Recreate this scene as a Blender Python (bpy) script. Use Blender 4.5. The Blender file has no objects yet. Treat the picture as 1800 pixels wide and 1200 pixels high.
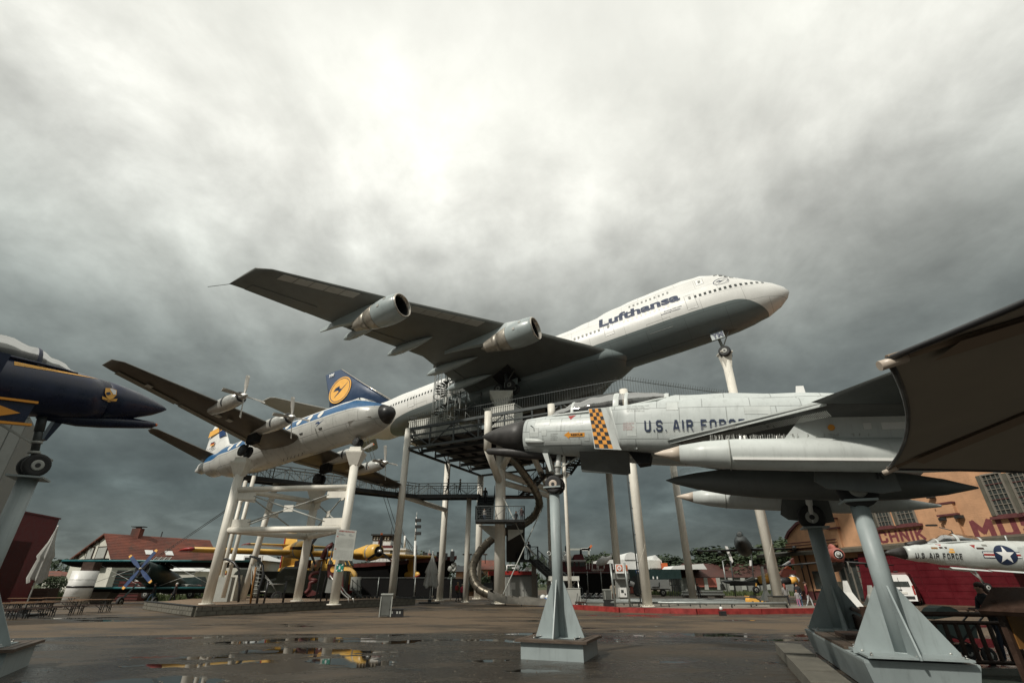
import bpy, bmesh, math, random
from mathutils import Vector as V, Matrix, noise as mnoise
random.seed(7)
R_ = math.radians
S = bpy.context.scene
COL = S.collection

# ------------------------------------------------------------------ camera
FPX, PITCH, EYE = 837.0, math.atan2(425, 837.0), 1.7
cam = bpy.data.cameras.new('camera')
cam.sensor_width = 36; cam.lens = FPX / 1800 * 36
cam.clip_start = .1; cam.clip_end = 4000
camo = bpy.data.objects.new('camera', cam); COL.objects.link(camo)
camo.location = (0, 0, EYE); camo.rotation_euler = (math.pi / 2 + PITCH, 0, 0)
S.camera = camo
CT, ST = math.cos(PITCH), math.sin(PITCH)

# ------------------------------------------------------------------ light
SUN = V((-.52, -.50, .70)).normalized()
S.view_settings.view_transform = 'Standard'; S.view_settings.look = 'None'
S.view_settings.exposure = 0; S.view_settings.gamma = 1
S.view_settings.use_curve_mapping = False

class G:
    """tiny node graph helper"""
    def __init__(s, tree):
        s.t = tree; s.n = tree.nodes; s.l = tree.links
    def node(s, kind, **kw):
        n = s.n.new(kind)
        for k, v in kw.items(): setattr(n, k, v)
        return n
    def put(s, sock, v):
        if v is None: return
        if hasattr(v, 'is_linked') or hasattr(v, 'links'): s.l.new(v, sock)
        else: sock.default_value = v
    def m(s, op, a, b=None, c=None, clamp=False):
        n = s.node('ShaderNodeMath', operation=op); n.use_clamp = clamp
        s.put(n.inputs[0], a); s.put(n.inputs[1], b); s.put(n.inputs[2], c)
        return n.outputs[0]
    def ss(s, v, a, b):
        n = s.node('ShaderNodeMapRange', interpolation_type='SMOOTHSTEP')
        s.put(n.inputs[0], v); n.inputs[1].default_value = a; n.inputs[2].default_value = b
        return n.outputs[0]
    def mr(s, v, a, b, c, d):
        n = s.node('ShaderNodeMapRange'); s.put(n.inputs[0], v)
        for i, q in enumerate((a, b, c, d)): n.inputs[i + 1].default_value = q
        return n.outputs[0]
    def mix(s, f, a, b):
        n = s.node('ShaderNodeMix', data_type='RGBA')
        s.put(n.inputs[0], f)
        for i, q in ((6, a), (7, b)):
            if isinstance(q, (tuple, list)): q = (*q[:3], 1)
            s.put(n.inputs[i], q)
        return n.outputs[2]
    def noise(s, vec, scale, detail=4, rough=.55, dist=0):
        n = s.node('ShaderNodeTexNoise'); s.put(n.inputs['Vector'], vec)
        n.inputs['Scale'].default_value = scale; n.inputs['Detail'].default_value = detail
        n.inputs['Roughness'].default_value = rough; n.inputs['Distortion'].default_value = dist
        return n.outputs[0]
    def scale(s, vec, sc, loc=(0, 0, 0)):
        n = s.node('ShaderNodeMapping'); s.put(n.inputs[0], vec)
        n.inputs['Scale'].default_value = sc; n.inputs['Location'].default_value = loc
        return n.outputs[0]
    def sep(s, vec):
        n = s.node('ShaderNodeSeparateXYZ'); s.put(n.inputs[0], vec); return n.outputs
    def ramp(s, f, stops):
        n = s.node('ShaderNodeValToRGB'); s.put(n.inputs[0], f); r = n.color_ramp
        while len(r.elements) < len(stops): r.elements.new(.5)
        for e, (p, c) in zip(r.elements, stops): e.position = p; e.color = (*c, 1)
        return n.outputs[0]

world = bpy.data.worlds.new('World'); S.world = world; world.use_nodes = True
g = G(world.node_tree); g.n.clear()
sky = g.node('ShaderNodeTexSky', sky_type='NISHITA'); sky.sun_disc = False
sky.sun_elevation = math.asin(SUN.z); sky.sun_rotation = math.atan2(SUN.x, SUN.y)
tc = g.node('ShaderNodeTexCoord').outputs['Generated']
sx, sy, sz = g.sep(tc)
el = g.m('MULTIPLY', g.m('ARCSINE', sz), 57.2958)
# cloud deck: project the direction on a flat layer so that the clouds shrink to the horizon
den = g.m('ADD', g.m('MAXIMUM', sz, 0), .42)
cv = g.node('ShaderNodeCombineXYZ')
g.put(cv.inputs[0], g.m('DIVIDE', sx, den)); g.put(cv.inputs[1], g.m('DIVIDE', sy, den)); cv.inputs[2].default_value = 3.1
cvec = cv.outputs[0]
n1 = g.noise(g.scale(cvec, (1, 1, 1), (.35, .2, 0)), 1.7, 6, .52, .35)
n2 = g.noise(g.scale(cvec, (1.0, .8, 1), (4.3, 1.7, 0)), 4.2, 8, .56, .3)
n3 = g.noise(g.scale(cvec, (1, 1, 1), (9.1, 5.2, 0)), 11, 7, .6, .2)
nn = g.m('ADD', g.m('ADD', g.m('MULTIPLY', n1, .5), g.m('MULTIPLY', n2, .36)), g.m('MULTIPLY', n3, .14))
n4 = g.noise(g.scale(tc, (3.0, 3.0, 9.0), (2, 1, 0)), 1.6, 6, .55, .3)
lowc = g.m('MULTIPLY', g.ss(n4, .5, .68), g.mr(el, 3, 16, 1.0, 0.0))
base = g.ramp(g.m('DIVIDE', el, 90, clamp=True), [
    (0.0, (.150, .165, .150)), (.035, (.120, .140, .132)), (.09, (.095, .118, .114)), (.17, (.150, .176, .168)),
    (.25, (.260, .288, .270)), (.33, (.44, .46, .425)), (.40, (.65, .66, .61)), (.48, (.86, .86, .79)),
    (.58, (.93, .93, .85)), (1.0, (.97, .96, .89))])
con = g.m('POWER', 2.0, g.m('MULTIPLY', g.m('SUBTRACT', nn, .5), 5.2))
con2 = g.m('MINIMUM', g.m('MAXIMUM', con, .48), 1.9)
amt = g.mr(el, 38, 60, 1.0, .28)
fac = g.m('ADD', 1.0, g.m('MULTIPLY', g.m('SUBTRACT', con2, 1.0), amt))
fac = g.m('ADD', fac, g.m('MULTIPLY', lowc, .9))
cl = g.node('ShaderNodeVectorMath', operation='SCALE'); g.put(cl.inputs[0], base); g.put(cl.inputs['Scale'], fac)
bg1 = g.node('ShaderNodeBackground'); g.put(bg1.inputs[0], sky.outputs[0]); bg1.inputs[1].default_value = .05
bg2 = g.node('ShaderNodeBackground'); g.put(bg2.inputs[0], cl.outputs[0]); bg2.inputs[1].default_value = 1.0
mx = g.node('ShaderNodeMixShader'); mx.inputs[0].default_value = .94
g.l.new(bg1.outputs[0], mx.inputs[1]); g.l.new(bg2.outputs[0], mx.inputs[2])
g.l.new(mx.outputs[0], g.node('ShaderNodeOutputWorld').inputs[0])

sl = bpy.data.lights.new('sun', 'SUN'); sl.energy = 3.4; sl.angle = R_(2.5); sl.color = (1, .95, .86)
so = bpy.data.objects.new('sun', sl); COL.objects.link(so); so.location = SUN * 60
so.rotation_euler = SUN.to_track_quat('Z', 'Y').to_euler()

# ------------------------------------------------------------------ pixel (of the 1800 px photo) + real distance -> place
def ray(u, v):
    a = (u - 900) / FPX; b = (600 - v) / FPX
    return V((a, CT - b * ST, ST + b * CT))
EYEV = V((0, 0, EYE))
def at(u, v, Y):
    r = ray(u, v); return EYEV + r * (Y / r.y)
def gz(u, v, z=0):
    r = ray(u, v); return EYEV + r * ((z - EYE) / r.z)
def onpl(u, v, p0, n):
    r = ray(u, v); return EYEV + r * ((p0 - EYEV).dot(n) / r.dot(n))

# ------------------------------------------------------------------ materials
def mat(name, col, rough=.5, metal=0, var=.18, vs=2.0, bump=0, bs=40, lines=None, grime=0, coat=0, alpha=None, spec=None, zones=None, streak=None, bstr=None):
    m = bpy.data.materials.new(name); m.use_nodes = True; g = G(m.node_tree)
    b = g.n['Principled BSDF']; tc = g.node('ShaderNodeTexCoord').outputs['Object']
    c = (*col, 1) if isinstance(col, tuple) else col
    if zones: c = zones(g, tc)
    else:
        rgb = g.node('ShaderNodeRGB'); rgb.outputs[0].default_value = c; c = rgb.outputs[0]
    n = g.noise(tc, vs, 6, .6)
    if var:
        k = g.mr(n, .3, .7, 1 - var, 1 + var * .6)
        s_ = g.node('ShaderNodeVectorMath', operation='SCALE'); g.put(s_.inputs[0], c); g.put(s_.inputs['Scale'], k); c = s_.outputs[0]
    if grime:   # run-down dirt: vertical streaks
        sn = g.noise(g.scale(tc, streak or (5, 5, .5)), 2.2, 5, .65)
        f = g.m('MULTIPLY', g.ss(sn, .5, .75), grime)
        c = g.mix(f, c, (.05, .043, .034))
    if lines:   # riveted skin joints
        w, h = lines
        br = g.node('ShaderNodeTexBrick'); xz = g.node('ShaderNodeCombineXYZ'); o = g.sep(tc)
        g.put(xz.inputs[0], o[0]); g.put(xz.inputs[1], o[2]); g.put(br.inputs['Vector'], xz.outputs[0])
        br.inputs['Scale'].default_value = 1; br.inputs['Mortar Size'].default_value = .012 if w < 2 else .02
        br.inputs['Mortar Smooth'].default_value = .3
        br.inputs['Brick Width'].default_value = w; br.inputs['Row Height'].default_value = h
        br.inputs['Color1'].default_value = (0, 0, 0, 1); br.inputs['Color2'].default_value = (.06, .06, .06, 1)
        br.inputs['Mortar'].default_value = (.55, .55, .55, 1)
        c = g.mix(br.outputs[0], c, (.04, .042, .04))
    g.put(b.inputs['Base Color'], c)
    g.put(b.inputs['Roughness'], g.mr(n, .3, .7, max(.02, rough - .1), min(1, rough + .1)))
    b.inputs['Metallic'].default_value = metal
    if coat: b.inputs['Coat Weight'].default_value = coat
    if spec is not None: b.inputs['Specular IOR Level'].default_value = spec
    if bump:
        bn = g.node('ShaderNodeBump'); bn.inputs['Strength'].default_value = bump; bn.inputs['Distance'].default_value = .02
        g.put(bn.inputs['Height'], g.noise(g.scale(tc, bstr) if bstr else tc, bs, 4, .6)); g.put(b.inputs['Normal'], bn.outputs[0])
    if alpha is not None: b.inputs['Alpha'].default_value = alpha
    return m
def glass(name, col, alpha=.35, rough=.05):
    m = bpy.data.materials.new(name); m.use_nodes = True; g = G(m.node_tree); g.n.clear()
    tr = g.node('ShaderNodeBsdfTransparent'); tr.inputs[0].default_value = (*col, 1)
    gl = g.node('ShaderNodeBsdfGlossy'); gl.inputs['Roughness'].default_value = rough; gl.inputs[0].default_value = (.9, .9, .88, 1)
    lw = g.node('ShaderNodeLayerWeight'); lw.inputs[0].default_value = .35; mx = g.node('ShaderNodeMixShader')
    g.put(mx.inputs[0], g.m('ADD', g.m('MULTIPLY', lw.outputs['Fresnel'], .45), alpha)); g.l.new(tr.outputs[0], mx.inputs[1]); g.l.new(gl.outputs[0], mx.inputs[2])
    g.l.new(mx.outputs[0], g.node('ShaderNodeOutputMaterial').inputs[0]); return m
M = {}
def z747(g, tc):
    x, y, z = g.sep(tc)
    # belly paint line, curving down round the nose
    a = g.m('MAXIMUM', g.m('ADD', x, 5.5), 0); zs = g.m('SUBTRACT', -1.25, g.m('MULTIPLY', g.m('POWER', a, 2.2), .14))
    f = g.ss(g.m('SUBTRACT', z, zs), -.02, .02)
    f2 = g.m('MULTIPLY', g.m('GREATER_THAN', x, -57), g.m('SUBTRACT', 1, f))
    # the rear end of the grey belly curves off too
    b = g.m('MAXIMUM', g.m('SUBTRACT', -47, x), 0)
    zs2 = g.m('SUBTRACT', -1.25, g.m('MULTIPLY', g.m('POWER', b, 1.6), .06))
    f3 = g.m('MULTIPLY', f2, g.m('LESS_THAN', z, zs2))
    return g.mix(f3, (.72, .72, .69), (.15, .18, .18))
M['jumbo'] = mat('jumbo_skin', (1, 1, 1), .38, zones=z747, var=.06, vs=.6, lines=(4.2, 1.6), grime=.10)
def zvis(g, tc):
    x, y, z = g.sep(tc)
    zb = g.m('ADD', .18, g.m('MULTIPLY', g.m('MAXIMUM', g.m('ADD', x, 5.0), 0), -.02))
    zt = g.m('SUBTRACT', 1.0, g.m('MULTIPLY', g.m('MAXIMUM', g.m('ADD', x, 3.0), 0), .15))
    blue = g.m('MULTIPLY', g.ss(g.m('SUBTRACT', z, zb), 0, .02), g.ss(g.m('SUBTRACT', zt, z), 0, .02))
    c = g.mix(g.ss(g.m('SUBTRACT', z, zb), -.02, 0), (.46, .46, .43), (.74, .74, .71))
    blue = g.m('MULTIPLY', blue, g.m('GREATER_THAN', x, -22.6))
    return g.mix(blue, c, (.022, .105, .24))
M['vis'] = mat('airliner_skin', (1, 1, 1), .32, zones=zvis, var=.10, vs=1.2, lines=(2.4, .9), grime=.22)
M['white'] = mat('white_paint', (.70, .70, .67), .4, var=.08, grime=.10)
M['white2'] = mat('white_clean', (.76, .76, .74), .5, var=.05)
M['wingu'] = mat('wing_grey_shaded', (.120, .128, .118), .5, var=.15, vs=.8, grime=.15)  # wing paint lowered in tone, underside shade put into the colour
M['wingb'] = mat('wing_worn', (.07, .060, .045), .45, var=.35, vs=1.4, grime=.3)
M['plate'] = mat('pale_panel', (.34, .34, .31), .45, var=.1)
M['nac'] = mat('nacelle_grey', (.30, .345, .345), .35, var=.1, vs=1.2)
M['nac2'] = mat('bare_metal', (.36, .33, .28), .42, metal=.45, var=.25, vs=3)
M['lip'] = mat('inlet_lip', (.55, .50, .44), .25, metal=.8, var=.1)
M['alu'] = mat('aluminium', (.52, .52, .49), .35, metal=.6, var=.15, vs=3, grime=.2)
M['black'] = mat('black_rubber', (.018, .018, .018), .7, var=.3)
M['blackp'] = mat('black_paint', (.022, .022, .023), .4, var=.3, vs=6)
M['dark'] = mat('cavity_shade', (.008, .008, .008), .9, var=0)  # near-black colour stands in for the shade inside openings
M['navy'] = mat('navy_paint', (.008, .014, .040), .3, var=.3, vs=4, grime=.1)
M['finblue'] = mat('fin_blue', (.020, .043, .095), .4, var=.12, vs=1)
M['letter'] = mat('lettering_blue', (.012, .024, .062), .5, var=.1)
M['yellow'] = mat('logo_yellow', (.80, .42, .08), .5, var=.08)
M['col'] = mat('column_paint', (.74, .71, .63), .45, var=.10, vs=1.2, grime=.16, streak=(3, 3, .25))
M['steel'] = mat('grey_steel', (.060, .068, .068), .5, var=.25, metal=.2)
M['steeld'] = mat('dark_steel', (.022, .024, .024), .55, var=.3)
M['rail'] = mat('galvanised_rail', (.20, .21, .20), .45, metal=.5, var=.2)
M['tube'] = mat('slide_steel', (.19, .17, .135), .34, metal=.8, var=.2, vs=2, grime=.2)
M['corr'] = mat('corrugated_white', (.56, .56, .51), .5, var=.12, grime=.15)
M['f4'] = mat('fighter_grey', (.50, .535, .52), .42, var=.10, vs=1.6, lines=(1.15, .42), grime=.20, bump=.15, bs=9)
M['f4d'] = mat('fighter_grey_shaded', (.100, .108, .102), .45, var=.2, vs=1.6, grime=.25)  # fighter grey darkened so the colour carries the shade of the undersides
M['f4p'] = mat('fighter_plain', (.52, .55, .53), .4, var=.10, vs=2, grime=.15)
M['post'] = mat('post_bluegrey', (.28, .325, .325), .48, var=.12, vs=1.8, grime=.28, streak=(4, 4, .35))
M['radome'] = mat('radome_black', (.030, .028, .026), .5, var=.3, vs=5)
M['tan'] = mat('tip_tan', (.52, .44, .36), .4, var=.15)
M['orange'] = mat('checker_orange', (.72, .30, .03), .5, var=.1)
M['red'] = mat('red_paint', (.33, .028, .022), .4, var=.2, vs=2)
M['kerbred'] = mat('kerb_red', (.25, .026, .022), .55, var=.4, vs=3, bump=.2)
M['hallred'] = mat('hall_red', (.10, .008, .010), .5, var=.2, grime=.1)
M['hullred'] = mat('wall_red', (.105, .009, .014), .4, var=.25, vs=.8, grime=.15)
M['darkred'] = mat('dark_red', (.085, .014, .012), .5, var=.25)
M['yel'] = mat('boat_yellow', (.62, .37, .07), .4, var=.12, vs=1.2, grime=.15)
M['teal'] = mat('teal_paint', (.018, .115, .125), .4, var=.2)
M['tealdk'] = mat('dark_green', (.010, .028, .027), .45, var=.2)
M['bladeblue'] = mat('blade_blue', (.010, .040, .13), .4, var=.15)
M['blade'] = mat('blade_pale', (.42, .40, .36), .4, metal=.2, var=.15)
M['brickw'] = mat('museum_brick', (.50, .28, .155), .85, var=.22, vs=.7, bump=1, bs=2.6, bstr=(1, 1, 5), grime=.16, streak=(1.2, 1.2, .3))
M['trim'] = mat('trim_purple', (.11, .035, .035), .6, var=.2)
M['letpurp'] = mat('wall_lettering', (.165, .040, .045), .7, var=.2, vs=5)
M['winframe'] = mat('window_frame', (.20, .18, .15), .6, var=.15)
M['pane'] = mat('window_glass', (.045, .052, .048), .12, var=.3, vs=3)
M['cav'] = mat('eaves_grey', (.09, .085, .065), .6, var=.25)
M['wood'] = mat('dark_wood', (.040, .020, .012), .55, var=.35, vs=6, bump=.3)
M['woodt'] = mat('table_wood', (.20, .11, .055), .5, var=.25, vs=4)
M['plank'] = mat('plank_wood', (.085, .060, .042), .5, var=.4, vs=3, bump=.4)
M['conc'] = mat('concrete', (.22, .20, .165), .75, var=.22, vs=2, bump=.3, grime=.2)
M['conc2'] = mat('concrete_block', (.125, .118, .095), .8, var=.3, vs=2.2, bump=.5, grime=.3)
M['sand'] = mat('sand', (.19, .135, .088), .95, var=.25, vs=3, bump=.8, bs=20)
M['cloth'] = mat('parasol_cloth', (.40, .40, .375), .8, var=.15, vs=6, bump=.2)
M['sail'] = mat('canopy_cloth', (.30, .27, .215), .9, var=.08, vs=4, bump=.15, bs=200)
M['seam'] = mat('canopy_seam', (.24, .18, .125), .8, var=.1)
M['hwall'] = mat('plaster_white', (.56, .55, .48), .85, var=.12, vs=.6, bump=.3, grime=.15)
M['tile'] = mat('roof_tile', (.150, .045, .027), .8, var=.6, vs=.35, bump=.8, bs=6, grime=.75, streak=(.35, .35, .12))
M['tiled'] = mat('roof_brown', (.060, .022, .016), .8, var=.3, vs=.8)
M['roofw'] = mat('roof_white', (.66, .67, .65), .5, var=.06)
M['hull'] = mat('hull_black', (.009, .009, .009), .85, var=.4, spec=.2)
M['green'] = mat('sign_green', (.01, .20, .15), .5, var=0)
M['grey'] = mat('plain_grey', (.20, .205, .19), .55, var=.15)
M['greyl'] = mat('light_grey', (.36, .37, .34), .55, var=.12)
M['olive'] = mat('olive', (.075, .080, .026), .55, var=.15)
M['olived'] = mat('olive_drab', (.016, .021, .013), .6, var=.3)
M['ochre'] = mat('ochre', (.22, .10, .022), .6, var=.15)
M['bark'] = mat('bark', (.035, .026, .018), .9, var=.3)
M['skin'] = mat('skin', (.36, .20, .14), .55, var=.08)
M['pipe'] = mat('pipe_grey', (.26, .28, .27), .4, metal=.5, var=.15)
M['brass'] = mat('pink_metal', (.33, .10, .075), .5, var=.25, vs=3)
M['blueplastic'] = mat('blue_plastic', (.02, .13, .42), .35, var=.1)
M['roofgrey'] = mat('roof_grey', (.05, .055, .058), .6, var=.2)
for k, c in dict(leafa=(.030, .050, .016), leafb=(.018, .034, .012), leafc=(.050, .070, .020)).items():
    M[k] = mat('foliage_' + k[-1], c, .7, var=.4, vs=1.5)
M['grass'] = mat('grass_blades', (.055, .075, .020), .8, var=.4, vs=.8)
M['glassc'] = glass('canopy_glass', (.55, .53, .50), .05, .05)
M['lgrey'] = mat('cheat_white', (.68, .66, .60), .5, var=.05)

def colmat(name, col, rough=.8):
    if name not in M: M[name] = mat(name, col, rough, var=.2, vs=6)
    return M[name]

# ------------------------------------------------------------------ mesh builder
def orient(d):
    return V(d).to_track_quat('Z', 'Y').to_matrix()
class MB:
    def __init__(s): s.v = []; s.f = []; s.mi = []; s.cur = 0; s.sm = []
    def add(s, vs, fs, smooth=False):
        o = len(s.v); s.v += [V(p) for p in vs]
        for f in fs: s.f.append([i + o for i in f]); s.mi.append(s.cur); s.sm.append(smooth)
        return s
    def box(s, c, d, rot=None):
        c = V(c); d = V(d) / 2; q = []
        for z in (-1, 1):
            for x, y in ((-1, -1), (1, -1), (1, 1), (-1, 1)):
                p = V((x * d.x, y * d.y, z * d.z)); q.append(c + (rot @ p if rot else p))
        return s.add(q, [(0, 3, 2, 1), (4, 5, 6, 7), (0, 1, 5, 4), (1, 2, 6, 5), (2, 3, 7, 6), (3, 0, 4, 7)])
    def beam(s, p, q, w, h=None, up=V((0, 0, 1))):
        p = V(p); q = V(q); h = h or w; z = (q - p).normalized()
        if abs(z.dot(up)) > .98: up = V((0, 1, 0))
        x = up.cross(z).normalized(); y = z.cross(x)
        m = Matrix((x, y, z)).transposed()
        return s.box((p + q) / 2, (w, h, (q - p).length), m)
    def tube(s, p, q, r, r2=None, n=14, cap=True):
        return s.path([p, q], [r, r if r2 is None else r2], n, cap)
    def path(s, pts, rs, n=14, cap=True, a0=0, a1=2 * math.pi):
        pts = [V(p) for p in pts]
        if not isinstance(rs, (list, tuple)): rs = [rs] * len(pts)
        full = abs(a1 - a0 - 2 * math.pi) < 1e-6
        t0 = (pts[1] - pts[0]).normalized(); up = V((0, 0, 1)) if abs(t0.z) < .9 else V((0, 1, 0))
        x = up.cross(t0).normalized(); q = []; k = n if full else n + 1
        for i, p in enumerate(pts):
            t = (pts[min(i + 1, len(pts) - 1)] - pts[max(i - 1, 0)]).normalized()
            x = (x - t * x.dot(t)).normalized(); y = t.cross(x)
            for j in range(k):
                a = a0 + (a1 - a0) * j / n
                q.append(p + (x * math.cos(a) + y * math.sin(a)) * max(rs[i], 1e-4))
        f = []
        for i in range(len(pts) - 1):
            for j in range(n):
                j2 = (j + 1) % k
                f.append((i * k + j, i * k + j2, (i + 1) * k + j2, (i + 1) * k + j))
        s.add(q, f, True)
        if cap and full:
            o = len(s.v) - len(q)
            for base, rev in ((0, True), ((len(pts) - 1) * k, False)):
                ids = [o + base + j for j in range(k)]
                s.f.append(ids[::-1] if rev else ids); s.mi.append(s.cur); s.sm.append(False)
        return s
    def lathe(s, c, axis, prof, n=24):
        c = V(c); a = V(axis).normalized(); up = V((0, 0, 1)) if abs(a.z) < .9 else V((0, 1, 0)); x = up.cross(a).normalized(); y = a.cross(x)
        return s.loft([[c + a * t + (x * math.cos(2 * math.pi * j / n) + y * math.sin(2 * math.pi * j / n)) * r for j in range(n)] for t, r in prof], cap=False)
    def loft(s, rings, cap=True, closed=True, smooth=True):
        k = len(rings[0]); q = [V(p) for r in rings for p in r]; f = []
        for i in range(len(rings) - 1):
            for j in range(k if closed else k - 1):
                j2 = (j + 1) % k
                f.append((i * k + j, i * k + j2, (i + 1) * k + j2, (i + 1) * k + j))
        o = len(s.v); s.add(q, f, smooth)
        if cap:
            s.f.append([o + j for j in range(k)][::-1]); s.mi.append(s.cur); s.sm.append(False)
            s.f.append([o + (len(rings) - 1) * k + j for j in range(k)]); s.mi.append(s.cur); s.sm.append(False)
        return s
    def prism(s, poly, d):
        k = len(poly); d = V(d); a = [V(p) for p in poly]; b = [p + d for p in a]
        f = [list(range(k))[::-1], list(range(k, 2 * k))]
        f += [(j, (j + 1) % k, k + (j + 1) % k, k + j) for j in range(k)]
        return s.add(a + b, f)
    def quad(s, *p): return s.add(p, [tuple(range(len(p)))])
    def ball(s, c, r, n=10, sc=(1, 1, 1)):
        c = V(c); rings = []
        for i in range(n // 2 + 1):
            t = math.pi * i / (n // 2)
            rings.append([c + V((r * sc[0] * max(math.sin(t), .001) * math.cos(2 * math.pi * j / n), r * sc[1] * max(math.sin(t), .001) * math.sin(2 * math.pi * j / n), r * sc[2] * math.cos(t))) for j in range(n)])
        return s.loft(rings, cap=False)
    def build(s, name, mats, parent=None, world=False, fix=True):
        me = bpy.data.meshes.new(name); off = V((0, 0, 0))
        if world and parent is not None:
            off = wloc(parent)
        me.from_pydata([p - off for p in s.v], [], s.f)
        if not isinstance(mats, (list, tuple)): mats = [mats]
        for m_ in mats: me.materials.append(M[m_] if isinstance(m_, str) else m_)
        me.polygons.foreach_set('material_index', s.mi); me.polygons.foreach_set('use_smooth', s.sm)
        if fix:
            bm = bmesh.new(); bm.from_mesh(me); bmesh.ops.recalc_face_normals(bm, faces=bm.faces); bm.to_mesh(me); bm.free()
        me.update()
        o = bpy.data.objects.new(name, me); COL.objects.link(o)
        if parent is not None: o.parent = parent
        return o
def wloc(o):
    l = V((0, 0, 0))
    while o is not None: l = l + o.location; o = o.parent
    return l
def thing(name, label, cat, loc=(0, 0, 0), rot=None, group=None):
    o = bpy.data.objects.new(name, None); COL.objects.link(o); o.empty_display_size = .3
    o.location = loc
    if rot is not None:
        if isinstance(rot, Matrix): o.rotation_euler = rot.to_euler()
        else: o.rotation_euler = (0, 0, rot)
    o['label'] = label; o['category'] = cat
    if group: o['group'] = group
    return o
def tag(o, label, cat, group=None):
    o['label'] = label; o['category'] = cat
    if group: o['group'] = group
    return o
def struct(o): o['kind'] = 'structure'; return o
def stuff(o): o['kind'] = 'stuff'; return o
def copy_tree(o, parent=None):
    c = o.copy(); COL.objects.link(c)
    if parent is not None: c.parent = parent
    for ch in o.children: copy_tree(ch, c)
    return c
def again(o, name, parent, loc=None, rot=None, sc=None):
    c = bpy.data.objects.new(name, o.data); COL.objects.link(c); c.parent = parent
    if loc is not None: c.location = loc
    if rot is not None: c.rotation_euler = rot
    if sc is not None: c.scale = sc
    return c
def rotm(yaw, pitch, roll):
    return (Matrix.Rotation(yaw, 3, 'Z') @ Matrix.Rotation(pitch, 3, 'Y') @ Matrix.Rotation(roll, 3, 'X'))

_tc = {}
def glyphs(s, bold=.0, space=1.0):
    k = (s, bold, space)
    if k in _tc: return _tc[k]
    cu = bpy.data.curves.new('t', 'FONT'); cu.body = s; cu.offset = bold; cu.space_character = space; cu.resolution_u = 4
    o = bpy.data.objects.new('t', cu); COL.objects.link(o); bpy.context.view_layer.update()
    me = o.to_mesh(); vs = [v.co.copy() for v in me.vertices]; fs = [tuple(p.vertices) for p in me.polygons]
    o.to_mesh_clear(); bpy.data.objects.remove(o); bpy.data.curves.remove(cu)
    x0 = min(v.x for v in vs); x1 = max(v.x for v in vs); y0 = min(v.y for v in vs); y1 = max(v.y for v in vs)
    vs = [V(((v.x - x0) / (x1 - x0), (v.y - y0) / (y1 - y0), 0)) for v in vs]
    _tc[k] = (vs, fs); return _tc[k]
def text(s, f, material, name='lettering', parent=None, bold=.03, cuts=0, space=1.0, world=False, clip=None):
    """f maps (0..1 along the text, 0..1 up the letters) to a point"""
    vs, fs = glyphs(s, bold, space)
    if cuts:
        bm = bmesh.new(); bv = [bm.verts.new(v) for v in vs]
        for q in fs:
            try: bm.faces.new([bv[i] for i in q])
            except ValueError: pass
        for i in range(1, cuts):
            for no in ((0, 1, 0), (1, 0, 0)):
                kk = i / cuts
                bmesh.ops.bisect_plane(bm, geom=bm.verts[:] + bm.edges[:] + bm.faces[:], plane_co=(kk, kk, 0), plane_no=no)
        bm.verts.index_update(); vs = [v.co.copy() for v in bm.verts]; fs = [tuple(v.index for v in q.verts) for q in bm.faces]; bm.free()
    mb = MB(); mb.add([f(v.x, v.y) for v in vs], fs)
    return mb.build(name, material, parent, world, fix=False)
def flat(o, ux, uy):
    o = V(o); ux = V(ux); uy = V(uy)
    return lambda x, y: o + ux * x + uy * y

def interp(tab, x):
    """tab rows (x, a, b, ...) by decreasing x"""
    if x >= tab[0][0]: return tab[0][1:]
    for r0, r1 in zip(tab, tab[1:]):
        if x >= r1[0]:
            t = (r0[0] - x) / (r0[0] - r1[0]); t2 = t
            return tuple(a + (b - a) * t2 for a, b in zip(r0[1:], r1[1:]))
    return tab[-1][1:]
def smooth_tab(tab, step):
    """Catmull-Rom resample"""
    out = []; n = len(tab)
    for i in range(n - 1):
        p0 = tab[max(i - 1, 0)]; p1 = tab[i]; p2 = tab[i + 1]; p3 = tab[min(i + 2, n - 1)]
        k = max(1, int(abs(p1[0] - p2[0]) / step))
        for j in range(k):
            t = j / k; row = [p1[0] + (p2[0] - p1[0]) * t]
            for c in range(1, len(p1)):
                d10 = (p0[0] - p2[0]) or 1e-9; d32 = (p1[0] - p3[0]) or 1e-9
                m1 = (p2[c] - p0[c]) / (-d10) * (p1[0] - p2[0]); m2 = (p3[c] - p1[c]) / (-d32) * (p1[0] - p2[0])
                h = (2 * t**3 - 3 * t**2 + 1) * p1[c] + (t**3 - 2 * t**2 + t) * m1 + (-2 * t**3 + 3 * t**2) * p2[c] + (t**3 - t**2) * m2
                row.append(h)
            out.append(tuple(row))
    out.append(tuple(tab[-1])); return out
def ring(x, top, bot, hw, n=40, e=2.0):
    """superellipse ring around the body axis"""
    zc = (top + bot) / 2; hh = max((top - bot) / 2, .002); hw = max(hw, .002); q = []
    for j in range(n):
        a = 2 * math.pi * j / n; c, s_ = math.cos(a), math.sin(a)
        q.append(V((x, hw * math.copysign(abs(c) ** (2 / e), c), zc + hh * math.copysign(abs(s_) ** (2 / e), s_))))
    return q
def airfoil(le, te, th, n=9):
    """closed section from leading to trailing edge, thickness th upward Z"""
    le = V(le); te = V(te); up = []; lo = []
    for i in range(n):
        t = (1 - math.cos(math.pi * i / (n - 1))) / 2
        h = th * (1.4845 * math.sqrt(t) - .63 * t - 1.758 * t * t + 1.4215 * t**3 - .5075 * t**4) * 1.0
        p = le.lerp(te, t)
        up.append(p + V((0, 0, h * 1.1))); lo.append(p - V((0, 0, h * .8)))
    return up + lo[::-1][1:-1]
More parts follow.
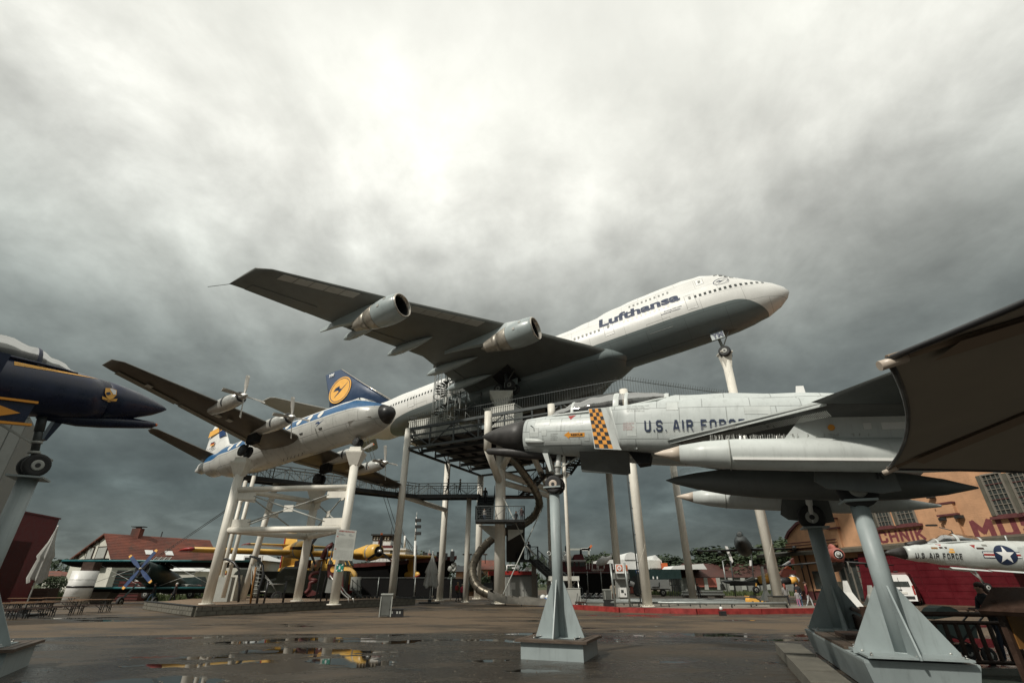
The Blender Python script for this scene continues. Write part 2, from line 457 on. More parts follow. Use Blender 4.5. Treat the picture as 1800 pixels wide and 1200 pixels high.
def wing(name, stations, material, parent, vert=False):
    """stations: (LE, TE, thickness)"""
    mb = MB(); rr = []
    for le, te, th in stations:
        if vert:
            a = airfoil((le[0], 0, 0), (te[0], 0, 0), th); z0 = le[2]; z1 = te[2]
            rr.append([V((p.x, p.z * .9, z0 + (z1 - z0) * ((p.x - le[0]) / (te[0] - le[0])))) for p in a])
        else: rr.append(airfoil(le, te, th))
    mb.loft(rr); return mb.build(name, material, parent)
def disc(c, r, th, axis, n=24, r0=0):
    """a short drum"""
    mb = MB(); c = V(c); a = V(axis).normalized()
    return mb.tube(c - a * th / 2, c + a * th / 2, r, n=n)
def wheel(parent, c, r, w, axis, hub='greyl', n=20):
    a = V(axis).normalized(); c = V(c)
    mb = MB(); ps = [(-.5, .72), (-.5, .9), (-.32, 1.0), (.32, 1.0), (.5, .9), (.5, .72)]
    mb.lathe(c, a, [(w * t, r * k) for t, k in [(-.4, .05)] + ps + [(.4, .05)]], n); wh = mb.build('wheel', 'black', parent)
    mb = MB(); mb.path([c - a * w * .53, c - a * w * .51, c + a * w * .51, c + a * w * .53], [r * .36, r * .47, r * .47, r * .36], n)
    mb.build('rim', hub, wh)
    MB().tube(c - a * w * .60, c + a * w * .60, r * .20, n=10).build('hub_cap', 'steeld', wh)
    return wh

# painted block capitals drawn as strokes; each stroke is cut so that it can follow a curved skin
_SF = {'U': [[(0, 1), (0, .14), (.12, 0), (.43, 0), (.55, .14), (.55, 1)]], 'S': [[(.55, .80), (.55, .88), (.43, 1), (.12, 1), (0, .88), (0, .62), (.10, .52), (.45, .48), (.55, .38), (.55, .12), (.43, 0), (.12, 0), (0, .12), (0, .2)]],
 '.': [[(.0, .0), (.02, .0)]], 'A': [[(0, 0), (.22, 1), (.36, 1), (.58, 0)], [(.10, .26), (.48, .26)]], 'I': [[(0, 0), (0, 1)]], 'R': [[(0, 0), (0, 1), (.42, 1), (.54, .88), (.54, .62), (.42, .5), (.06, .5)], [(.32, .5), (.56, 0)]],
 'F': [[(0, 0), (0, 1), (.5, 1)], [(.06, .52), (.42, .52)]], 'O': [[(.12, 0), (0, .14), (0, .86), (.12, 1), (.43, 1), (.55, .86), (.55, .14), (.43, 0), (.12, 0)]], 'C': [[(.55, .72), (.55, .88), (.43, 1), (.12, 1), (0, .88), (0, .12), (.12, 0), (.43, 0), (.55, .12), (.55, .28)]],
 'E': [[(.5, 1), (0, 1), (0, 0), (.5, 0)], [(.06, .52), (.42, .52)]], 'T': [[(0, 1), (.56, 1)], [(.28, .94), (.28, 0)]], 'H': [[(0, 0), (0, 1)], [(.55, 0), (.55, 1)], [(.06, .5), (.49, .5)]], 'N': [[(0, 0), (0, 1), (.52, 0), (.52, 1)]],
 'K': [[(0, 0), (0, 1)], [(.52, 1), (.08, .46)], [(.18, .58), (.56, 0)]], 'M': [[(0, 0), (0, 1), (.36, .32), (.72, 1), (.72, 0)]], 'Y': [[(0, 1), (.28, .5), (.56, 1)], [(.28, .5), (.28, 0)]]}
def block_text(s, f, material, name='lettering', parent=None, world=False, wt=.17, gap=.30, word=.55):
    """f maps (0..1 along the word, 0..1 up) to a point; built as strokes of width wt (cap height = 1)"""
    x = 0; items = []
    for ch in s:
        if ch == ' ': x += word; continue
        w_ = max(p[0] for st in _SF[ch] for p in st); items.append((ch, x)); x += w_ + wt + gap * (.5 if ch == '.' else 1)
    W_ = x - gap; mb = MB(); k = 0; hh = wt / 2
    for ch, x0 in items:
        for st in _SF[ch]:
            for (ax, ay), (bx, by) in zip(st, st[1:]):
                a = V((x0 + hh + ax, hh + ay * (1 - wt))); b = V((x0 + hh + bx, hh + by * (1 - wt))); d = (b - a); L = d.length; d = d / L; n_ = V((-d.y, d.x)) * hh
                a = a - d * hh * .72; b = b + d * hh * .72; m_ = max(1, int((b - a).length / .14)); vs = []
                for i in range(m_ + 1):
                    p = a.lerp(b, i / m_)
                    for sg in (-1, 1): q = p + n_ * sg; vs.append(f(min(max(q.x / W_, 0), 1), q.y, .0012 * (k % 5)))
                k += 1; mb.add(vs, [(2 * i, 2 * i + 2, 2 * i + 3, 2 * i + 1) for i in range(m_)])
    return mb.build(name, material, parent, world, fix=False)
M['clad'] = mat('cladding_grey', (.20, .21, .195), .5, var=.12, grime=.15)
M['binm'] = mat('bin_grey', (.11, .115, .105), .5, var=.2, grime=.2)
M['shedm'] = mat('shed_grey', (.33, .335, .31), .5, var=.1, grime=.15)
M['trough'] = mat('trough_steel', (.20, .19, .165), .4, metal=.35, var=.25)

def disc_patch(f, rings=6, n=32):
    """a disc cut into rings so that it can lie on a curved skin"""
    mb = MB(); q = [f(0, 0)]
    for k in range(1, rings + 1):
        q += [f(k / rings * math.cos(2 * math.pi * i / n), k / rings * math.sin(2 * math.pi * i / n)) for i in range(n)]
    fs = [(0, 1 + i, 1 + (i + 1) % n) for i in range(n)]
    for k in range(rings - 1):
        a = 1 + k * n; fs += [(a + i, a + n + i, a + n + (i + 1) % n, a + (i + 1) % n) for i in range(n)]
    return mb.add(q, fs)
def tri_patch(mb, f, A, B, C, m=5):
    q = {}; vs = []
    for i in range(m + 1):
        for j in range(m + 1 - i):
            a, b = i / m, j / m; q[i, j] = len(vs); vs.append(f(A[0] + (B[0] - A[0]) * a + (C[0] - A[0]) * b, A[1] + (B[1] - A[1]) * a + (C[1] - A[1]) * b))
    fs = []
    for i in range(m):
        for j in range(m - i):
            fs.append((q[i, j], q[i + 1, j], q[i, j + 1]))
            if i + j < m - 1: fs.append((q[i + 1, j], q[i + 1, j + 1], q[i, j + 1]))
    mb.add(vs, fs)

# ================================================================== SETTING
def ground_mat(name, near):
    m = bpy.data.materials.new(name); m.use_nodes = True; g = G(m.node_tree); b = g.n['Principled BSDF']
    tc = g.node('ShaderNodeTexCoord').outputs['Object']
    big = g.noise(g.scale(tc, (.10, .22, 1), (2.0, 0, 0)), 1, 4, .55)
    mid = g.noise(g.scale(tc, (.30, .62, 1), (5.3, 1.0, 0)), 1, 5, .6, .3)
    fine = g.noise(tc, 60, 3, .7); fine2 = g.noise(tc, 9, 4, .7)
    if near:
        f = g.m('ADD', g.m('MULTIPLY', big, .45), g.m('MULTIPLY', mid, .55))
        pud = g.ss(f, .535, .552); wet = g.ss(f, .36, .52)
        dry, wetc, pudc = (.044, .033, .021), (.023, .0175, .012), (.012, .0115, .010)
    else:
        f = g.m('ADD', g.m('MULTIPLY', big, .5), g.m('MULTIPLY', mid, .5))
        pud = g.ss(f, .575, .59); wet = g.ss(f, .44, .56)
        dry, wetc, pudc = (.098, .068, .040), (.046, .033, .021), (.016, .015, .012)
    c = g.mix(wet, dry, wetc)
    k = g.mr(fine2, .3, .7, .75, 1.25); k = g.m('MULTIPLY', k, g.mr(fine, .3, .7, .72, 1.3))
    vm = g.node('ShaderNodeVectorMath', operation='SCALE'); g.put(vm.inputs[0], c); g.put(vm.inputs['Scale'], k)
    c = g.mix(pud, vm.outputs[0], pudc); g.put(b.inputs['Base Color'], c)
    r = g.m('SUBTRACT', .70 if near else .78, g.m('MULTIPLY', wet, .50 if near else .34)); r = g.m('ADD', r, g.m('MULTIPLY', g.m('SUBTRACT', fine2, .5), .25))
    r = g.m('ADD', g.m('MULTIPLY', r, g.m('SUBTRACT', 1, pud)), g.m('MULTIPLY', pud, .03))
    g.put(b.inputs['Roughness'], r)
    bn = g.node('ShaderNodeBump'); bn.inputs['Distance'].default_value = .012
    h = g.m('MULTIPLY', g.m('ADD', fine, g.m('MULTIPLY', fine2, .8)), g.m('SUBTRACT', 1, pud))
    g.put(bn.inputs['Height'], h); bn.inputs['Strength'].default_value = .55
    g.put(b.inputs['Normal'], bn.outputs[0]); return m
M['asphalt'] = ground_mat('worn_asphalt', False); M['asphaltn'] = ground_mat('wet_asphalt', True)
struct(MB().quad((-900, -60, 0), (900, -60, 0), (900, 1500, 0), (-900, 1500, 0)).build('ground', 'asphalt'))
mb = MB(); p = [(-60, -20, .004), (60, -20, .004)]
edge = [gz(u, v, .004) for u, v in ((1800, 1117), (1500, 1114), (1100, 1111), (860, 1112), (560, 1113), (300, 1115), (0, 1121))]
p = [V(p[0]), V(p[1]), V((60, edge[0].y, .004))] + edge + [V((-60, edge[-1].y, .004))]
mb.quad(*p); struct(mb.build('resurfaced_asphalt', 'asphaltn'))
# cracks in the older asphalt
rng = random.Random(3); mb = MB()
for i in range(16):
    x = rng.uniform(-22, 26); y = rng.uniform(19.5, 31); pts = [V((x, y, 0))]
    a = rng.uniform(-.25, .25)
    for j in range(rng.randint(5, 12)):
        a += rng.uniform(-.4, .4); pts.append(pts[-1] + V((math.cos(a), math.sin(a) * .6, 0)) * rng.uniform(.4, .9))
    for q0, q1 in zip(pts, pts[1:]):
        d = (q1 - q0).normalized(); n_ = V((-d.y, d.x, 0)) * rng.uniform(.012, .03)
        mb.quad(q0 - n_ + V((0, 0, .003)), q1 - n_ + V((0, 0, .003)), q1 + n_ + V((0, 0, .003)), q0 + n_ + V((0, 0, .003)))
o = struct(mb.build('cracks', mat('crack_tar', (.012, .011, .010), .9, var=.2)))
# manhole covers, drain and grit
for u, v, r_ in ((105, 1121, .42), (1010, 1100, .33), (470, 1145, .30)):
    p = gz(u, v); mh = thing('manhole_cover', {105: 'dark round manhole cover on the asphalt at the left', 1010: 'small round cover just behind the centre plinth', 470: 'small round cover among the puddles left of centre'}[u], 'manhole cover', (p.x, p.y, 0))
    MB().tube((0, 0, .0), (0, 0, .010), r_, n=28).build('frame', 'steel', mh); MB().tube((0, 0, .0), (0, 0, .014), r_ * .86, n=28).build('lid', 'steeld', mh)
rng = random.Random(8); mb = MB()
for i in range(2600):
    y = 4 + 26 * rng.random() ** 1.6; x = rng.uniform(-1, 1) * (y * 1.05 + 1); s_ = rng.uniform(.004, .016) * (1 + y * .04); a = rng.uniform(0, 3.14); z = .006 + s_ * .5
    c, d = math.cos(a) * s_, math.sin(a) * s_; mb.add([(x - c, y - d, .004), (x + d, y - c, .004), (x + c, y + d, .004), (x - d, y + c, .004), (x, y, z)], [(0, 1, 4), (1, 2, 4), (2, 3, 4), (3, 0, 4)])
stuff(tag(mb.build('grit', mat('grit_stone', (.11, .09, .065), .8, var=.6, vs=2), fix=False), 'loose grit and small leaves scattered over the wet asphalt', 'grit'))
# meadow left and far fields
def sheet(name, pts, m, z=.004):
    return struct(MB().quad(*[V((x, y, z)) for x, y in pts]).build(name, m))
M['grassg'] = mat('grass_ground', (.045, .055, .018), .95, var=.4, vs=.4, bump=.6, bs=4)
sheet('meadow', [(-140, 64), (-24, 58), (-22, 75), (-10, 140), (-140, 140)], 'grassg')
sheet('far_field', [(-900, 160), (900, 160), (900, 1500), (-900, 1500)], 'grassg')
sheet('lawn', [(24, 88), (75, 80), (78, 92), (24, 100)], 'grassg')
rng = random.Random(11); mb = MB()
def blades(x0, x1, y0, y1, n, h):
    for i in range(n):
        x = rng.uniform(x0, x1); y = rng.uniform(y0, y1); hh = h * rng.uniform(.5, 1.3); w = rng.uniform(.05, .14); a = rng.uniform(0, 3.14)
        dx, dy = math.cos(a) * w, math.sin(a) * w; l = rng.uniform(-.2, .2)
        mb.add([(x - dx, y - dy, 0), (x + dx, y + dy, 0), (x + l, y + l, hh)], [(0, 1, 2)])
blades(-75, -25, 59.5, 75, 9000, .7)
for i in range(40):
    x = rng.uniform(-70, -27); y = rng.uniform(60, 72); hh = rng.uniform(.5, 1.1)
    blades(x - 1.2, x + 1.2, y - .8, y + .8, 90, hh)
stuff(tag(mb.build('meadow_grass', 'grass'), 'uncut green meadow grass behind the paved yard on the left', 'grass'))
mb = MB(); blades(24, 75, 84, 96, 5000, .6)
stuff(tag(mb.build('verge_grass', 'grass'), 'low rough grass in front of the long brown roofed shed', 'grass'))

# ---- trees
def tree_mesh(seed, h, w, leaf, dens=1.0):
    rng = random.Random(seed); tr = MB(); tr.path([(0, 0, 0), (.1, 0, h * .3), (0, .1, h * .6)], [h * .030, h * .022, h * .010], 8)
    for i in range(5):
        a = rng.uniform(0, 6.28); tr.path([(0, 0, h * .28), (math.cos(a) * w * .2, math.sin(a) * w * .2, h * .5), (math.cos(a) * w * .36, math.sin(a) * w * .36, h * .66)], [h * .012, h * .008, h * .003], 6)
    cr = MB(); blobs = []
    for i in range(20):
        a = rng.uniform(0, 6.28); r = w * .34 * math.sqrt(rng.random()); z = h * rng.uniform(.20, .86)
        k = 1 - abs(z / h - .55) * 1.3; blobs.append((V((math.cos(a) * r * k, math.sin(a) * r * k, z)), w * rng.uniform(.13, .24)))
    n = int(3600 * dens)
    for i in range(n):
        c, r = blobs[rng.randrange(len(blobs))]; d = V((rng.gauss(0, 1), rng.gauss(0, 1), rng.gauss(0, .8))).normalized()
        p = c + d * r * (.72 + .36 * rng.random()); s_ = h * rng.uniform(.010, .024)
        t = V((rng.gauss(0, 1), rng.gauss(0, 1), rng.gauss(0, 1))).normalized(); u = t.cross(d).normalized() if t.cross(d).length > .1 else V((1, 0, 0)); w_ = (d * .5 + t * .5).cross(u).normalized()
        cr.add([p - u * s_ - w_ * s_, p + u * s_ - w_ * s_ * .4, p + u * s_ * .5 + w_ * s_, p - u * s_ * .8 + w_ * s_ * .6], [(0, 1, 2, 3)])
    return tr, cr
TM = {}
def tree(x, y, h, w, leaf, label, group, seed=None, name='broadleaf_tree'):
    k = (leaf, seed)
    if k not in TM:
        tr, cr = tree_mesh(seed, 10, 8, leaf)
        t = tr.build('trunk', 'bark'); c = cr.build('crown', leaf, fix=False); TM[k] = (t.data, c.data)
        bpy.data.objects.remove(t); bpy.data.objects.remove(c)
    t = thing(name, label, 'tree', (x, y, 0), random.Random(int(x * 77 + y)).uniform(0, 6.28), group)
    t.scale = (w / 8, w / 8, h / 10)
    for nm, me in (('trunk', TM[k][0]), ('crown', TM[k][1])):
        o = bpy.data.objects.new(nm, me); COL.objects.link(o); o.parent = t
    return t
def tree_px(u, vtop, Y, wpx, leaf, label, group, seed):
    p = at(u, vtop, Y); k = (p - EYEV).length / FPX
    return tree(p.x, Y, p.z, wpx * k, leaf, label, group, seed)
TG = 'trees along the horizon'
for i, (u, v, Y, w, lf, lb) in enumerate([
    (1355, 948, 105, 75, 'leafa', 'bushy dark tree behind the column under the jumbo nose wheel'),
    (1318, 962, 112, 62, 'leafb', 'dark tree directly behind the grey jet on two struts'),
    (1395, 945, 108, 70, 'leafa', 'tall dark tree touching the left corner of the brick museum'),
    (1250, 958, 112, 72, 'leafb', 'tall rounded dark tree left of the white rotor blades'),
    (1285, 972, 104, 60, 'leafa', 'mid green tree behind the two white rotor blades'),
    (1205, 985, 118, 44, 'leafc', 'lighter green tree just right of the far grey column'),
    (1175, 976, 120, 62, 'leafb', 'dark tree rising over the orange chimney'),
    (1145, 980, 122, 48, 'leafb', 'dark tree behind the pointed white roof'),
    (1105, 978, 125, 36, 'leafa', 'small dark tree just right of the arched white roof'),
    (1225, 975, 120, 46, 'leafa', 'mid green tree over the left end of the brown roof'),
    (1060, 972, 128, 40, 'leafa', 'dark tree behind the red tugboat stern'),
    (1030, 974, 132, 44, 'leafb', 'dark tree above the red wheelhouse'),
    (1088, 970, 130, 30, 'leafb', 'dark tree left of the white arched roof'),
    (735, 968, 96, 50, 'leafc', 'bright green tree beside the tall camera mast'),
    (710, 966, 98, 34, 'leafa', 'dark green tree behind the white ship bridge'),
    (765, 975, 100, 40, 'leafa', 'green tree above the black ship bow'),
    (870, 1000, 80, 44, 'leafa', 'broad green tree behind the curved steel slide'),
    (840, 1002, 84, 40, 'leafb', 'dark green tree left of the slide tube bottom'),
    (1250, 1036, 84, 26, 'leafc', 'low leafy bush in front of the pink shed door'),
    (645, 985, 92, 26, 'leafb', 'dark tree between the sign board and the ship bridge'),
    (300, 985, 88, 30, 'leafb', 'dark tree at the right end of the red tiled house'),
    (405, 960, 110, 30, 'leafb', 'distant dark tree behind the yellow wing'),
    (100, 1012, 70, 26, 'leafa', 'small garden bush in front of the low house on the left')]):
    tree_px(u, v, Y, w * (1.25 if Y < 104 else 1.7), lf, lb, TG, i % 4)
rngt = random.Random(5)
mbt = MB()
for i in range(9000):   # far wood closing the horizon
    x = rngt.uniform(-420, 420); y = 260 + rngt.uniform(-12, 12); hh = 11 + 5 * mnoise.noise(V((x * .03, 0, 0))) + 2.5 * mnoise.noise(V((x * .2, 3, 0)))
    z = rngt.uniform(.5, max(hh, 2)); s_ = rngt.uniform(1.2, 2.6)
    d = [V((rngt.uniform(-s_, s_), rngt.uniform(-s_, s_), rngt.uniform(-s_, s_))) for _ in range(3)]
    mbt.add([V((x, y, z)) + q for q in d], [(0, 1, 2)])
stuff(tag(mbt.build('far_wood', 'leafb', fix=False), 'low dark band of far woodland on the horizon', 'wood'))

# ================================================================== FRAME POSTS AND THE JUMBO'S DECK
def column(label, x, y, z1, r, z0=0, cat='column', grp='white steel columns carrying the jumbo jet deck', flange=True, m='col', name='support_column'):
    t = thing(name, label, cat, (x, y, z0), group=grp)
    MB().tube((0, 0, 0), (0, 0, z1 - z0), r, n=24).build('shaft', m, t)
    if flange:
        mb = MB(); mb.tube((0, 0, 0), (0, 0, .05), r * 1.45, n=24)
        for k in range(8):
            a = k * math.pi / 4; mb.tube((math.cos(a) * r * 1.25, math.sin(a) * r * 1.25, .05), (math.cos(a) * r * 1.25, math.sin(a) * r * 1.25, .13), .04, n=6)
        mb.build('base_flange', m, t)
    # the spiral weld seam of the rolled pipe
    mb = MB(); H = z1 - z0; pts = []; n = int(H / .35)
    for i in range(n + 1):
        zz = H * i / n; a = zz * 1.05 / max(r, .2) * .45; pts.append(V((math.cos(a) * r, math.sin(a) * r, zz)))
    mb.path(pts, .012, 5, cap=False); mb.build('weld_seam', m, t)
    return t
PA, PE, PN, PN2, PG = V((-11.6, 52.1, 0)), V((10.1, 40.5, 0)), V((21.3, 44.3, 0)), V((23.0, 48.5, 0)), V((-4.3, 66.7, 0))
ZT, ZB = 17.05, 14.9
cA = column('stout white column at the left front corner of the deck', PA.x, PA.y, ZT + .1, .36)
cE = column('bright white column with a thin cable pipe beside the track', PE.x, PE.y, ZT + .3, .37, .15)
mb = MB(); mb.tube((-.52, -.1, .25), (-.52, -.1, 16), .05, n=8)
for z in range(1, 15, 2): mb.box((-.45, -.1, z), (.2, .05, .05))
mb.build('cable_pipe', 'steel', cE)
cN = column('long white column standing under the jumbo nose wheel', 22.2, 44.9, 23.0, .42, .15)
mb = MB(); mb.loft([[V((sx_ * w, sy_ * w, z)) for sx_, sy_ in ((-1, -1), (1, -1), (1, 1), (-1, 1))] for w, z in ((.32, 21.3), (.50, 22.7), (.62, 22.9), (.62, 23.0))], smooth=False)
mb.build('cradle', 'col', cN)
cC = column('thickest white column beside the zigzag stairs', -1.2, 51.1, 18.6, .53)
cC2 = column('thick shaded column right of the slide bend', 4.8, 60.6, 18.6, .56)
for cc, zt in ((cC, 21.0), (cC2, 19.8)):
    h = cc.location
    mb = MB(); mb.loft([[V((sx_ * w, sy_ * w, z)) for sx_, sy_ in ((-1, -1), (1, -1), (1, 1), (-1, 1))] for w, z in ((.5, zt - 1.8), (1.25, zt - .35), (1.3, zt - .3), (1.3, zt - .12), (1.0, zt - .12), (1.0, zt))], smooth=False)
    mb.tube((0, 0, 16), (0, 0, zt - 1), .5, n=16); mb.build('cradle', 'corr', cc)
column('slim white column behind two people on the footbridge', -7.95, 59.4, ZB, .36)
column('white column hidden partly by the slide at its far left', -4.3, 66.7, ZB, .42)
column('thin white column holding the footbridge end', -4.75, 55.0, 10.4, .27)
column('grey shaded column behind the orange sign kiosk', 11.3, 56.5, 16, .38)
column('grey shaded column behind the person in black', 19.6, 58.5, 16, .40)
column('thin upright behind the bluegrey fighter post', 5.15, 47.5, 15, .17, flange=False)

t = thing('aircraft_deck', 'dark steel truss deck with railing high above the yard under the jumbo jet', 'platform', (0, 50, 0))
O0 = V((0, 50, 0))
def bm_(name, p, q, w, h=None, m='steel', parent=t, n=False):
    return MB().beam(p, q, w, h).build(name, m, parent, world=True)
def truss(P, Q, n, zt, zb, inset=0):
    P = V(P); Q = V(Q); T = V((0, 0, zt)); B = V((0, 0, zb))
    bm_('top_chord', P + T, Q + T, .26); bm_('bottom_chord', P + B, Q + B, .24)
    bm_('middle_rail', P + V((0, 0, zt - .75)), Q + V((0, 0, zt - .75)), .17)
    for i in range(1, n):
        a = P.lerp(Q, i / n); bm_('upright', a + B, a + T, .17)
    for i in range(n):
        a = P.lerp(Q, i / n); b = P.lerp(Q, (i + 1) / n)
        if i % 2: a, b = b, a
        bm_('diagonal', a + T, b + B, .09)
truss(PA, PE, 8, ZT, ZB); truss(PA, PG, 6, ZT, ZB); truss(PE, PN, 4, ZT, ZB)
truss(PG, PG + V((14, -7.5, 0)), 5, ZT, ZB)
far = PG + V((21.7, -11.6, 0))
mb = MB(); zf = 15.75
mb.prism([PA + V((.2, .2, zf)), PE + V((0, .3, zf)), PN + V((-.3, .2, zf)), PN2 + V((0, 0, zf)), far + V((0, 0, zf)), PG + V((0, -.2, zf))], (0, 0, .12))
mb.build('deck_floor', 'steeld', t, world=True)
for i in range(1, 13):   # joists under the floor
    a = PA.lerp(PE, i / 13); b = PG.lerp(far, i / 13)
    bm_('joist', a + V((0, 0, zf - .12)), b + V((0, 0, zf - .12)), .16, .22, 'steeld')
for i in range(1, 6):
    a = PA.lerp(PG, i / 6); b = PE.lerp(far, i / 6); bm_('cross_beam', a + V((0, 0, ZB + .35)), b + V((0, 0, ZB + .35)), .22, .35, 'steeld')
# railing with outward bent bars
def railing(P, Q, parent, z0, h, gap, m='rail', bent=.25, rw=.025, out=None):
    P = V(P); Q = V(Q); L = (Q - P).length; n = int(L / gap); d = (Q - P).normalized()
    o_ = out or V((d.y, -d.x, 0)); mb = MB()
    for i in range(n + 1):
        a = P + d * (L * i / n); b = V((a.x, a.y, 0))
        q = [a + V((0, 0, z0)), a + V((0, 0, z0 + h))]
        mb.beam(q[0], q[1], rw)
        if bent: mb.beam(q[1], q[1] + o_ * bent * .6 + V((0, 0, bent)), rw)
    stuff(mb.build('railing_bars', m, parent, world=True))
    mb = MB()
    for zz in (z0 + .08, z0 + h - .02): mb.beam(P + V((0, 0, zz)), Q + V((0, 0, zz)), .05)
    mb.build('handrail', m, parent, world=True)
for a, b in ((PA, PE), (PE, PN), (PA, PG), (PN, PN2)):
    railing(a, b, t, ZT + .1, 1.25, .27, 'steel' if a is PA else 'rail', .28)
# corrugated cabins on the deck
def cabin(label, c, sx_, sy_, h, rz, z0, n=14):
    k = thing('deck_cabin', label, 'cabin', (c[0], c[1], z0), rz, 'corrugated cabins on the deck')
    MB().box((0, 0, h / 2), (sx_ - .1, sy_ - .1, h)).box((0, 0, h + .04), (sx_ + .1, sy_ + .1, .1)).build('shell', 'corr', k)
    rib = None
    for i in range(n):
        x = -sx_ / 2 + sx_ * (i + .5) / n
        if rib is None: rib = MB().box((0, 0, h / 2), (sx_ / n * .5, .06, h - .04)).build('cladding_rib', 'corr', k); rib.location = (x, -sy_ / 2, 0)
        else: again(rib, 'cladding_rib', k, (x, -sy_ / 2, 0))
    return k
ang = math.atan2(-11.6, 21.7)
cabin('corrugated white cabin at the left end of the deck', (-9.6, 53.6), 4.0, 2.4, 2.5, ang, zf + .12)
cabin('corrugated white cabin right of the stair tower under the jumbo wheels', (-.9, 49.0), 3.7, 2.0, 2.5, ang, zf + .12)
cabin('low pale cabin on the deck seen below the truss rail', (-5.6, 53.2), 3.6, 2.0, 1.6, ang, zf + .12)
# inclined struts and cross tubes between the thick columns
t = thing('column_bracing', 'white tubular struts tying the two thick columns together under the deck', 'bracing', (2, 55, 0))
for p, q, r in ((V((-2.4, 46.3, 13.4)), V((-1.4, 50.6, 11.3)), .36), (V((.6, 47.6, 14.9)), V((-1.0, 50.8, 12.6)), .33),
                (V((-1.2, 51.1, 12.1)), V((4.8, 60.6, 11.9)), .36), (V((-1.2, 51.3, 11.2)), V((4.8, 60.6, 11.2)), .30),
                (V((1.9, 55, 16)), V((4.7, 60.2, 11.6)), .36), (V((7.6, 66, 15)), V((4.8, 60.7, 12)), .3)):
    MB().tube(p, q, r, n=18).build('strut', 'col', t, world=True)
MB().tube((-2.4, 46.3, 13.3), (-2.4, 46.3, 17.2), .37, n=20).build('stub_post', 'col', t, world=True)
MB().tube((3.8, 43.8, 15.2), (3.8, 43.8, 17.1), .37, n=20).build('stub_post', 'col', t, world=True)

# spiral stair tower up to the jumbo door
tw = thing('stair_tower', 'rusty grey scaffold tower with spiral stair standing on the deck behind the wing', 'stair tower', (-8.2, 56.0, zf))
H = 10.6
mb = MB()
for k in range(10):
    a = k * 2 * math.pi / 10; MB().tube((math.cos(a) * 1.6, math.sin(a) * 1.6, 0), (math.cos(a) * 1.6, math.sin(a) * 1.6, H - (0 if k < 7 else .8)), .055, n=7).build('tower_upright', 'rail', tw)
for z in (2.2, 4.4, 6.6, H):
    pts = [V((math.cos(a_ * math.pi / 10) * 1.6, math.sin(a_ * math.pi / 10) * 1.6, z)) for a_ in range(21)]
    MB().path(pts, .05, 6, cap=False).build('ring_rail', 'rail', tw)
MB().tube((0, 0, 0), (0, 0, H), .16, n=10).build('newel', 'greyl', tw)
st0 = MB().prism([(0, -.05, 0), (1.35, -.3, 0), (1.35, .3, 0), (0, .05, 0)], (0, 0, .05)).build('spiral_tread', 'steel', tw)
for i in range(1, 44): again(st0, 'spiral_tread', tw, (0, 0, i * .2), (0, 0, i * .42))
mb = MB()
for i in range(80):
    a0, a1 = i * .21, (i + 1) * .21
    mb.beam((math.cos(a0) * 1.38, math.sin(a0) * 1.38, i * .1 + 1), (math.cos(a1) * 1.38, math.sin(a1) * 1.38, i * .1 + 1.1), .04)
    if i % 2 == 0: mb.beam((math.cos(a0) * 1.38, math.sin(a0) * 1.38, i * .1), (math.cos(a0) * 1.38, math.sin(a0) * 1.38, i * .1 + 1), .03)
mb.build('spiral_handrail', 'rail', tw)
mb = MB(); mb.tube((0, 0, H), (0, 0, H + .1), 1.9, n=20); mb.tube((0, 0, H + .1), (0, 0, H + .5), 1.9, .2, n=20); mb.build('tower_roof', 'steeld', tw)
# straight scaffold bay towards the door
for x, y in ((2.6, -.8), (4.4, -.8), (2.6, 1.2), (4.4, 1.2), (5.6, .6), (1.9, -1.2)):
    MB().tube((x, y, 0), (x, y, 7.0), .055, n=7).build('tower_upright', 'rail', tw)
for z in (1.1, 2.2, 4.6, 6.8):
    for q in (((2.6, -.8, z), (4.4, -.8, z)), ((4.4, -.8, z), (5.6, .6, z)), ((1.4, -1, z), (2.6, -.8, z))): bm = MB().beam(q[0], q[1], .07).build('ledger', 'rail', tw)
for z in (.2, 2.4, 4.7):
    MB().beam((2.6, -.8, z), (4.4, -.8, z + 2), .05).build('cross_brace', 'rail', tw); MB().beam((4.4, -.8, z), (2.6, -.8, z + 2), .05).build('cross_brace', 'rail', tw)
MB().box((3.2, .2, 4.7), (4.2, 2.4, .12)).build('landing', 'steeld', tw)
MB().box((3.6, 1.4, 5.7), (2.8, .06, 1.9)).build('door_screen', 'conc', tw)

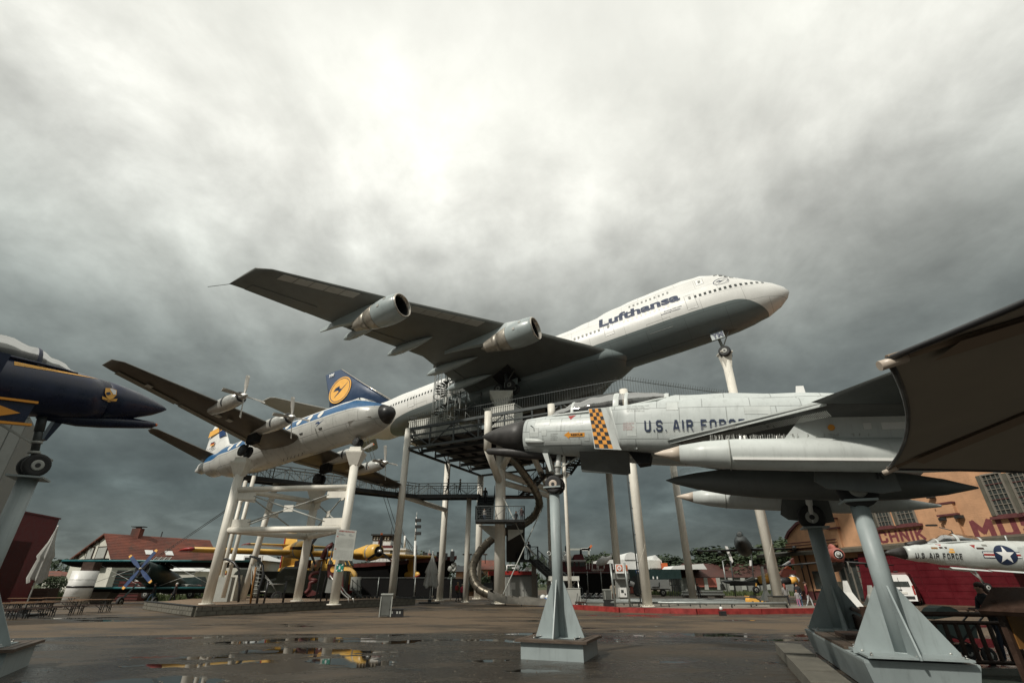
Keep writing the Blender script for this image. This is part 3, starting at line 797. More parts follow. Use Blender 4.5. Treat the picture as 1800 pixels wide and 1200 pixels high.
# footbridge
def bridge(label, P, Q, w, z, parent=None, dens=.22, n=None):
    P = V(P); Q = V(Q); P.z = Q.z = 0; t = thing('footbridge', label, 'footbridge', (P.x, P.y, 0), group='steel footbridges between the stands')
    d = (Q - P).normalized(); s_ = V((-d.y, d.x, 0)) * w / 2; Z = V((0, 0, z))
    mb = MB(); mb.prism([P - s_ + Z, Q - s_ + Z, Q + s_ + Z, P + s_ + Z], (0, 0, -.12)); mb.build('walkway', 'steeld', t, world=True)
    L = (Q - P).length; n = n or int(L / 1.3)
    for sg in (-1, 1):
        o = s_ * sg
        bm_('edge_beam', P + o + Z - V((0, 0, .2)), Q + o + Z - V((0, 0, .2)), .14, .4, 'steeld', t)
        bm_('handrail', P + o + Z + V((0, 0, 1.15)), Q + o + Z + V((0, 0, 1.15)), .08, None, 'rail', t)
        bm_('middle_rail', P + o + Z + V((0, 0, .9)), Q + o + Z + V((0, 0, .9)), .05, None, 'rail', t)
        for i in range(n + 1):
            a = P.lerp(Q, i / n) + o + Z; bm_('rail_post', a, a + V((0, 0, 1.15)), .06, None, 'rail', t)
            if i < n:
                b = P.lerp(Q, (i + 1) / n) + o + Z; bm_('diagonal', a + V((0, 0, .05 if i % 2 else 1.1)), b + V((0, 0, 1.1 if i % 2 else .05)), .045, None, 'rail', t)
        mb = MB(); m_ = int(L / dens)
        for i in range(m_):
            a = P.lerp(Q, (i + .5) / m_) + o + Z; mb.beam(a, a + V((0, 0, .9)), .018)
        stuff(mb.build('railing_bars', 'rail', t, world=True))
    return t
zb = 10.35
B1 = V((-3.4, 54.3, 0)); B2 = V((-10.6, 54.6, 0)); 
bridge('level steel footbridge where two visitors walk left of the stairs', B1, B2, 1.5, zb)
B3 = V((-24.6, 43.6, 0))
bridge('long footbridge leading away behind the propeller airliner wing', B2 + V((-.05, -.1, 0)), B3, 1.5, zb - .02)
# columns of the long bridge (a tilted tube below it)
t = thing('bridge_prop', 'white inclined tube under the footbridge between two columns', 'strut', (-10, 54, 0))
MB().tube((-12.0, 52.6, 10.1), (-7.8, 59.0, 9.4), .26, n=14).build('strut', 'col', t, world=True)
MB().tube((-22.6, 45.4, .5), (-22.0, 45.6, 10.1), .26, n=14).build('strut', 'col', t, world=True)

# zigzag stairs
stt = thing('zigzag_stairs', 'dark steel zigzag staircase with landing wrapped round the thickest column', 'stairs', (-1.2, 49.5, 0))
def flight(P, Q, w, n, side, z_rail=1.0, rails=True, solid=False):
    P = V(P); Q = V(Q); h = V((Q.x - P.x, Q.y - P.y, 0)); d = h.normalized(); s_ = V((-d.y, d.x, 0)) * w / 2
    tr = None
    rot = math.atan2(d.y, d.x); tl = h.length / n
    for i in range(n):
        c = P.lerp(Q, (i + .5) / n)
        if tr is None:
            tr = MB().box((0, 0, 0), (tl * .98, w, .07)).build('tread', 'steel', stt); tr.location = c - wloc(stt); tr.rotation_euler = (0, 0, rot); 
        else: again(tr, 'tread', stt, c - wloc(stt), (0, 0, rot))
    if solid:
        MB().prism([P - s_ + V((0, 0, -.16)), P + s_ + V((0, 0, -.16)), Q + s_ + V((0, 0, -.16)), Q - s_ + V((0, 0, -.16))], (0, 0, -.05)).build('dark_backing', 'steeld', stt, world=True)  # dark panel added below the treads to make the flight look darker
    for sg in (-1, 1):
        bm_('stringer', P + s_ * sg, Q + s_ * sg, .07, .32, 'steeld', stt)
        if rails:
            u_ = V((0, 0, z_rail)); bm_('handrail', P + s_ * sg + u_, Q + s_ * sg + u_, .06, None, 'steel', stt)
            bm_('middle_rail', P + s_ * sg + u_ * .5, Q + s_ * sg + u_ * .5, .035, None, 'steel', stt)
            for i in range(0, n + 1, 3):
                a = P.lerp(Q, i / n) + s_ * sg; bm_('rail_post', a, a + u_, .05, None, 'steel', stt)
            mb = MB()
            for i in range(n * 2):
                a = P.lerp(Q, (i + .5) / (2 * n)) + s_ * sg; mb.beam(a, a + u_, .018)
            stuff(mb.build('railing_bars', 'steel', stt, world=True))
def landing(c, sx_, sy_, z):
    MB().box((c[0], c[1], z - .1), (sx_, sy_, .2)).build('landing', 'steeld', stt, world=True)
    x0, x1, y0, y1 = c[0] - sx_ / 2, c[0] + sx_ / 2, c[1] - sy_ / 2, c[1] + sy_ / 2
    for p, q in (((x0, y0), (x1, y0)), ((x0, y0), (x0, y1)), ((x1, y0), (x1, y1))):
        P = V((*p, z)); Q = V((*q, z)); u_ = V((0, 0, 1.2))
        bm_('handrail', P + u_, Q + u_, .07, None, 'steel', stt)
        n = max(1, int((Q - P).length / 1.2))
        for i in range(n + 1): a = P.lerp(Q, i / n); bm_('rail_post', a, a + u_, .06, None, 'steel', stt)
        for i in range(n): bm_('diagonal', P.lerp(Q, i / n), P.lerp(Q, (i + 1) / n) + u_, .035, None, 'steel', stt); 
        mb = MB(); m_ = int((Q - P).length / .16)
        for i in range(m_): a = P.lerp(Q, (i + .5) / m_); mb.beam(a, a + u_, .016)
        stuff(mb.build('railing_bars', 'steel', stt, world=True))
zl = 7.15
landing((-1.15, 49.3), 4.7, 2.3, zl)
flight((-2.75, 50.2, zl), (-2.75, 54.2, zb), 1.7, 16, 1, solid=True)
flight((.35, 54.9, 3.9), (.35, 50.4, zl - .1), 1.8, 17, 1, solid=True)
MB().prism([(-.4, 50.9, zl - .25), (1.1, 50.9, zl - .25), (1.1, 50.9, zl - .9), (-.4, 50.9, zl - 1.7)], (0, .08, 0)).build('gusset_plate', 'corr', stt, world=True)
MB().prism([(-3.4, 50.9, zl - .25), (-1.7, 50.9, zl - .25), (-1.7, 50.9, zl - 1.6)], (0, .08, 0)).build('gusset_plate', 'corr', stt, world=True)
landing((1.6, 54.6), 2.2, 1.8, 3.9)
flight((6.3, 50.8, .25), (2.2, 54.2, 3.9), 1.4, 18, 1, solid=True)
flight((1.2, 56.2, zb + .1), (3.6, 58.4, 13.2), 1.3, 12, 1)
MB().box((.3, 55.6, zb), (4.6, 1.6, .15)).build('landing', 'steeld', stt, world=True)
flight((6.4, 57.0, 13.2), (8.4, 54.4, 15.7), 1.3, 12, 1)
MB().box((5.0, 58.2, 13.2), (3.2, 1.8, .15)).build('landing', 'steeld', stt, world=True)
MB().box((2.3, 55.6, 1.9), (.5, .15, 3.7)).build('stair_wall', 'conc', stt, world=True)

# the tube slide
sp = [(890, 800, 50.2), (905, 812, 50.4), (925, 838, 51.2), (941, 862, 52.3), (948, 884, 53.6), (940, 905, 54.8), (920, 921, 55.3), (895, 931, 54.9), (868, 945, 53.8), (846, 966, 52.4), (832, 992, 51.0), (832, 1016, 49.9), (843, 1034, 49.0), (862, 1044, 48.3)]
cps = [at(*q) for q in sp]
def catmull(c, k):
    out = []
    for i in range(len(c) - 1):
        p0, p1, p2, p3 = c[max(i - 1, 0)], c[i], c[i + 1], c[min(i + 2, len(c) - 1)]
        for j in range(k):
            t = j / k; out.append(.5 * ((2 * p1) + (p2 - p0) * t + (2 * p0 - 5 * p1 + 4 * p2 - p3) * t * t + (-p0 + 3 * p1 - 3 * p2 + p3) * t**3))
    out.append(c[-1]); return out
pts = catmull(cps, 6)
sld = thing('tube_slide', 'polished steel tube slide curling down round the stairs to the yard', 'slide', (pts[-1].x, pts[-1].y, 0))
for i in range(0, len(pts) - 1, 3):
    seg = pts[i:i + 4]
    if len(seg) > 1: MB().path(seg, .40, 20, cap=False).build('tube_section', 'tube', sld, world=True)
for i in range(3, len(pts) - 1, 3):
    d = (pts[i + 1] - pts[i - 1]).normalized(); MB().tube(pts[i] - d * .03, pts[i] + d * .03, .44, n=20, cap=True).build('collar', 'tube', sld, world=True)
tr = [pts[-1], V((-.6, 47.4, .48)), V((.8, 46.3, .42)), V((3.2, 44.9, .38)), V((6.9, 43.2, .34))]
mb = MB(); mb.path(tr, [.40, .42, .42, .38, .34], 14, cap=False, a0=math.pi * 1.0, a1=math.pi * 2.0); mb.path(tr, [.40, .42, .42, .38, .34], 14, cap=False, a0=0, a1=0.01)
mb2 = MB()
for p, q in zip(tr, tr[1:]):
    d = (q - p).normalized(); s_ = V((-d.y, d.x, 0)) * .42
    for sg in (-1, 1): mb2.quad(p + s_ * sg + V((0, 0, -.30)), q + s_ * sg + V((0, 0, -.30)), q + s_ * sg + V((0, 0, .12)), p + s_ * sg + V((0, 0, .32)))
    mb2.quad(p - s_ + V((0, 0, -.28)), q - s_ + V((0, 0, -.28)), q + s_ + V((0, 0, -.28)), p + s_ + V((0, 0, -.28)))
mb2.build('run_out_trough', 'trough', sld, world=True)
for p in tr[1:]: MB().tube(p - V((0, 0, .3)), V((p.x, p.y, 0)), .04, n=8).build('leg', 'steel', sld, world=True)
# suspension rods
t = thing('tension_rods', 'thin crossed steel rods bracing the thick columns beside the stairs', 'rod', (2, 48, 0))
for p, q in ((at(955, 888, 53), at(884, 1045, 46.5)), (at(884, 872, 50.3), at(925, 958, 49)), (at(925, 958, 49), at(938, 975, 50))):
    MB().tube(p, q, .05, n=8).build('rod', 'greyl', t, world=True)
t = thing('mooring_cables', 'two thin dark cables running from the deck down to the left', 'cable', (-20, 55, 0))
for du in (0, 4):
    MB().tube(at(475 + du, 843, 46), at(265 + du, 985, 74), .035, n=6).build('cable', 'steeld', t, world=True)
t = thing('guy_wires', 'pair of thin wires hanging from the jumbo tailplane to the ship', 'cable', (-12, 60, 0))
for du in (0, 6):
    MB().tube(at(642 + du, 770, 66), at(706 + du, 975, 70), .035, n=6).build('cable', 'steeld', t, world=True)

# ================================================================== STAND OF THE PROPELLER AIRLINER
VN, VR, VL = V((-11.8, 36.0, 0)), V((-20.8, 37.0, 0)), V((-17.1, 43.1, 0))
t = thing('airliner_stand', 'white three legged tube stand carrying the propeller airliner over the playground', 'stand', (-16, 39, 0))
tops = {0: 10.85, 1: 10.25, 2: 9.25}
for P, r, zt in ((VN, .31, 10.9), (VR, .33, 10.35), (VL, .33, 9.4)):
    MB().tube(P + V((0, 0, .43)), P + V((0, 0, .50)), r * 1.5, n=22).build('base_flange', 'col', t, world=True)
    MB().tube(P + V((0, 0, .4)), P + V((0, 0, zt - .75)), r, n=22).build('leg', 'col', t, world=True)
    mb = MB(); mb.loft([[P + V((sx_ * w, sy_ * w, z)) for sx_, sy_ in ((-1, -1), (1, -1), (1, 1), (-1, 1))] for w, z in ((.30, zt - 1.35), (.62, zt - .45), (.62, zt - .35), (.45, zt - .35), (.40, zt))], smooth=False)
    mb.build('wheel_cradle', 'col', t, world=True)
for z, r in ((8.0, .20), (5.15, .215)):
    for P, Q in ((VN, VR), (VR, VL), (VN, VL)):
        MB().tube(P + V((0, 0, z)), Q + V((0, 0, z)), r, n=20).build('cross_tube', 'col', t, world=True)
        d = (Q - P).normalized(); k = -1 if z > 6 else 1
        for A, e in ((P, d), (Q, -d)):
            MB().box(A + e * 1.0 + V((0, 0, z + k * .48)), (1.5, .07, .5), Matrix.Rotation(math.atan2(d.y, d.x), 3, 'Z')).build('gusset_plate', 'col', t, world=True)
for P, Q in ((VN, VR), (VR, VL), (VN, VL)):
    d = (Q - P).normalized(); a, b = P + d * 1.6, Q - d * 1.6; c = (a + b) / 2 + V((0, 0, 6.58))
    MB().box(c, (.7, .08, .45), Matrix.Rotation(math.atan2(d.y, d.x), 3, 'Z')).build('joint_plate', 'col', t, world=True)
    for e, z in ((a, 7.5), (a, 5.65), (b, 7.5), (b, 5.65)):
        MB().tube(e + V((0, 0, z)), c, .05, n=8).build('brace_rod', 'greyl', t, world=True)
# ladder of two inclined tubes
la = thing('inclined_ladder', 'pale twin tube ladder frame leaning beside the left stand leg', 'ladder', (-21, 40, 0))
for (u0, v0, Y0), (u1, v1, Y1) in (((392, 1050, 41), (447, 836, 41.5)), ((381, 1050, 42), (432, 845, 43))):
    MB().tube(at(u0, v0, Y0), at(u1, v1, Y1), .16, n=12).build('rail', 'col', la, world=True)
for f in (.28, .52, .8):
    MB().tube(at(392, 1050, 41).lerp(at(447, 836, 41.5), f), at(381, 1050, 42).lerp(at(432, 845, 43), f), .08, n=8).build('rung', 'col', la, world=True)
MB().box(at(394, 1035, 42) , (1.1, .5, 1.7)).build('control_box', 'greyl', la, world=True)

# ================================================================== THE JUMBO JET
JR = rotm(-.499, -.129, -.119)
J = thing('jumbo_jet', 'huge white four engined airliner with grey belly and blue tail raised on tall columns', 'airliner', (28.818, 42.015, 29.598), JR)
JT = smooth_tab([(0, -.62, -.9, .02), (-.35, -.1, -1.45, .62), (-1.2, .62, -2.1, 1.35), (-2.6, 1.55, -2.7, 2.0), (-4.2, 2.7, -3.0, 2.5), (-5.8, 3.85, -3.18, 2.85), (-7.5, 4.6, -3.25, 3.05),
                 (-9.5, 4.85, -3.28, 3.18), (-12, 4.85, -3.3, 3.25), (-15, 4.75, -3.3, 3.25), (-18, 4.45, -3.3, 3.25), (-21, 3.85, -3.3, 3.25), (-24, 3.4, -3.3, 3.25), (-27, 3.25, -3.3, 3.25),
                 (-44, 3.25, -3.25, 3.25), (-49, 3.22, -2.95, 3.2), (-54, 3.15, -2.2, 2.85), (-59, 3.0, -1.1, 2.3), (-63.5, 2.75, .1, 1.6), (-67, 2.3, 1.1, .85), (-68.6, 1.95, 1.45, .25)], .8)
def jring(x, top, bot, hw, n=64):
    q = []
    zc = min(0, (top + bot) / 2) if top < 3 else 0
    h1 = min(top, 3.25) - zc if top > zc else .01
    hb = zc - bot
    for j in range(n):
        a = 2 * math.pi * j / n; c, s_ = math.cos(a), math.sin(a)
        if s_ < 0: q.append(V((x, hw * c, zc + hb * s_))); continue
        p1 = (abs(c / hw) ** 2 + abs(s_ / max(h1, .01)) ** 2) ** -.5
        r = p1
        if top > 3.25:   # upper deck lobe
            r2 = 2.15; zz = top - r2; hw2 = 2.3 if x > -4 or True else 2
            # intersect ray with ellipse centred (0, zz)
            A = (c / hw2) ** 2 + (s_ / r2) ** 2; B = -2 * s_ * zz / r2**2; Cc = zz * zz / r2**2 - 1
            D = B * B - 4 * A * Cc
            if D > 0:
                t = (-B + math.sqrt(D)) / (2 * A)
                if t > 0: r = (max(p1, 0) ** 10 + t ** 10) ** .1
        q.append(V((x, r * c, zc + r * s_)))
    return q
mb = MB(); mb.loft([jring(*r) for r in JT]); mb.build('fuselage', 'jumbo', J)
def jside(x, z, out=.015, sgn=-1):
    r = jring(x, *interp(JT, x), n=96); best = None
    for a, b in zip(r, r[1:]):
        if a.y * sgn >= 0 and b.y * sgn >= 0 and (a.z - z) * (b.z - z) <= 0 and abs(a.z - b.z) > 1e-6:
            t = (z - a.z) / (b.z - a.z); y = a.y + (b.y - a.y) * t
            if best is None or abs(y) > abs(best): best = y
    y = best if best is not None else sgn * .2
    return V((x, y + sgn * out, z))
def jpatch(x0, x1, z0, z1, out, th=.03):
    mb = MB(); a = [jside(x0, z0, out), jside(x1, z0, out), jside(x1, z1, out), jside(x0, z1, out)]
    mb.prism(a, (0, -th, 0)); return mb
# cabin windows
def jwin(xs, z, m, w=.25, h=.36):
    for x in xs: jpatch(x + w / 2, x - w / 2, z - h / 2, z + h / 2, .005, .012).build('window', m, J)
jwin([-2.05 - .51 * i for i in range(14)], .38, 'pane')
jwin([-11.6 - .51 * i for i in range(12)], .38, 'lgrey')
jwin([-19.7 - .51 * i for i in range(7)], .40, 'grey')
jwin([-38.6 - .51 * i for i in range(37)], .42, 'pane')
jwin([-57.6 - .51 * i for i in range(5)], .62, 'pane')
jwin([-11.3 - .5 * i for i in range(10)], 2.75, 'grey', .22, .3)
MB().box((0, 0, 0), (.01, .01, .01))
for x in (-4.6, -5.05, -5.5, -6.0): jpatch(x + .19, x - .19, interp(JT, x)[0] - .95, interp(JT, x)[0] - .55, .02).build('cockpit_window', 'pane', J)
def frame(x0, x1, z0, z1, w=.035, m='grey'):
    mb = MB(); s_ = 5
    for a, b in (((x0, z0), (x1, z0)), ((x1, z0), (x1, z1)), ((x1, z1), (x0, z1)), ((x0, z1), (x0, z0))):
        for i in range(s_):
            p = jside(a[0] + (b[0] - a[0]) * i / s_, a[1] + (b[1] - a[1]) * i / s_, .0); q = jside(a[0] + (b[0] - a[0]) * (i + 1) / s_, a[1] + (b[1] - a[1]) * (i + 1) / s_, .0); mb.beam(p, q, w)
    return mb
for x0, x1, z0, z1 in ((-8.75, -9.8, -.95, .9), (-18.0, -19.1, -.7, .9), (-46.6, -47.7, -.8, .9), (-55.8, -56.8, -.5, 1.1), (-7.4, -8.2, 2.2, 3.1)):
    d = jpatch(x0, x1, z0, z1, .004, .02).build('door', 'white2', J); frame(x0, x1, z0, z1).build('door_frame', 'grey', d)
    jpatch((x0 + x1) / 2 + .13, (x0 + x1) / 2 - .13, z1 - .62, z1 - .28, .03).build('window', 'grey', d)
frame(-11.8, -14.4, -2.0, -1.0, .02, 'grey').build('cargo_door_frame', 'grey', J)
frame(-44.5, -47.0, -1.9, -.75, .02, 'grey').build('cargo_door_frame', 'grey', J)
# the name on the side
text('Lufthansa', lambda a, b: jside(-19.6 + 9.4 * a, .74 + 1.62 * b - .16 * a, .03), 'letter', 'lettering', J, bold=.04, cuts=14)
text('Boeing 747-230', lambda a, b: jside(-12.2 + 1.9 * a, -.33 + .14 * b, .03), 'letter', 'lettering', J, cuts=3)
text('Schleswig-Holstein', lambda a, b: jside(-12.6 + 2.1 * a, -.58 + .14 * b, .03), 'letter', 'lettering', J, cuts=3)
def crane(f, m, parent, name='crane_emblem', th=None):
    """a flying bird inside the ring: f maps unit disc coordinates"""
    mb = MB()
    body = [(-.10, -.13), (.14, .04), (.66, .42), (.70, .42), (.24, .0), (.0, -.22), (-.42, -.52), (-.48, -.52)]
    mb.quad(*[f(*p) for p in body])
    for i in range(5):
        o = i * .055; mb.quad(f(-.66 + o * .6, .02 + o), f(-.16, .02 + o * 1.0), f(-.02 - o * .3, .10 + o * .8), f(-.10, .14 + o), f(-.62 + o * .6, .05 + o))
    mb.quad(f(-.20, .12), f(.05, .10), f(.14, .02), f(-.08, -.12), f(-.2, .0))
    return mb.build(name, m, parent, fix=False)
def ringmesh(f, r0, r1, n=40):
    mb = MB(); q = []
    for i in range(n):
        a = 2 * math.pi * i / n; q += [f(math.cos(a) * r0, math.sin(a) * r0), f(math.cos(a) * r1, math.sin(a) * r1)]
    return mb.add(q, [(2 * i, 2 * i + 1, (2 * i + 3) % (2 * n), (2 * i + 2) % (2 * n)) for i in range(n)])
ff = lambda a, b: jside(-5.75 + .80 * a, 1.55 + .5 * b, .03)
ringmesh(ff, .9, 1.0).build('ring_emblem', 'letter', J, fix=False); crane(ff, 'letter', J)
# belly fairing, wings
mb = MB()
rr = []
for x, hw, bt, tp in ((-17, 1.2, -3.0, -2.2), (-19.5, 2.9, -3.62, -1.4), (-23, 3.55, -4.0, -.9), (-30, 3.75, -4.1, -.7), (-37, 3.7, -4.0, -.8), (-41, 3.2, -3.75, -1.2), (-45, 1.6, -3.1, -2.0)):
    rr.append(ring(x, tp, bt, hw, 36, 2.6))
mb.loft(rr); mb.build('wing_root_fairing', 'jumbo', J)
def jwing(sg):
    z = lambda y: -2.15 + .118 * (y - 3) + .0006 * (y - 3) ** 2
    st = []
    for y, xl, xt, th in ((0, -17.0, -37.3, 1.9), (3.0, -19.6, -37.4, 1.75), (12.0, -27.4, -38.2, 1.15), (21, -36.0, -43.4, .75), (28.9, -43.3, -47.9, .42), (29.8, -44.6, -48.5, .22)):
        st.append(((xl, sg * y, z(y)), (xt, sg * y, z(y) - .15), th))
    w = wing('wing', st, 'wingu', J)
    def under(x, y, dn=.02):    # lower skin at (x, y)
        for (a, b, th), (a2, b2, th2) in zip(st, st[1:]):
            if abs(a[1]) <= y <= abs(a2[1]) + 1e-6:
                t = (y - abs(a[1])) / (abs(a2[1]) - abs(a[1])); xl = a[0] + (a2[0] - a[0]) * t; xt = b[0] + (b2[0] - b[0]) * t; zz = a[2] + (a2[2] - a[2]) * t; h = th + (th2 - th) * t
                c = (x - xl) / (xt - xl); c = min(max(c, .0005), .999)
                return V((x, sg * y, zz - .15 * c - .8 * h * (1.4845 * math.sqrt(c) - .63 * c - 1.758 * c * c + 1.4215 * c**3 - .5075 * c**4) - dn))
        return V((x, sg * y, z(y)))
    le = lambda y: interp([(-0, -17.0), (-3, -19.6), (-12, -27.4), (-21, -36.0), (-28.9, -43.3), (-29.8, -44.6)], -y)[0]
    for y0, y1, n in ((28.0, 22.6, 5), (19.9, 13.3, 6)):
        for i in range(n):
            a = y0 + (y1 - y0) * i / n; b = y0 + (y1 - y0) * (i + 1) / n - (.06 if y0 > y1 else 0) * -1
            mb = MB(); P = [under(le(a) - .28, a), under(le(b) - .28, b), under(le(b) - 1.25, b), under(le(a) - 1.25, a)]
            mb.prism(P, (0, 0, -.03)); mb.build('leading_edge_panel', 'plate', w)
    # flaps / aileron joints on the rear edge
    for y0, y1 in ((3.6, 10.2), (14.0, 19.6), (23.5, 28.6)):
        te = lambda y: interp([(0, -37.3), (-3, -37.4), (-12, -38.2), (-21, -43.4), (-28.9, -47.9), (-29.8, -48.5)], -y)[0]
        mb = MB(); P = [under(te(y0) + 1.9, y0), under(te(y1) + 1.3, y1), under(te(y1) + .05, y1), under(te(y0) + .05, y0)]
        mb.prism(P, (0, 0, -.04)); mb.build('flap', 'wingu', w)
    for y, L in ((6.1, 6.6), (9.6, 7.2), (14.6, 6.4), (18.9, 5.6)):
        te_ = interp([(0, -37.3), (-3, -37.4), (-12, -38.2), (-21, -43.4), (-28.9, -47.9)], -y)[0]; x1 = te_ - 1.5; x0 = x1 + L; rr = []
        for t, hw in ((0, .02), (.15, .22), (.4, .40), (.7, .46), (.86, .36), (.95, .18), (1, .02)):
            x = x0 + (x1 - x0) * t; zz = under(max(x, te_ + .05), y).z - .25 - .25 * t; rr.append(ring(x, zz + hw * 1.2, zz - hw * 1.1, hw, 14))
            for p in rr[-1]: p.y += sg * y
        MB().loft(rr).build('flap_track_fairing', 'nac', w)
    if sg < 0:
        MB().tube((-48.2, -29.7, z(29.7) - .2), (-50.6, -30.6, z(29.7) - .1), .03, n=6).build('wing_tip_probe', 'steel', w)
    # engines
    for y, x0, ze in ((11.75, -23.9, -3.05), (21.0, -33.6, -2.1)):
        e = thing('engine', '', '', (x0, sg * y, ze)); del e['label']; del e['category']; e.parent = J
        prof = [(-.0, 1.13), (.10, 1.20), (-.25, 1.30), (-1.0, 1.38), (-1.8, 1.39), (-2.5, 1.30), (-3.0, 1.20)]
        prof = [(.02, 1.14), (.0, 1.22), (-.25, 1.31), (-1.0, 1.39), (-1.8, 1.39), (-2.6, 1.31), (-3.1, 1.20)]
        MB().path([(x, 0, 0) for x, r in prof], [r for x, r in prof], 32, cap=False).build('fan_cowl', 'nac', e)
        MB().lathe((0, 0, 0), (1, 0, 0), [(-.05, 1.245), (.03, 1.22), (.07, 1.17), (.03, 1.11), (-.3, 1.055)], 36).build('inlet_lip', 'lip', e)
        MB().path([(-.25, 0, 0), (-1.6, 0, 0)], [1.06, 1.10], 32, cap=False).build('inlet_duct', 'steeld', e)
        fan = MB(); fan.tube((-1.35, 0, 0), (-1.3, 0, 0), 1.08, n=24); fan.build('fan', 'dark', e)
        MB().path([(-1.3, 0, 0), (-1.05, 0, 0), (-.85, 0, 0)], [.34, .24, .02], 16).build('spinner', 'steel', e)
        MB().path([(-3.02, 0, 0), (-3.1, 0, 0), (-3.7, 0, 0), (-4.1, 0, 0)], [1.24, 1.25, 1.13, 1.04], 32).build('reverser_sleeve', 'nac2', e)
        MB().path([(-4.1, 0, 0), (-5.2, 0, 0), (-6.0, 0, 0)], [.95, .74, .58], 28, cap=False).build('exhaust_nozzle', 'nac2', e)
        MB().path([(-4.2, 0, 0), (-4.9, 0, 0), (-4.95, 0, 0)], [1.0, .84, .70], 28).build('core_cowl', 'nac2', e)
        MB().path([(-5.4, 0, 0), (-6.1, 0, 0), (-6.6, 0, 0)], [.5, .3, .04], 16).build('exhaust_plug', 'nac2', e)
        top = (z(y) - ze)
        mb = MB(); rr = []
        for x, zt, zb_, w_ in ((-.6, 1.40, 1.30, .06), (-1.6, 1.65, 1.1, .2), (-3.2, 2.0 if y < 15 else 1.7, .9, .26), (-6.0, top - .1, .4, .26), (-8.6, top - .2, top - 1.1, .2), (-11.4, top - .4, top - .75, .04)):
            rr.append([V((x, -w_, zb_)), V((x, w_, zb_)), V((x, w_ * .9, zt)), V((x, -w_ * .9, zt))])
        mb.loft(rr, smooth=False); mb.build('pylon', 'nac', e)
        for a, (dx, dz, hx, hz) in enumerate(((-1.2, .45, .3, .28), (-1.9, -.15, .28, .26))):
            r = 1.39; yy = -math.sqrt(r * r - dz * dz)
            if sg < 0: MB().box((dx, yy - .01, dz), (hx, .04, hz), Matrix.Rotation(math.asin(dz / r) * -1, 3, 'X')).build('cowl_decal', 'plate', e)
    return w
jwing(-1); jwing(1)
# tail
fin = wing('fin', [((-53.0, 0, 2.9), (-66.2, 0, 2.3), .9), ((-60.0, 0, 8.6), (-67.6, 0, 8.0), .7), ((-66.05, 0, 13.75), (-69.9, 0, 13.95), .4)], 'finblue', J, vert=True)
MB().path([(-53.2, 0, 3.3), (-60.0, 0, 8.7), (-66.0, 0, 13.75)], .09, 8).build('leading_edge_strip', 'lip', fin)
fd = lambda a, b: V((-65.15 + 2.45 * a, -.335, 9.25 + 2.45 * b))
fo = lambda o: (lambda a, b: fd(a, b) + V((0, -o, 0)))
MB().add([fo(.0)(math.cos(i * math.pi / 24), math.sin(i * math.pi / 24)) for i in range(48)], [tuple(range(48))]).build('yellow_disc', 'yellow', fin, fix=False)
ringmesh(fo(.015), .86, .91, 48).build('ring_emblem', 'finblue', fin, fix=False)
crane(lambda a, b: fo(.02)(a * .95, b * .95), 'finblue', fin)
text('YM', flat((-68.75, -.33, 12.8), (1.25, 0, 0), (.15, 0, .62)), 'white2', 'lettering', fin, bold=.05)
for sg in (-1, 1):
    wing('tailplane', [((-57.0, 0, 1.9), (-66.2, 0, 1.7), .8), ((-58.6, sg * 1.6, 2.0), (-66.3, sg * 1.6, 1.8), .7), ((-65.9, sg * 10.7, 3.15), (-68.6, sg * 10.7, 3.05), .26), ((-66.5, sg * 11.1, 3.2), (-68.6, sg * 11.1, 3.1), .12)], 'plate', J)
# gear
def truck(cx, cy, cz, zl):
    gr = thing('main_gear', '', '', (cx, cy, cz)); del gr['label']; del gr['category']; gr.parent = J
    MB().tube((0, 0, 0), (0, 0, zl), .2, n=12).build('leg', 'steel', gr); MB().beam((-.85, 0, 0), (.85, 0, 0), .2).build('bogie_beam', 'steel', gr)
    for dx in (-.75, .75):
        for dy in (-.56, .56): wheel(gr, (dx, dy, -.05), .62, .42, (0, 1, 0), 'grey')
    MB().beam((.2, 0, zl * .4), (1.5, 0, zl), .12).build('drag_strut', 'steel', gr)
    return gr
truck(-31.0, -5.5, -4.75, 2.6); truck(-31.0, 5.5, -4.75, 2.6); truck(-34.4, -1.95, -5.5, 2.0); truck(-34.4, 1.95, -5.5, 2.0)
MB().prism([(-30.1, -4.3, -2.9), (-31.9, -4.3, -2.9), (-31.9, -4.5, -4.2), (-30.1, -4.5, -4.2)], (0, -.06, 0)).build('gear_door', 'nac', J)
MB().prism([(-30.0, -3.6, -3.0), (-32.6, -3.6, -3.1), (-32.6, -5.9, -2.7), (-30.0, -6.8, -2.5)], (0, 0, -.06)).build('wheel_well', 'dark', J)  # dark slab in place of a real recess, its shade in the colour
ngr = thing('nose_gear', '', '', (-7.9, 0, -5.6)); del ngr['label']; del ngr['category']; ngr.parent = J
MB().tube((0, 0, 0), (-.1, 0, 2.6), .15, n=12).build('leg', 'greyl', ngr)
MB().beam((.1, 0, .9), (1.1, 0, 2.5), .1).build('drag_strut', 'greyl', ngr); MB().beam((.1, -.3, .6), (-.6, -.3, -.1), .06).build('torque_link', 'steel', ngr)
for dy in (-.45, .45): wheel(ngr, (0, dy, 0), .60, .40, (0, 1, 0))
dd = MB().prism([(.55, -.75, 2.35), (-.75, -.75, 2.35), (-.75, -.95, 1.35), (.55, -.95, 1.35)], (0, -.05, 0)).build('gear_door', 'nac', ngr)
text('YM', flat((-.66, -1.01, 1.45), (1.15, 0, 0), (0, .16, .78)), 'letter', 'lettering', dd, bold=.05)

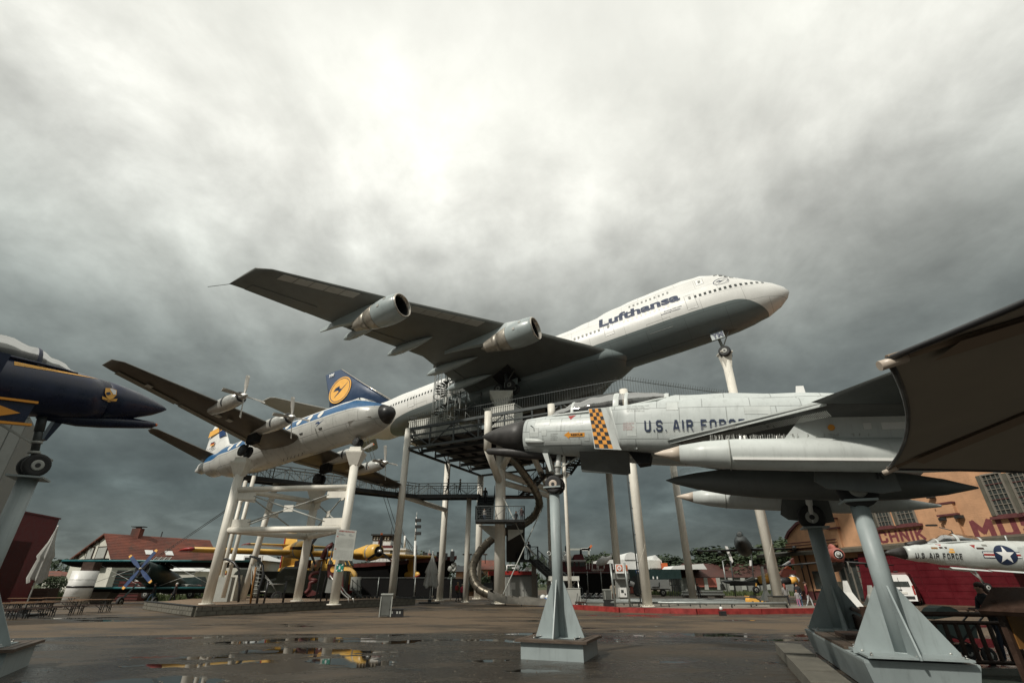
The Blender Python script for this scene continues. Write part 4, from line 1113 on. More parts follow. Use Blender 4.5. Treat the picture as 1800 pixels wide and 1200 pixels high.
# ================================================================== THE PROPELLER AIRLINER
PR = rotm(-.5219, -.0974, -.1335)
A = thing('propeller_airliner', 'white four propeller airliner with blue window stripe and black nose on a three legged stand', 'airliner', (-8.97, 34.671, 13.6376), PR)
AT = smooth_tab([(0, -.18, -.42, .03), (-.18, .12, -.72, .42), (-.8, .42, -1.08, .85), (-1.7, .85, -1.38, 1.18), (-2.5, 1.28, -1.52, 1.4), (-3.2, 1.68, -1.6, 1.54), (-4.5, 1.68, -1.64, 1.62), (-16, 1.64, -1.64, 1.62), (-19, 1.58, -1.45, 1.5), (-22, 1.35, -.85, 1.05), (-24.5, .95, -.15, .5), (-25.6, .55, .25, .08)], .5)
mb = MB(); mb.loft([ring(*r, n=44) for r in AT if r[0] < -.75]); mb.build('fuselage', 'vis', A)
mb = MB(); mb.loft([ring(r[0], r[1], r[2], r[3], n=44) for r in AT if r[0] >= -.95]); mb.build('nose_radome', 'blackp', A)
def aside(x, z, out=.015, sgn=-1):
    tp, bt, hw = interp(AT, x); zc = (tp + bt) / 2; hh = (tp - bt) / 2
    k = max(1 - ((z - zc) / hh) ** 2, 0); return V((x, sgn * (hw * math.sqrt(k) + out), z))
def oval(x, z, rx, rz, m, name, parent, out=.02, n=20):
    return disc_patch(lambda a, b: aside(x + rx * a, z + rz * b, out), 4, n).build(name, m, parent, fix=False)
xs = [-6.5, -7.75, -9.0, -10.35, -11.7, -13.0, -14.3, -15.6, -16.9, -18.2]
for x in xs:
    o = oval(x, .60, .28, .33, 'lgrey', 'window', A)
for (x0, x1, z0, z1) in ((-2.35, -2.75, .98, 1.32), (-2.8, -3.2, 1.08, 1.45), (-3.25, -3.6, 1.12, 1.5)):
    q = [aside(x0, z0, .012), aside(x1, z0, .012), aside(x1, z1, .012), aside(x0 - .12, z1, .012)]
    MB().add(q, [(0, 1, 2, 3)]).build('cockpit_window', 'pane', A, fix=False)
for s_ in (-1, 1):
    MB().quad((-1.95, s_ * .08, .99), (-2.0, s_ * .55, .93), (-2.62, s_ * .60, 1.28), (-2.5, s_ * .08, 1.36)).build('cockpit_window', 'pane', A, fix=False)
mb = MB(); f2 = lambda a, b: aside(-6.3 + .75 * a * -1 * -1, -.25 + .4 * b, .02)
crane(f2, 'bladeblue', A)
MB().prism([aside(-1.35, -.75), aside(-3.3, -.85), aside(-3.3, -1.35), aside(-1.35, -1.2)], (0, -.05, 0)).build('gear_door', 'alu', A)
for x, z in ((-8.4, -.6), (-10.4, -.9), (-13.2, -.6), (-6.2, -.7)):
    MB().box(aside(x, z, .03), (.35, .05, .08)).build('vent', 'steeld', A)
for i in range(6): MB().tube((-9.2 - i * .45, -.35, -1.62), (-9.2 - i * .45, -.35, -1.85), .02, n=5).build('bird_spike', 'steeld', A)
def awing(sg):
    z = lambda y: -.85 + .083 * y
    st = [((-8.6, 0, -1.0), (-13.5, 0, -1.05), .75), ((-8.75, sg * 1.5, z(1.5)), (-13.4, sg * 1.5, z(1.5) - .05), .68), ((-9.35, sg * 5.2, z(5.2)), (-13.1, sg * 5.2, z(5.2) - .04), .5), ((-11.1, sg * 13.7, z(13.7)), (-12.9, sg * 13.7, z(13.7)), .22), ((-11.5, sg * 14.28, z(14.28)), (-12.8, sg * 14.28, z(14.28)), .08)]
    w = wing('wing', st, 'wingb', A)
    pn = mat('aileron_grey%d' % sg, (.16, .15, .12), .5)
    for y0, y1 in ((9.2, 13.4), (1.9, 8.9)):
        te = lambda y: interp([(0, -13.5), (-1.5, -13.4), (-5.2, -13.1), (-13.7, -12.9), (-14.28, -12.8)], -y)[0]
        MB().prism([(te(y0) + .75, sg * y0, z(y0) - .14), (te(y1) + .6, sg * y1, z(y1) - .12), (te(y1) - .03, sg * y1, z(y1) - .05), (te(y0) - .03, sg * y0, z(y0) - .05)], (0, 0, -.03)).build('flap', pn, w)
    for y, x in ((6.0, -10.9), (6.8, -11.1), (11.5, -12.0)):
        MB().box((x, sg * y, z(y) - .36 + (y - 6) * .02), (.4, .4, .03)).build('access_panel', 'plate', w)
    for y, x0, ze in ((3.65, -6.9, -.52), (7.3, -7.6, -.22)):
        e = thing('engine', '', '', (x0, sg * y, ze)); del e['label']; del e['category']; e.parent = A
        pr = [(-.25, .30), (-.3, .42), (-.9, .50), (-1.7, .52), (-2.6, .50), (-3.6, .42), (-5.2 if y < 5 else -4.2, .12)]
        mb = MB(); rr = []
        for x, r in pr: rr.append(ring(x, r * 1.0, -r * 1.15, r * .95, 24))
        mb.loft(rr); mb.build('nacelle', 'alu', e)
        MB().path([(-.24, 0, -.0), (-.34, 0, 0)], [.36, .44], 20).build('inlet_ring', 'blackp', e)
        MB().path([(-1.75, 0, -.02), (-1.8, 0, -.02), (-1.9, 0, -.02)], [.53, .55, .53], 24).build('cowl_joint', 'steeld', e)
        MB().path([(-.28, 0, 0), (0, 0, 0), (.25, 0, 0), (.42, 0, 0)], [.27, .25, .15, .02], 18).build('spinner', 'alu', e)
        pr_ = thing('propeller', '', '', (.05, 0, 0)); del pr_['label']; del pr_['category']; pr_.parent = e
        ph = {(-1, 3.65): .25, (-1, 7.3): .15, (1, 3.65): .75, (1, 7.3): .2}[(sg, y)]
        b0 = None
        tipm = 'orangetip' if (sg, y) == (1, 3.65) else 'lgrey'
        if 'orangetip' not in M: M['orangetip'] = mat('blade_tip_orange', (.62, .16, .05), .5)
        for k in range(4):
            if b0 is None:
                mb = MB(); rr = []
                for r, c, tw_, th in ((.18, .12, 1.1, .12), (.45, .20, .95, .07), (.9, .27, .75, .04), (1.4, .27, .6, .025), (1.62, .25, .55, .02)):
                    ca, sa = math.cos(tw_), math.sin(tw_)
                    rr.append([V((sa * c / 2 * q - ca * th / 2 * w2, ca * c / 2 * q + sa * th / 2 * w2, r)) for q, w2 in ((-1, 0), (-.3, 1), (.5, 1), (1, 0), (.5, -1), (-.3, -1))])
                mb.loft(rr, smooth=False)
                b0 = mb.build('blade', 'blade', pr_); b0.rotation_euler = (ph, 0, 0)
                mb2 = MB(); mb2.loft([[p * 1.0 + V((0, 0, .004)) for p in [V((q.x * 1.15, q.y * 1.03, q.z)) for q in r2]] for r2 in (rr[-1], [V((q.x, q.y, 1.44)) for q in rr[-1]])], smooth=False)
                tp = mb2.build('blade_tip', tipm, b0)
            else:
                b = again(b0, 'blade', pr_, None, (ph + k * math.pi / 2, 0, 0)); again(tp, 'blade_tip', b)
    # main gear
    MB().tube((-11.6, sg * 3.65, -2.2), (-11.5, sg * 3.65, -.8), .11, n=10).build('gear_leg', 'steel', A)
    for dy in (-.26, .26): wheel(A, (-11.6, sg * 3.65 + dy, -2.15), .46, .26, (0, 1, 0), 'steel')
    MB().box((-11.0, sg * 3.65, -1.25), (1.1, .5, .7)).build('gear_bay', 'dark', A)  # solid box coloured dark to stand for the shaded bay
awing(-1); awing(1)
wing('fin', [((-18.6, 0, 1.35), (-24.6, 0, .8), .25), ((-21.2, 0, 2.2), (-25.2, 0, 2.1), .42), ((-23.2, 0, 4.6), (-25.4, 0, 4.6), .26), ((-23.9, 0, 5.3), (-25.1, 0, 5.25), .12)], 'white', A, vert=True)
F_ = lambda x, z: V((x, -.21, z))
MB().quad(F_(-22.9, 4.05), F_(-25.2, 3.7), F_(-25.25, 4.4), F_(-23.3, 4.6)).build('yellow_flash', 'yellow', A)
MB().quad(F_(-22.1, 3.3), F_(-23.1, 3.2), F_(-24.0, 4.7), F_(-23.3, 4.7)).build('blue_flash', 'vis' if 0 else 'bladeblue', A)
for i, m_ in enumerate(('blackp', 'red', 'yellow')):
    MB().quad(*[F_(x, z) + V((0, -.02, 0)) for x, z in ((-23.6, 2.95 - i * .13), (-24.25, 2.95 - i * .13), (-24.25, 2.82 - i * .13), (-23.6, 2.82 - i * .13))]).build('flag_stripe', m_, A, fix=False)
text('D-ANAF', flat((-24.55, -.24, 2.1), (1.3, 0, 0), (0, 0, .24)), 'steeld', 'lettering', A, bold=.02)
for sg in (-1, 1):
    wing('tailplane', [((-21.6, 0, .9), (-24.3, 0, .85), .3), ((-22.1, sg * .7, 1.1), (-24.4, sg * .7, 1.05), .3), ((-23.9, sg * 5.3, 2.25), (-25.2, sg * 5.3, 2.2), .14), ((-24.3, sg * 5.64, 2.35), (-25.0, sg * 5.64, 2.32), .05)], 'wingb' if sg < 0 else 'wingu', A)
MB().tube((-3.3, 0, -2.1), (-3.2, 0, -1.3), .09, n=10).build('gear_leg', 'greyl', A)
for dy in (-.2, .2): wheel(A, (-3.3, dy, -2.05), .34, .2, (0, 1, 0), 'steel')

# ================================================================== FIGHTERS
FT = [(0, .02, -.02, .02), (-.12, .10, -.10, .09), (-.35, .20, -.22, .19), (-.8, .36, -.37, .34), (-1.2, .46, -.46, .44), (-1.62, .53, -.54, .51), (-2.1, .60, -.58, .55), (-2.6, .66, -.60, .58), (-3.2, .70, -.62, .62), (-3.9, .74, -.63, .68),
      (-4.6, .80, -.64, .72), (-5.3, .95, -.65, .74), (-6.2, 1.16, -.67, .76), (-7.4, 1.16, -.7, .78), (-9, 1.09, -.7, .8), (-11, 1.0, -.62, .82), (-13, .92, -.35, .72), (-15, .85, .1, .5), (-17.3, .75, .45, .18)]
def fighter(label, loc, rot, skin, under, plain, radome, deco, side, spikes):
    f = thing('jet_fighter', label, 'fighter jet', loc, rot, None)
    T = smooth_tab(FT, .25)
    MB().loft([ring(*r, n=40, e=2.15) for r in T if r[0] <= -1.60]).build('fuselage', skin, f)
    MB().loft([ring(*r, n=40, e=2.05) for r in T if r[0] >= -1.66]).build('nose_radome', radome, f)
    MB().path([(-1.70, 0, -.01), (-1.63, 0, -.01)], [.545, .535], 40, cap=False)
    # chin pod
    rr = [ring(x, -.36 + (0 if x < -.4 else -.02), zb_, hw, 16) for x, zb_, hw in ((-.22, -.50, .05), (-.30, -.56, .10), (-.9, -.62, .13), (-1.7, -.70, .16), (-2.2, -.72, .14), (-2.7, -.66, .05))]
    rr = [[V((p.x, p.y, p.z)) for p in r] for r in rr]
    MB().loft([ring(x, zt, zb_, hw, 16) for x, zt, zb_, hw in ((-.20, -.44, -.53, .04), (-.28, -.39, -.59, .10), (-.8, -.36, -.65, .135), (-1.5, -.36, -.72, .18), (-2.0, -.40, -.74, .17), (-2.8, -.5, -.65, .04))]).build('chin_pod', radome, f)
    if skin == 'navy': MB().ball((-.19, 0, -.48), .05).build('pod_tip', 'orangetip', f)
    else:
        rr = [ring(x, z_ + h, z_ - h, .02, 12) for x, z_, h in ((0, 0, 0),)]
    # spine behind the cockpits and canopy
    CT_ = [(-2.35, .62, .30), (-2.75, .86, .36), (-3.2, 1.07, .41), (-3.8, 1.21, .45), (-4.4, 1.28, .46), (-5.0, 1.31, .45), (-5.6, 1.28, .42), (-5.95, 1.22, .36)]
    def cring(x, top, hw, n=16, k=1.0):
        base = interp([(r[0], r[1]) for r in FT], x)[0] - .10
        return [V((x, hw * k * math.cos(math.pi * j / n), base + (top * 1.0 - base) * (math.sin(math.pi * j / n) ** .85) * k)) for j in range(n + 1)]
    cs = smooth_tab(CT_, .12)
    MB().loft([cring(*r) for r in cs], cap=False, closed=False).build('canopy_glass', 'glassc', f, fix=False)
    def hoop(x, w_, m_=None):
        tp, hw = interp(CT_, x)
        MB().loft([cring(x + w_ / 2, tp, hw, k=1.015), cring(x, tp + .01, hw, k=1.035), cring(x - w_ / 2, tp, hw, k=1.015)], cap=False, closed=False).build('canopy_frame', m_ or plain, f, fix=False)
    for x, w_ in ((-3.15, .09), (-4.50, .17), (-4.80, .10), (-5.95, .14)): hoop(x, w_)
    for sg in (-1, 1):
        pts = [V((x, sg * (hw + .015), interp([(r[0], r[1]) for r in FT], x)[0] - .10)) for x, tp, hw in cs]
        MB().path(pts, .035, 8).build('canopy_sill', plain, f)
    # cockpit contents
    for x in (-3.9, -5.35):
        s_ = MB().box((x - .15, 0, .82), (.16, .44, .62), Matrix.Rotation(-.25, 3, 'Y')).box((x - .2, 0, 1.10), (.14, .3, .14)).build('ejection_seat', 'steeld', f)
    MB().box((-3.15, 0, .72), (.35, .5, .2)).build('instrument_panel', 'dark', f)
    MB().box((-4.6, 0, .80), (3.0, .72, .06)).build('cockpit_floor', 'dark', f)
    # air intakes
    for sg in (-1, 1):
        rr = []
        for x, tp, bt, hw, yc, e in ((-4.60, .56, -.62, .36, .92, 3.2), (-5.0, .62, -.65, .40, .92, 3.0), (-5.8, .72, -.70, .46, .86, 2.6), (-7.5, .78, -.74, .50, .78, 2.5), (-10, .72, -.72, .55, .62, 2.4), (-12.5, .55, -.66, .5, .5, 2.2), (-14.2, .35, -.60, .40, .46, 2.0)):
            r = ring(x, tp, bt, hw, 28, e)
            for p in r:
                p.y += sg * yc
                if x > -4.9: p.x += -.20 * (-p.z) * (1 if p.z < 0 else 1) * 1.3
            rr.append(r)
        MB().loft(rr).build('intake_trunk', skin, f)
        r0 = rr[0]; c = V((-4.6, sg * .92, -.03))
        MB().add([c + (p - c) * .93 + V((.012, 0, 0)) for p in r0], [tuple(range(28))]).build('intake_mouth', 'dark', f, fix=False)  # flat sheet across the mouth, inner shade put into its colour
        MB().loft([[c + (p - c) * k + V((dx, 0, 0)) for p in r0] for k, dx in ((1.01, -.03), (1.01, .03), (.92, .02))], cap=False).build('intake_lip', plain, f)
        # splitter plate
        sp_ = [(-3.78, .57), (-4.28, .60), (-4.86, -.64), (-3.98, -.60)]
        y = sg * .86
        q = MB().prism([(x, y, z) for x, z in sp_], (0, sg * .05, 0)).build('splitter_plate', plain, f)
        if deco == 'checker' and sg == side:
            nx, nz = 4, 10
            for j in range(nz):
                for i in range(nx):
                    def P(a, b):
                        L = V((-3.80, 0, .56)).lerp(V((-4.0, 0, -.58)), b); Rr = V((-4.15, 0, .575)).lerp(V((-4.50, 0, -.60)), b) ; v = L.lerp(Rr, a); return V((v.x, sg * .915, v.z))
                    a0, a1, b0, b1 = i / nx, (i + 1) / nx, j / nz, (j + 1) / nz
                    MB().quad(P(a0, b0), P(a1, b0), P(a1, b1), P(a0, b1)).build('checker_square', 'orange' if (i + j) % 2 == 0 else 'blackp', q, fix=False)
        MB().prism([(-4.28, sg * .88, .60), (-4.75, sg * 1.12, .58), (-5.2, sg * 1.12, -.66), (-4.86, sg * .88, -.64)], (0, sg * .03, 0)).build('intake_ramp', plain, f)
    # wings
    for sg in (-1, 1):
        z0 = -.48
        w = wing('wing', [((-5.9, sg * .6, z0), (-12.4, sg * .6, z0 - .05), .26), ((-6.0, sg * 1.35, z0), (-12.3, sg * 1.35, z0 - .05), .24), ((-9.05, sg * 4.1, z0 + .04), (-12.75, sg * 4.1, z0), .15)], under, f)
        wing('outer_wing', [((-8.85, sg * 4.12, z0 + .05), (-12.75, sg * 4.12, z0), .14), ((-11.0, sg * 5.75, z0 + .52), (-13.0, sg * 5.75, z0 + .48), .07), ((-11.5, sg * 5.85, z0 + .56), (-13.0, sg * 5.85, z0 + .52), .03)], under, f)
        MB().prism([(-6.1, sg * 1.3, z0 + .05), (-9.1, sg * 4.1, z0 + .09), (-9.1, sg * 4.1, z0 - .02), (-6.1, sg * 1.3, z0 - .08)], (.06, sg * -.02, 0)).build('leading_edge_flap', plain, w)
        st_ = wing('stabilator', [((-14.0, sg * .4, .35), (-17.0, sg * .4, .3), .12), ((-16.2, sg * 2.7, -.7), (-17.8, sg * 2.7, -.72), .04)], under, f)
        # wing tank and pylon
        tz = -1.26
        tp = [(-5.75, .02), (-5.95, .09), (-6.3, .18), (-6.8, .265), (-7.4, .31), (-8.6, .32), (-10.4, .32), (-11.4, .26), (-12.2, .15), (-12.9, .03)]
        tp = [(-5.85, .01)] + [(x - .08, r) for x, r in tp[1:]]
        k = MB().path([(x, sg * 3.35, tz) for x, r in tp if x <= -6.2], [r for x, r in tp if x <= -6.2], 28).build('wing_tank', plain if skin != 'navy' else skin, f)
        MB().path([(-5.85, sg * 3.35, tz), (-6.03, sg * 3.35, tz), (-6.2, sg * 3.35, tz), (-6.4, sg * 3.35, tz)], [.01, .075, .12, .18], 28).build('tank_nose', 'tan' if skin != 'navy' else 'orangetip', k)
        MB().path([(-7.35, sg * 3.35, tz), (-7.37, sg * 3.35, tz)], [.323, .323], 28).build('tank_joint', 'greyl', k)
        MB().beam((-7.4, sg * 3.65, tz - .15), (-11.2, sg * 3.65, tz - .15), .03, .05).build('tank_rail', 'white', k)
        mb = MB(); mb.prism([(-8.35, sg * 3.3, tz + .24), (-8.75, sg * 3.3, z0 - .05), (-11.2, sg * 3.3, z0 - .05), (-11.0, sg * 3.3, tz + .24)], (0, sg * .1, 0)); py = mb.build('pylon', plain, f)
        if sg == side:
            for x, z, m_ in ((-9.25, -.74, 'orange'),): MB().tube((x, sg * 3.4, z), (x, sg * 3.43, z), .06, n=14).build('round_marking', m_, py)
            for x, z, a, b in ((-10.3, -.72, .45, .14), (-9.85, -.72, .13, .12), (-10.9, -.74, .3, .14)): MB().box((x, sg * 3.41, z), (a, .02, b)).build('data_placard', 'white', py)
        # main gear
        xm = -9.62
        MB().tube((xm, sg * 2.7, -1.95), (xm, sg * 2.65, -.6), .09, n=12).build('gear_leg', 'white', f)
        wheel(f, (xm, sg * 2.72, -1.8), .36, .2, (0, 1, 0))
        dr = MB().prism([(-9.0, sg * 2.95, -1.05), (-10.15, sg * 2.95, -1.05), (-10.25, sg * 3.02, -1.86), (-9.95, sg * 3.02, -1.92), (-9.05, sg * 3.02, -1.86), (-8.86, sg * 3.02, -1.72)], (0, sg * .04, 0)).build('gear_door', under if skin != 'navy' else skin, f)
        if skin != 'navy' and sg == side: text('R', flat((-10.02, sg * 3.07, -1.66) if sg < 0 else (-9.9, sg * 3.075, -1.66), (.13 if sg < 0 else -.13, 0, 0), (0, 0, .16)), 'steeld', 'lettering', dr)
    # belly tank
    tp = [(-5.8, .01), (-6.05, .10), (-6.6, .22), (-7.3, .33), (-8.2, .39), (-10.2, .39), (-11.2, .31), (-12.0, .18), (-12.6, .02)]
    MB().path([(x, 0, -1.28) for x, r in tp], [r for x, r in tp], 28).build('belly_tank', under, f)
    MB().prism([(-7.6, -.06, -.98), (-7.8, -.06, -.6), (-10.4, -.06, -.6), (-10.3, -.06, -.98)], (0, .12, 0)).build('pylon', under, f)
    # fin
    wing('fin', [((-12.3, 0, .95), (-16.4, 0, .8), .18), ((-15.1, 0, 2.65), (-17.0, 0, 2.7), .08)], skin, f, vert=True)
    MB().prism([(-9.3, -.02, 1.05), (-9.55, -.02, 1.05), (-9.52, -.02, 1.32), (-9.34, -.02, 1.32)], (0, .04, 0)).build('blade_aerial', 'white2', f)
    for sg in (-1, 1):
        MB().path([(-13.6, sg * .45, -.12), (-14.6, sg * .45, -.15)], [.45, .36], 20, cap=False).build('jet_pipe', 'nac2', f)
    # nose gear
    gx = -2.585; ng_ = []
    gr = MB().tube((gx - .05, 0, -1.55), (gx - .1, 0, -.55), .055, n=12).build('nose_gear_leg', 'white' if skin != 'navy' else 'steel', f)
    MB().tube((gx - .06, 0, -1.2), (gx - .1, 0, -.5), .085, n=12).build('oleo_cylinder', 'white' if skin != 'navy' else 'steel', gr)
    for z, r_ in ((-1.22, .12), (-.98, .11)): MB().tube((gx - .07, 0, z), (gx - .07, 0, z + .06), r_, n=12).build('collar', 'greyl', gr)
    MB().beam((gx + .02, 0, -1.2), (gx + .32, 0, -1.36), .035).beam((gx + .32, 0, -1.36), (gx, 0, -1.5), .035).build('torque_link', 'greyl', gr)
    MB().beam((gx - .1, 0, -1.0), (gx - .8, 0, -.6), .04).build('drag_strut', 'greyl', gr)
    for dy in (-.14, .14): ng_.append(wheel(f, (gx, dy, -1.50), .265, .16, (0, 1, 0), 'tan' if skin != 'navy' else 'greyl'))
    MB().prism([(gx + .35, .0, -.6), (gx + .10, .0, -1.15), (gx + .04, .0, -1.12), (gx + .18, 0, -.6)], (0, .3, 0)).build('nose_gear_door', plain if skin != 'navy' else skin, f)
    if skin == 'navy':
        for o in ng_ + [gr]: o.location.z -= .26
        MB().tube((gx - .09, 0, -.95), (gx - .1, 0, -.5), .10, n=12).build('gear_strut_head', 'steel', f)
    return f
FR = rotm(2.773, -.092, -.011)
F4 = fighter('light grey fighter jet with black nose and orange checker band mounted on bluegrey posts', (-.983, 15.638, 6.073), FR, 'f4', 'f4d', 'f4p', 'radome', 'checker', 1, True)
def fside(x, z, out=.01, sgn=1):
    best = .1
    T_ = interp([(r[0],) + tuple(r[1:]) for r in FT], x); tp, bt, hw = T_; zc = (tp + bt) / 2; hh = (tp - bt) / 2
    k = max(1 - abs((z - zc) / hh) ** 2.15, 0); y = hw * k ** (1 / 2.15); best = y
    if x < -4.6:
        tb = [(-4.60, .56, -.62, .36, .92, 3.2), (-5.0, .62, -.65, .40, .92, 3.0), (-5.8, .72, -.70, .46, .86, 2.6), (-7.5, .78, -.74, .50, .78, 2.5), (-10, .72, -.72, .55, .62, 2.4), (-12.5, .55, -.66, .5, .5, 2.2)]
        tp, bt, hw, yc, e = interp(tb, x); zc = (tp + bt) / 2; hh = (tp - bt) / 2; k = 1 - abs((z - zc) / hh) ** e
        if k > 0: best = max(best, yc + hw * k ** (1 / e))
    return V((x, sgn * (best + out), z))
block_text('U.S. AIR FORCE', lambda a, b, o: fside(-5.42 - 2.46 * a, -.24 + .31 * b, .02 + o), 'letter', 'lettering', F4)
# yellow rescue arrow, warning triangle, stencils, panels, strakes
arr = [(-2.98, -.12), (-3.14, -.02), (-3.14, -.07), (-3.62, -.07), (-3.62, -.18), (-3.14, -.18), (-3.14, -.23)]
q = [fside(x, z, .010) for x, z in arr]; ar = MB().add(q, [tuple(range(7))]).build('rescue_arrow', 'orange', F4, fix=False)
text('RESCUE', lambda a, b: fside(-3.20 - .36 * a, -.155 + .06 * b, .016), 'steeld', 'lettering', ar)
MB().add([fside(-3.05, .50, .01), fside(-3.30, .52, .01), fside(-3.16, .36, .01)], [(0, 1, 2)]).build('warning_triangle', 'red', F4, fix=False)
def stencil(x0, z0, w_, n, m_='grey', s='WARNING'):
    for i in range(n): text(('NO STEP KEEP OFF', 'SERVICE POINT CLEAR', 'FOR EMERGENCY ENTRY', 'SEE T.O. BEFORE USE')[i % 4], lambda a, b: fside(x0 - w_ * (1 - .2 * (i % 2)) * a, z0 - i * .055 + .028 * b, .012), m_, 'stencil_line', F4, bold=.0)
stencil(-2.55, -.09, .24, 4); stencil(-4.95, .50, .6, 4); stencil(-4.85, -.02, .3, 4, 'red')
def fpanel(x0, x1, z0, z1, m_='f4p', out=.004):
    n = 4; mb = MB(); vs = []
    for j in range(3):
        for i in range(n + 1): vs.append(fside(x0 + (x1 - x0) * i / n, z0 + (z1 - z0) * j / 2, out))
    mb.add(vs, [(j * (n + 1) + i, j * (n + 1) + i + 1, (j + 1) * (n + 1) + i + 1, (j + 1) * (n + 1) + i) for j in range(2) for i in range(n)])
    o = mb.build('access_panel', m_, F4, fix=False)
    e = MB(); c = [(x0, z0), (x1, z0), (x1, z1), (x0, z1)]
    for (a, b), (c_, d) in zip(c, c[1:] + c[:1]):
        for k in range(3): e.beam(fside(a + (c_ - a) * k / 3, b + (d - b) * k / 3, .0), fside(a + (c_ - a) * (k + 1) / 3, b + (d - b) * (k + 1) / 3, .0), .006)
    e.build('panel_gap', 'grey', o)
for a in ((-1.85, -2.15, -.15, .12), (-2.25, -2.42, -.12, .05), (-2.35, -3.5, -.38, -.26), (-3.35, -3.55, .22, .32), (-3.6, -3.75, -.1, -.3), (-6.0, -6.3, .35, .6), (-7.9, -8.5, .2, .42), (-4.95, -5.2, -.35, .05), (-2.0, -2.5, .2, .42)): fpanel(*a)
MB().loft([ring(x, z_ + h, z_ - h, h * .8, 12) for x, z_, h in ((-1.7, -.3, .02), (-1.72, -.3, .08), (-2.2, -.32, .08), (-2.45, -.34, .02))]).build('side_blister', 'f4p', F4).location = (0, .46, .05)
MB().tube((-1.98, .56, .13), (-1.93, .68, .16), .014, n=6).build('angle_probe', 'steeld', F4)
# the big panel hanging below the intake (auxiliary air door) and the sharp pins against birds
MB().prism([(-3.48, .62, -.62), (-4.9, .62, -.62), (-4.86, .16, -1.14), (-4.76, .12, -1.18), (-3.46, .16, -1.12), (-3.44, .18, -1.06)], (0, .05, 0)).build('air_door', 'f4d', F4)
MB().prism([(-4.9, .3, -.66), (-5.5, .3, -.70), (-5.45, .3, -.95), (-5.15, .3, -1.0)], (0, .5, 0)).build('belly_hatch', 'dark', F4)
rng = random.Random(9); mb = MB()
for i in range(150):
    x = -6.3 - i * .021; a = rng.uniform(-.35, .35); y = 3.35 + rng.uniform(-.02, .02)
    xx = -7.0 - i * .019; mb.beam((xx, y, -1.30 + .28), (xx + rng.uniform(-.04, .04), y + a * .25, -1.30 + .28 + .16), .008)
for i in range(60):
    x = -5.95 - i * .03; r = interp([(-5.85, 0), (-6.3, .18), (-6.8, .27), (-7.4, .325), (-8, .335)], x)[0]
    mb.beam((x, 0, -1.28 + r * 1.1), (x + .03, rng.uniform(-.02, .02), -1.28 + r * 1.1 + .14), .007)
    mb.beam((x, 2.1 + (x + 5.95) * -.4, -.42), (x - .1, 2.1 + (x + 5.95) * -.4, -.55), .006)
stuff(mb.build('bird_spikes', 'alu', F4))
mb = MB()
for i in range(110):   # underside hinge brackets of the flap
    t_ = i / 110; x = -6.25 - 2.75 * t_; y = 1.55 + 2.5 * t_
    mb.beam((x - .12, y - .05, -.56), (x - .2, y - .1, -.66), .012)
stuff(mb.build('flap_vanes', 'alu', F4))

# its posts and plinths
PM = FR
def post(parent, foot, top, r, ax, gus=.95, hg=1.55, m='post'):
    foot = V(foot); top = V(top); o = wloc(parent)
    MB().tube(foot, V((foot.x, foot.y, top.z)), r, n=26).build('post', m, parent, world=True)
    for k in range(4):
        a = ax + k * math.pi / 2; d = V((math.cos(a), math.sin(a), 0)); n_ = V((-d.y, d.x, 0)) * .015
        MB().prism([foot + d * r * .8 - n_, foot + d * gus - n_, foot + d * gus + V((0, 0, .05)) - n_, foot + d * r * .8 + V((0, 0, hg)) - n_], n_ * 2).build('gusset_fin', m, parent, world=True)
    MB().prism([foot + Matrix.Rotation(ax, 3, 'Z') @ V((sx_ * gus * .92, sy_ * gus * .92, 0)) for sx_, sy_ in ((-1, -1), (1, -1), (1, 1), (-1, 1))], (0, 0, .03)).build('base_plate', m, parent, world=True)
    bolts(parent, foot, ax, gus * .82, foot.z + .03)
    MB().path([foot + V((math.cos(i * .5236) * (r + .006), math.sin(i * .5236) * (r + .006), .035)) for i in range(13)], .012, 6, cap=False).build('weld_bead', m, parent, world=True)
    MB().prism([V((foot.x, foot.y, top.z)) + Matrix.Rotation(ax, 3, 'Z') @ V((sx_ * r * 1.75, sy_ * r * 1.75, 0)) for sx_, sy_ in ((-1, -1), (1, -1), (1, 1), (-1, 1))], (0, 0, .04)).build('head_plate', m, parent, world=True)
_bolt = {}
def bolts(parent, foot, ax, e, z, n=3):
    for i in range(n):
        t_ = -e + 2 * e * i / (n - 1)
        for x, y in ((t_, -e), (t_, e), (-e, t_), (e, t_)):
            q = foot + Matrix.Rotation(ax, 3, 'Z') @ V((x, y, 0)); q = V((q.x, q.y, z)) - wloc(parent)
            if 'b' not in _bolt:
                o = MB().tube((0, 0, 0), (0, 0, .025), .028, n=6).tube((0, 0, .025), (0, 0, .055), .013, n=8).build('bolt', 'alu', parent); _bolt['b'] = o; o.location = q
            else: again(_bolt['b'], 'bolt', parent, q)
def plinth(label, c, ax, lx, ly, h, name='plinth', planks=True):
    t = thing(name, label, 'plinth', (c[0], c[1], 0), ax)
    MB().box((0, 0, h / 2), (lx, ly, h)).build('body', 'post', t)
    if planks:
        for j in range(3):
            o = .16 * j
            for sg in (-1, 1):
                MB().box((0, sg * (ly / 2 + .04 - o), h + .03), (lx + .24 - 2 * o, .13, .06)).build('plank', 'plank', t)
                MB().box((sg * (lx / 2 + .04 - o), 0, h + .03), (.13, ly - .1 - 2 * o, .06)).build('plank', 'plank', t)
    return t
axF = math.atan2(-.36, .93)
nose_c = (1.27, 14.79)
pl = plinth('small bluegrey plinth with plank bench rim under the fighter nose wheel', nose_c, axF, 1.62, 1.62, .38)
nf = thing('fighter_post', 'bluegrey post with four triangular fins carrying the fighter nose wheel', 'post', (1.27, 14.79, .41), group=None)
post(nf, (1.27, 14.79, .41), (1.27, 14.79, 4.24), .15, axF, .66, 1.46)
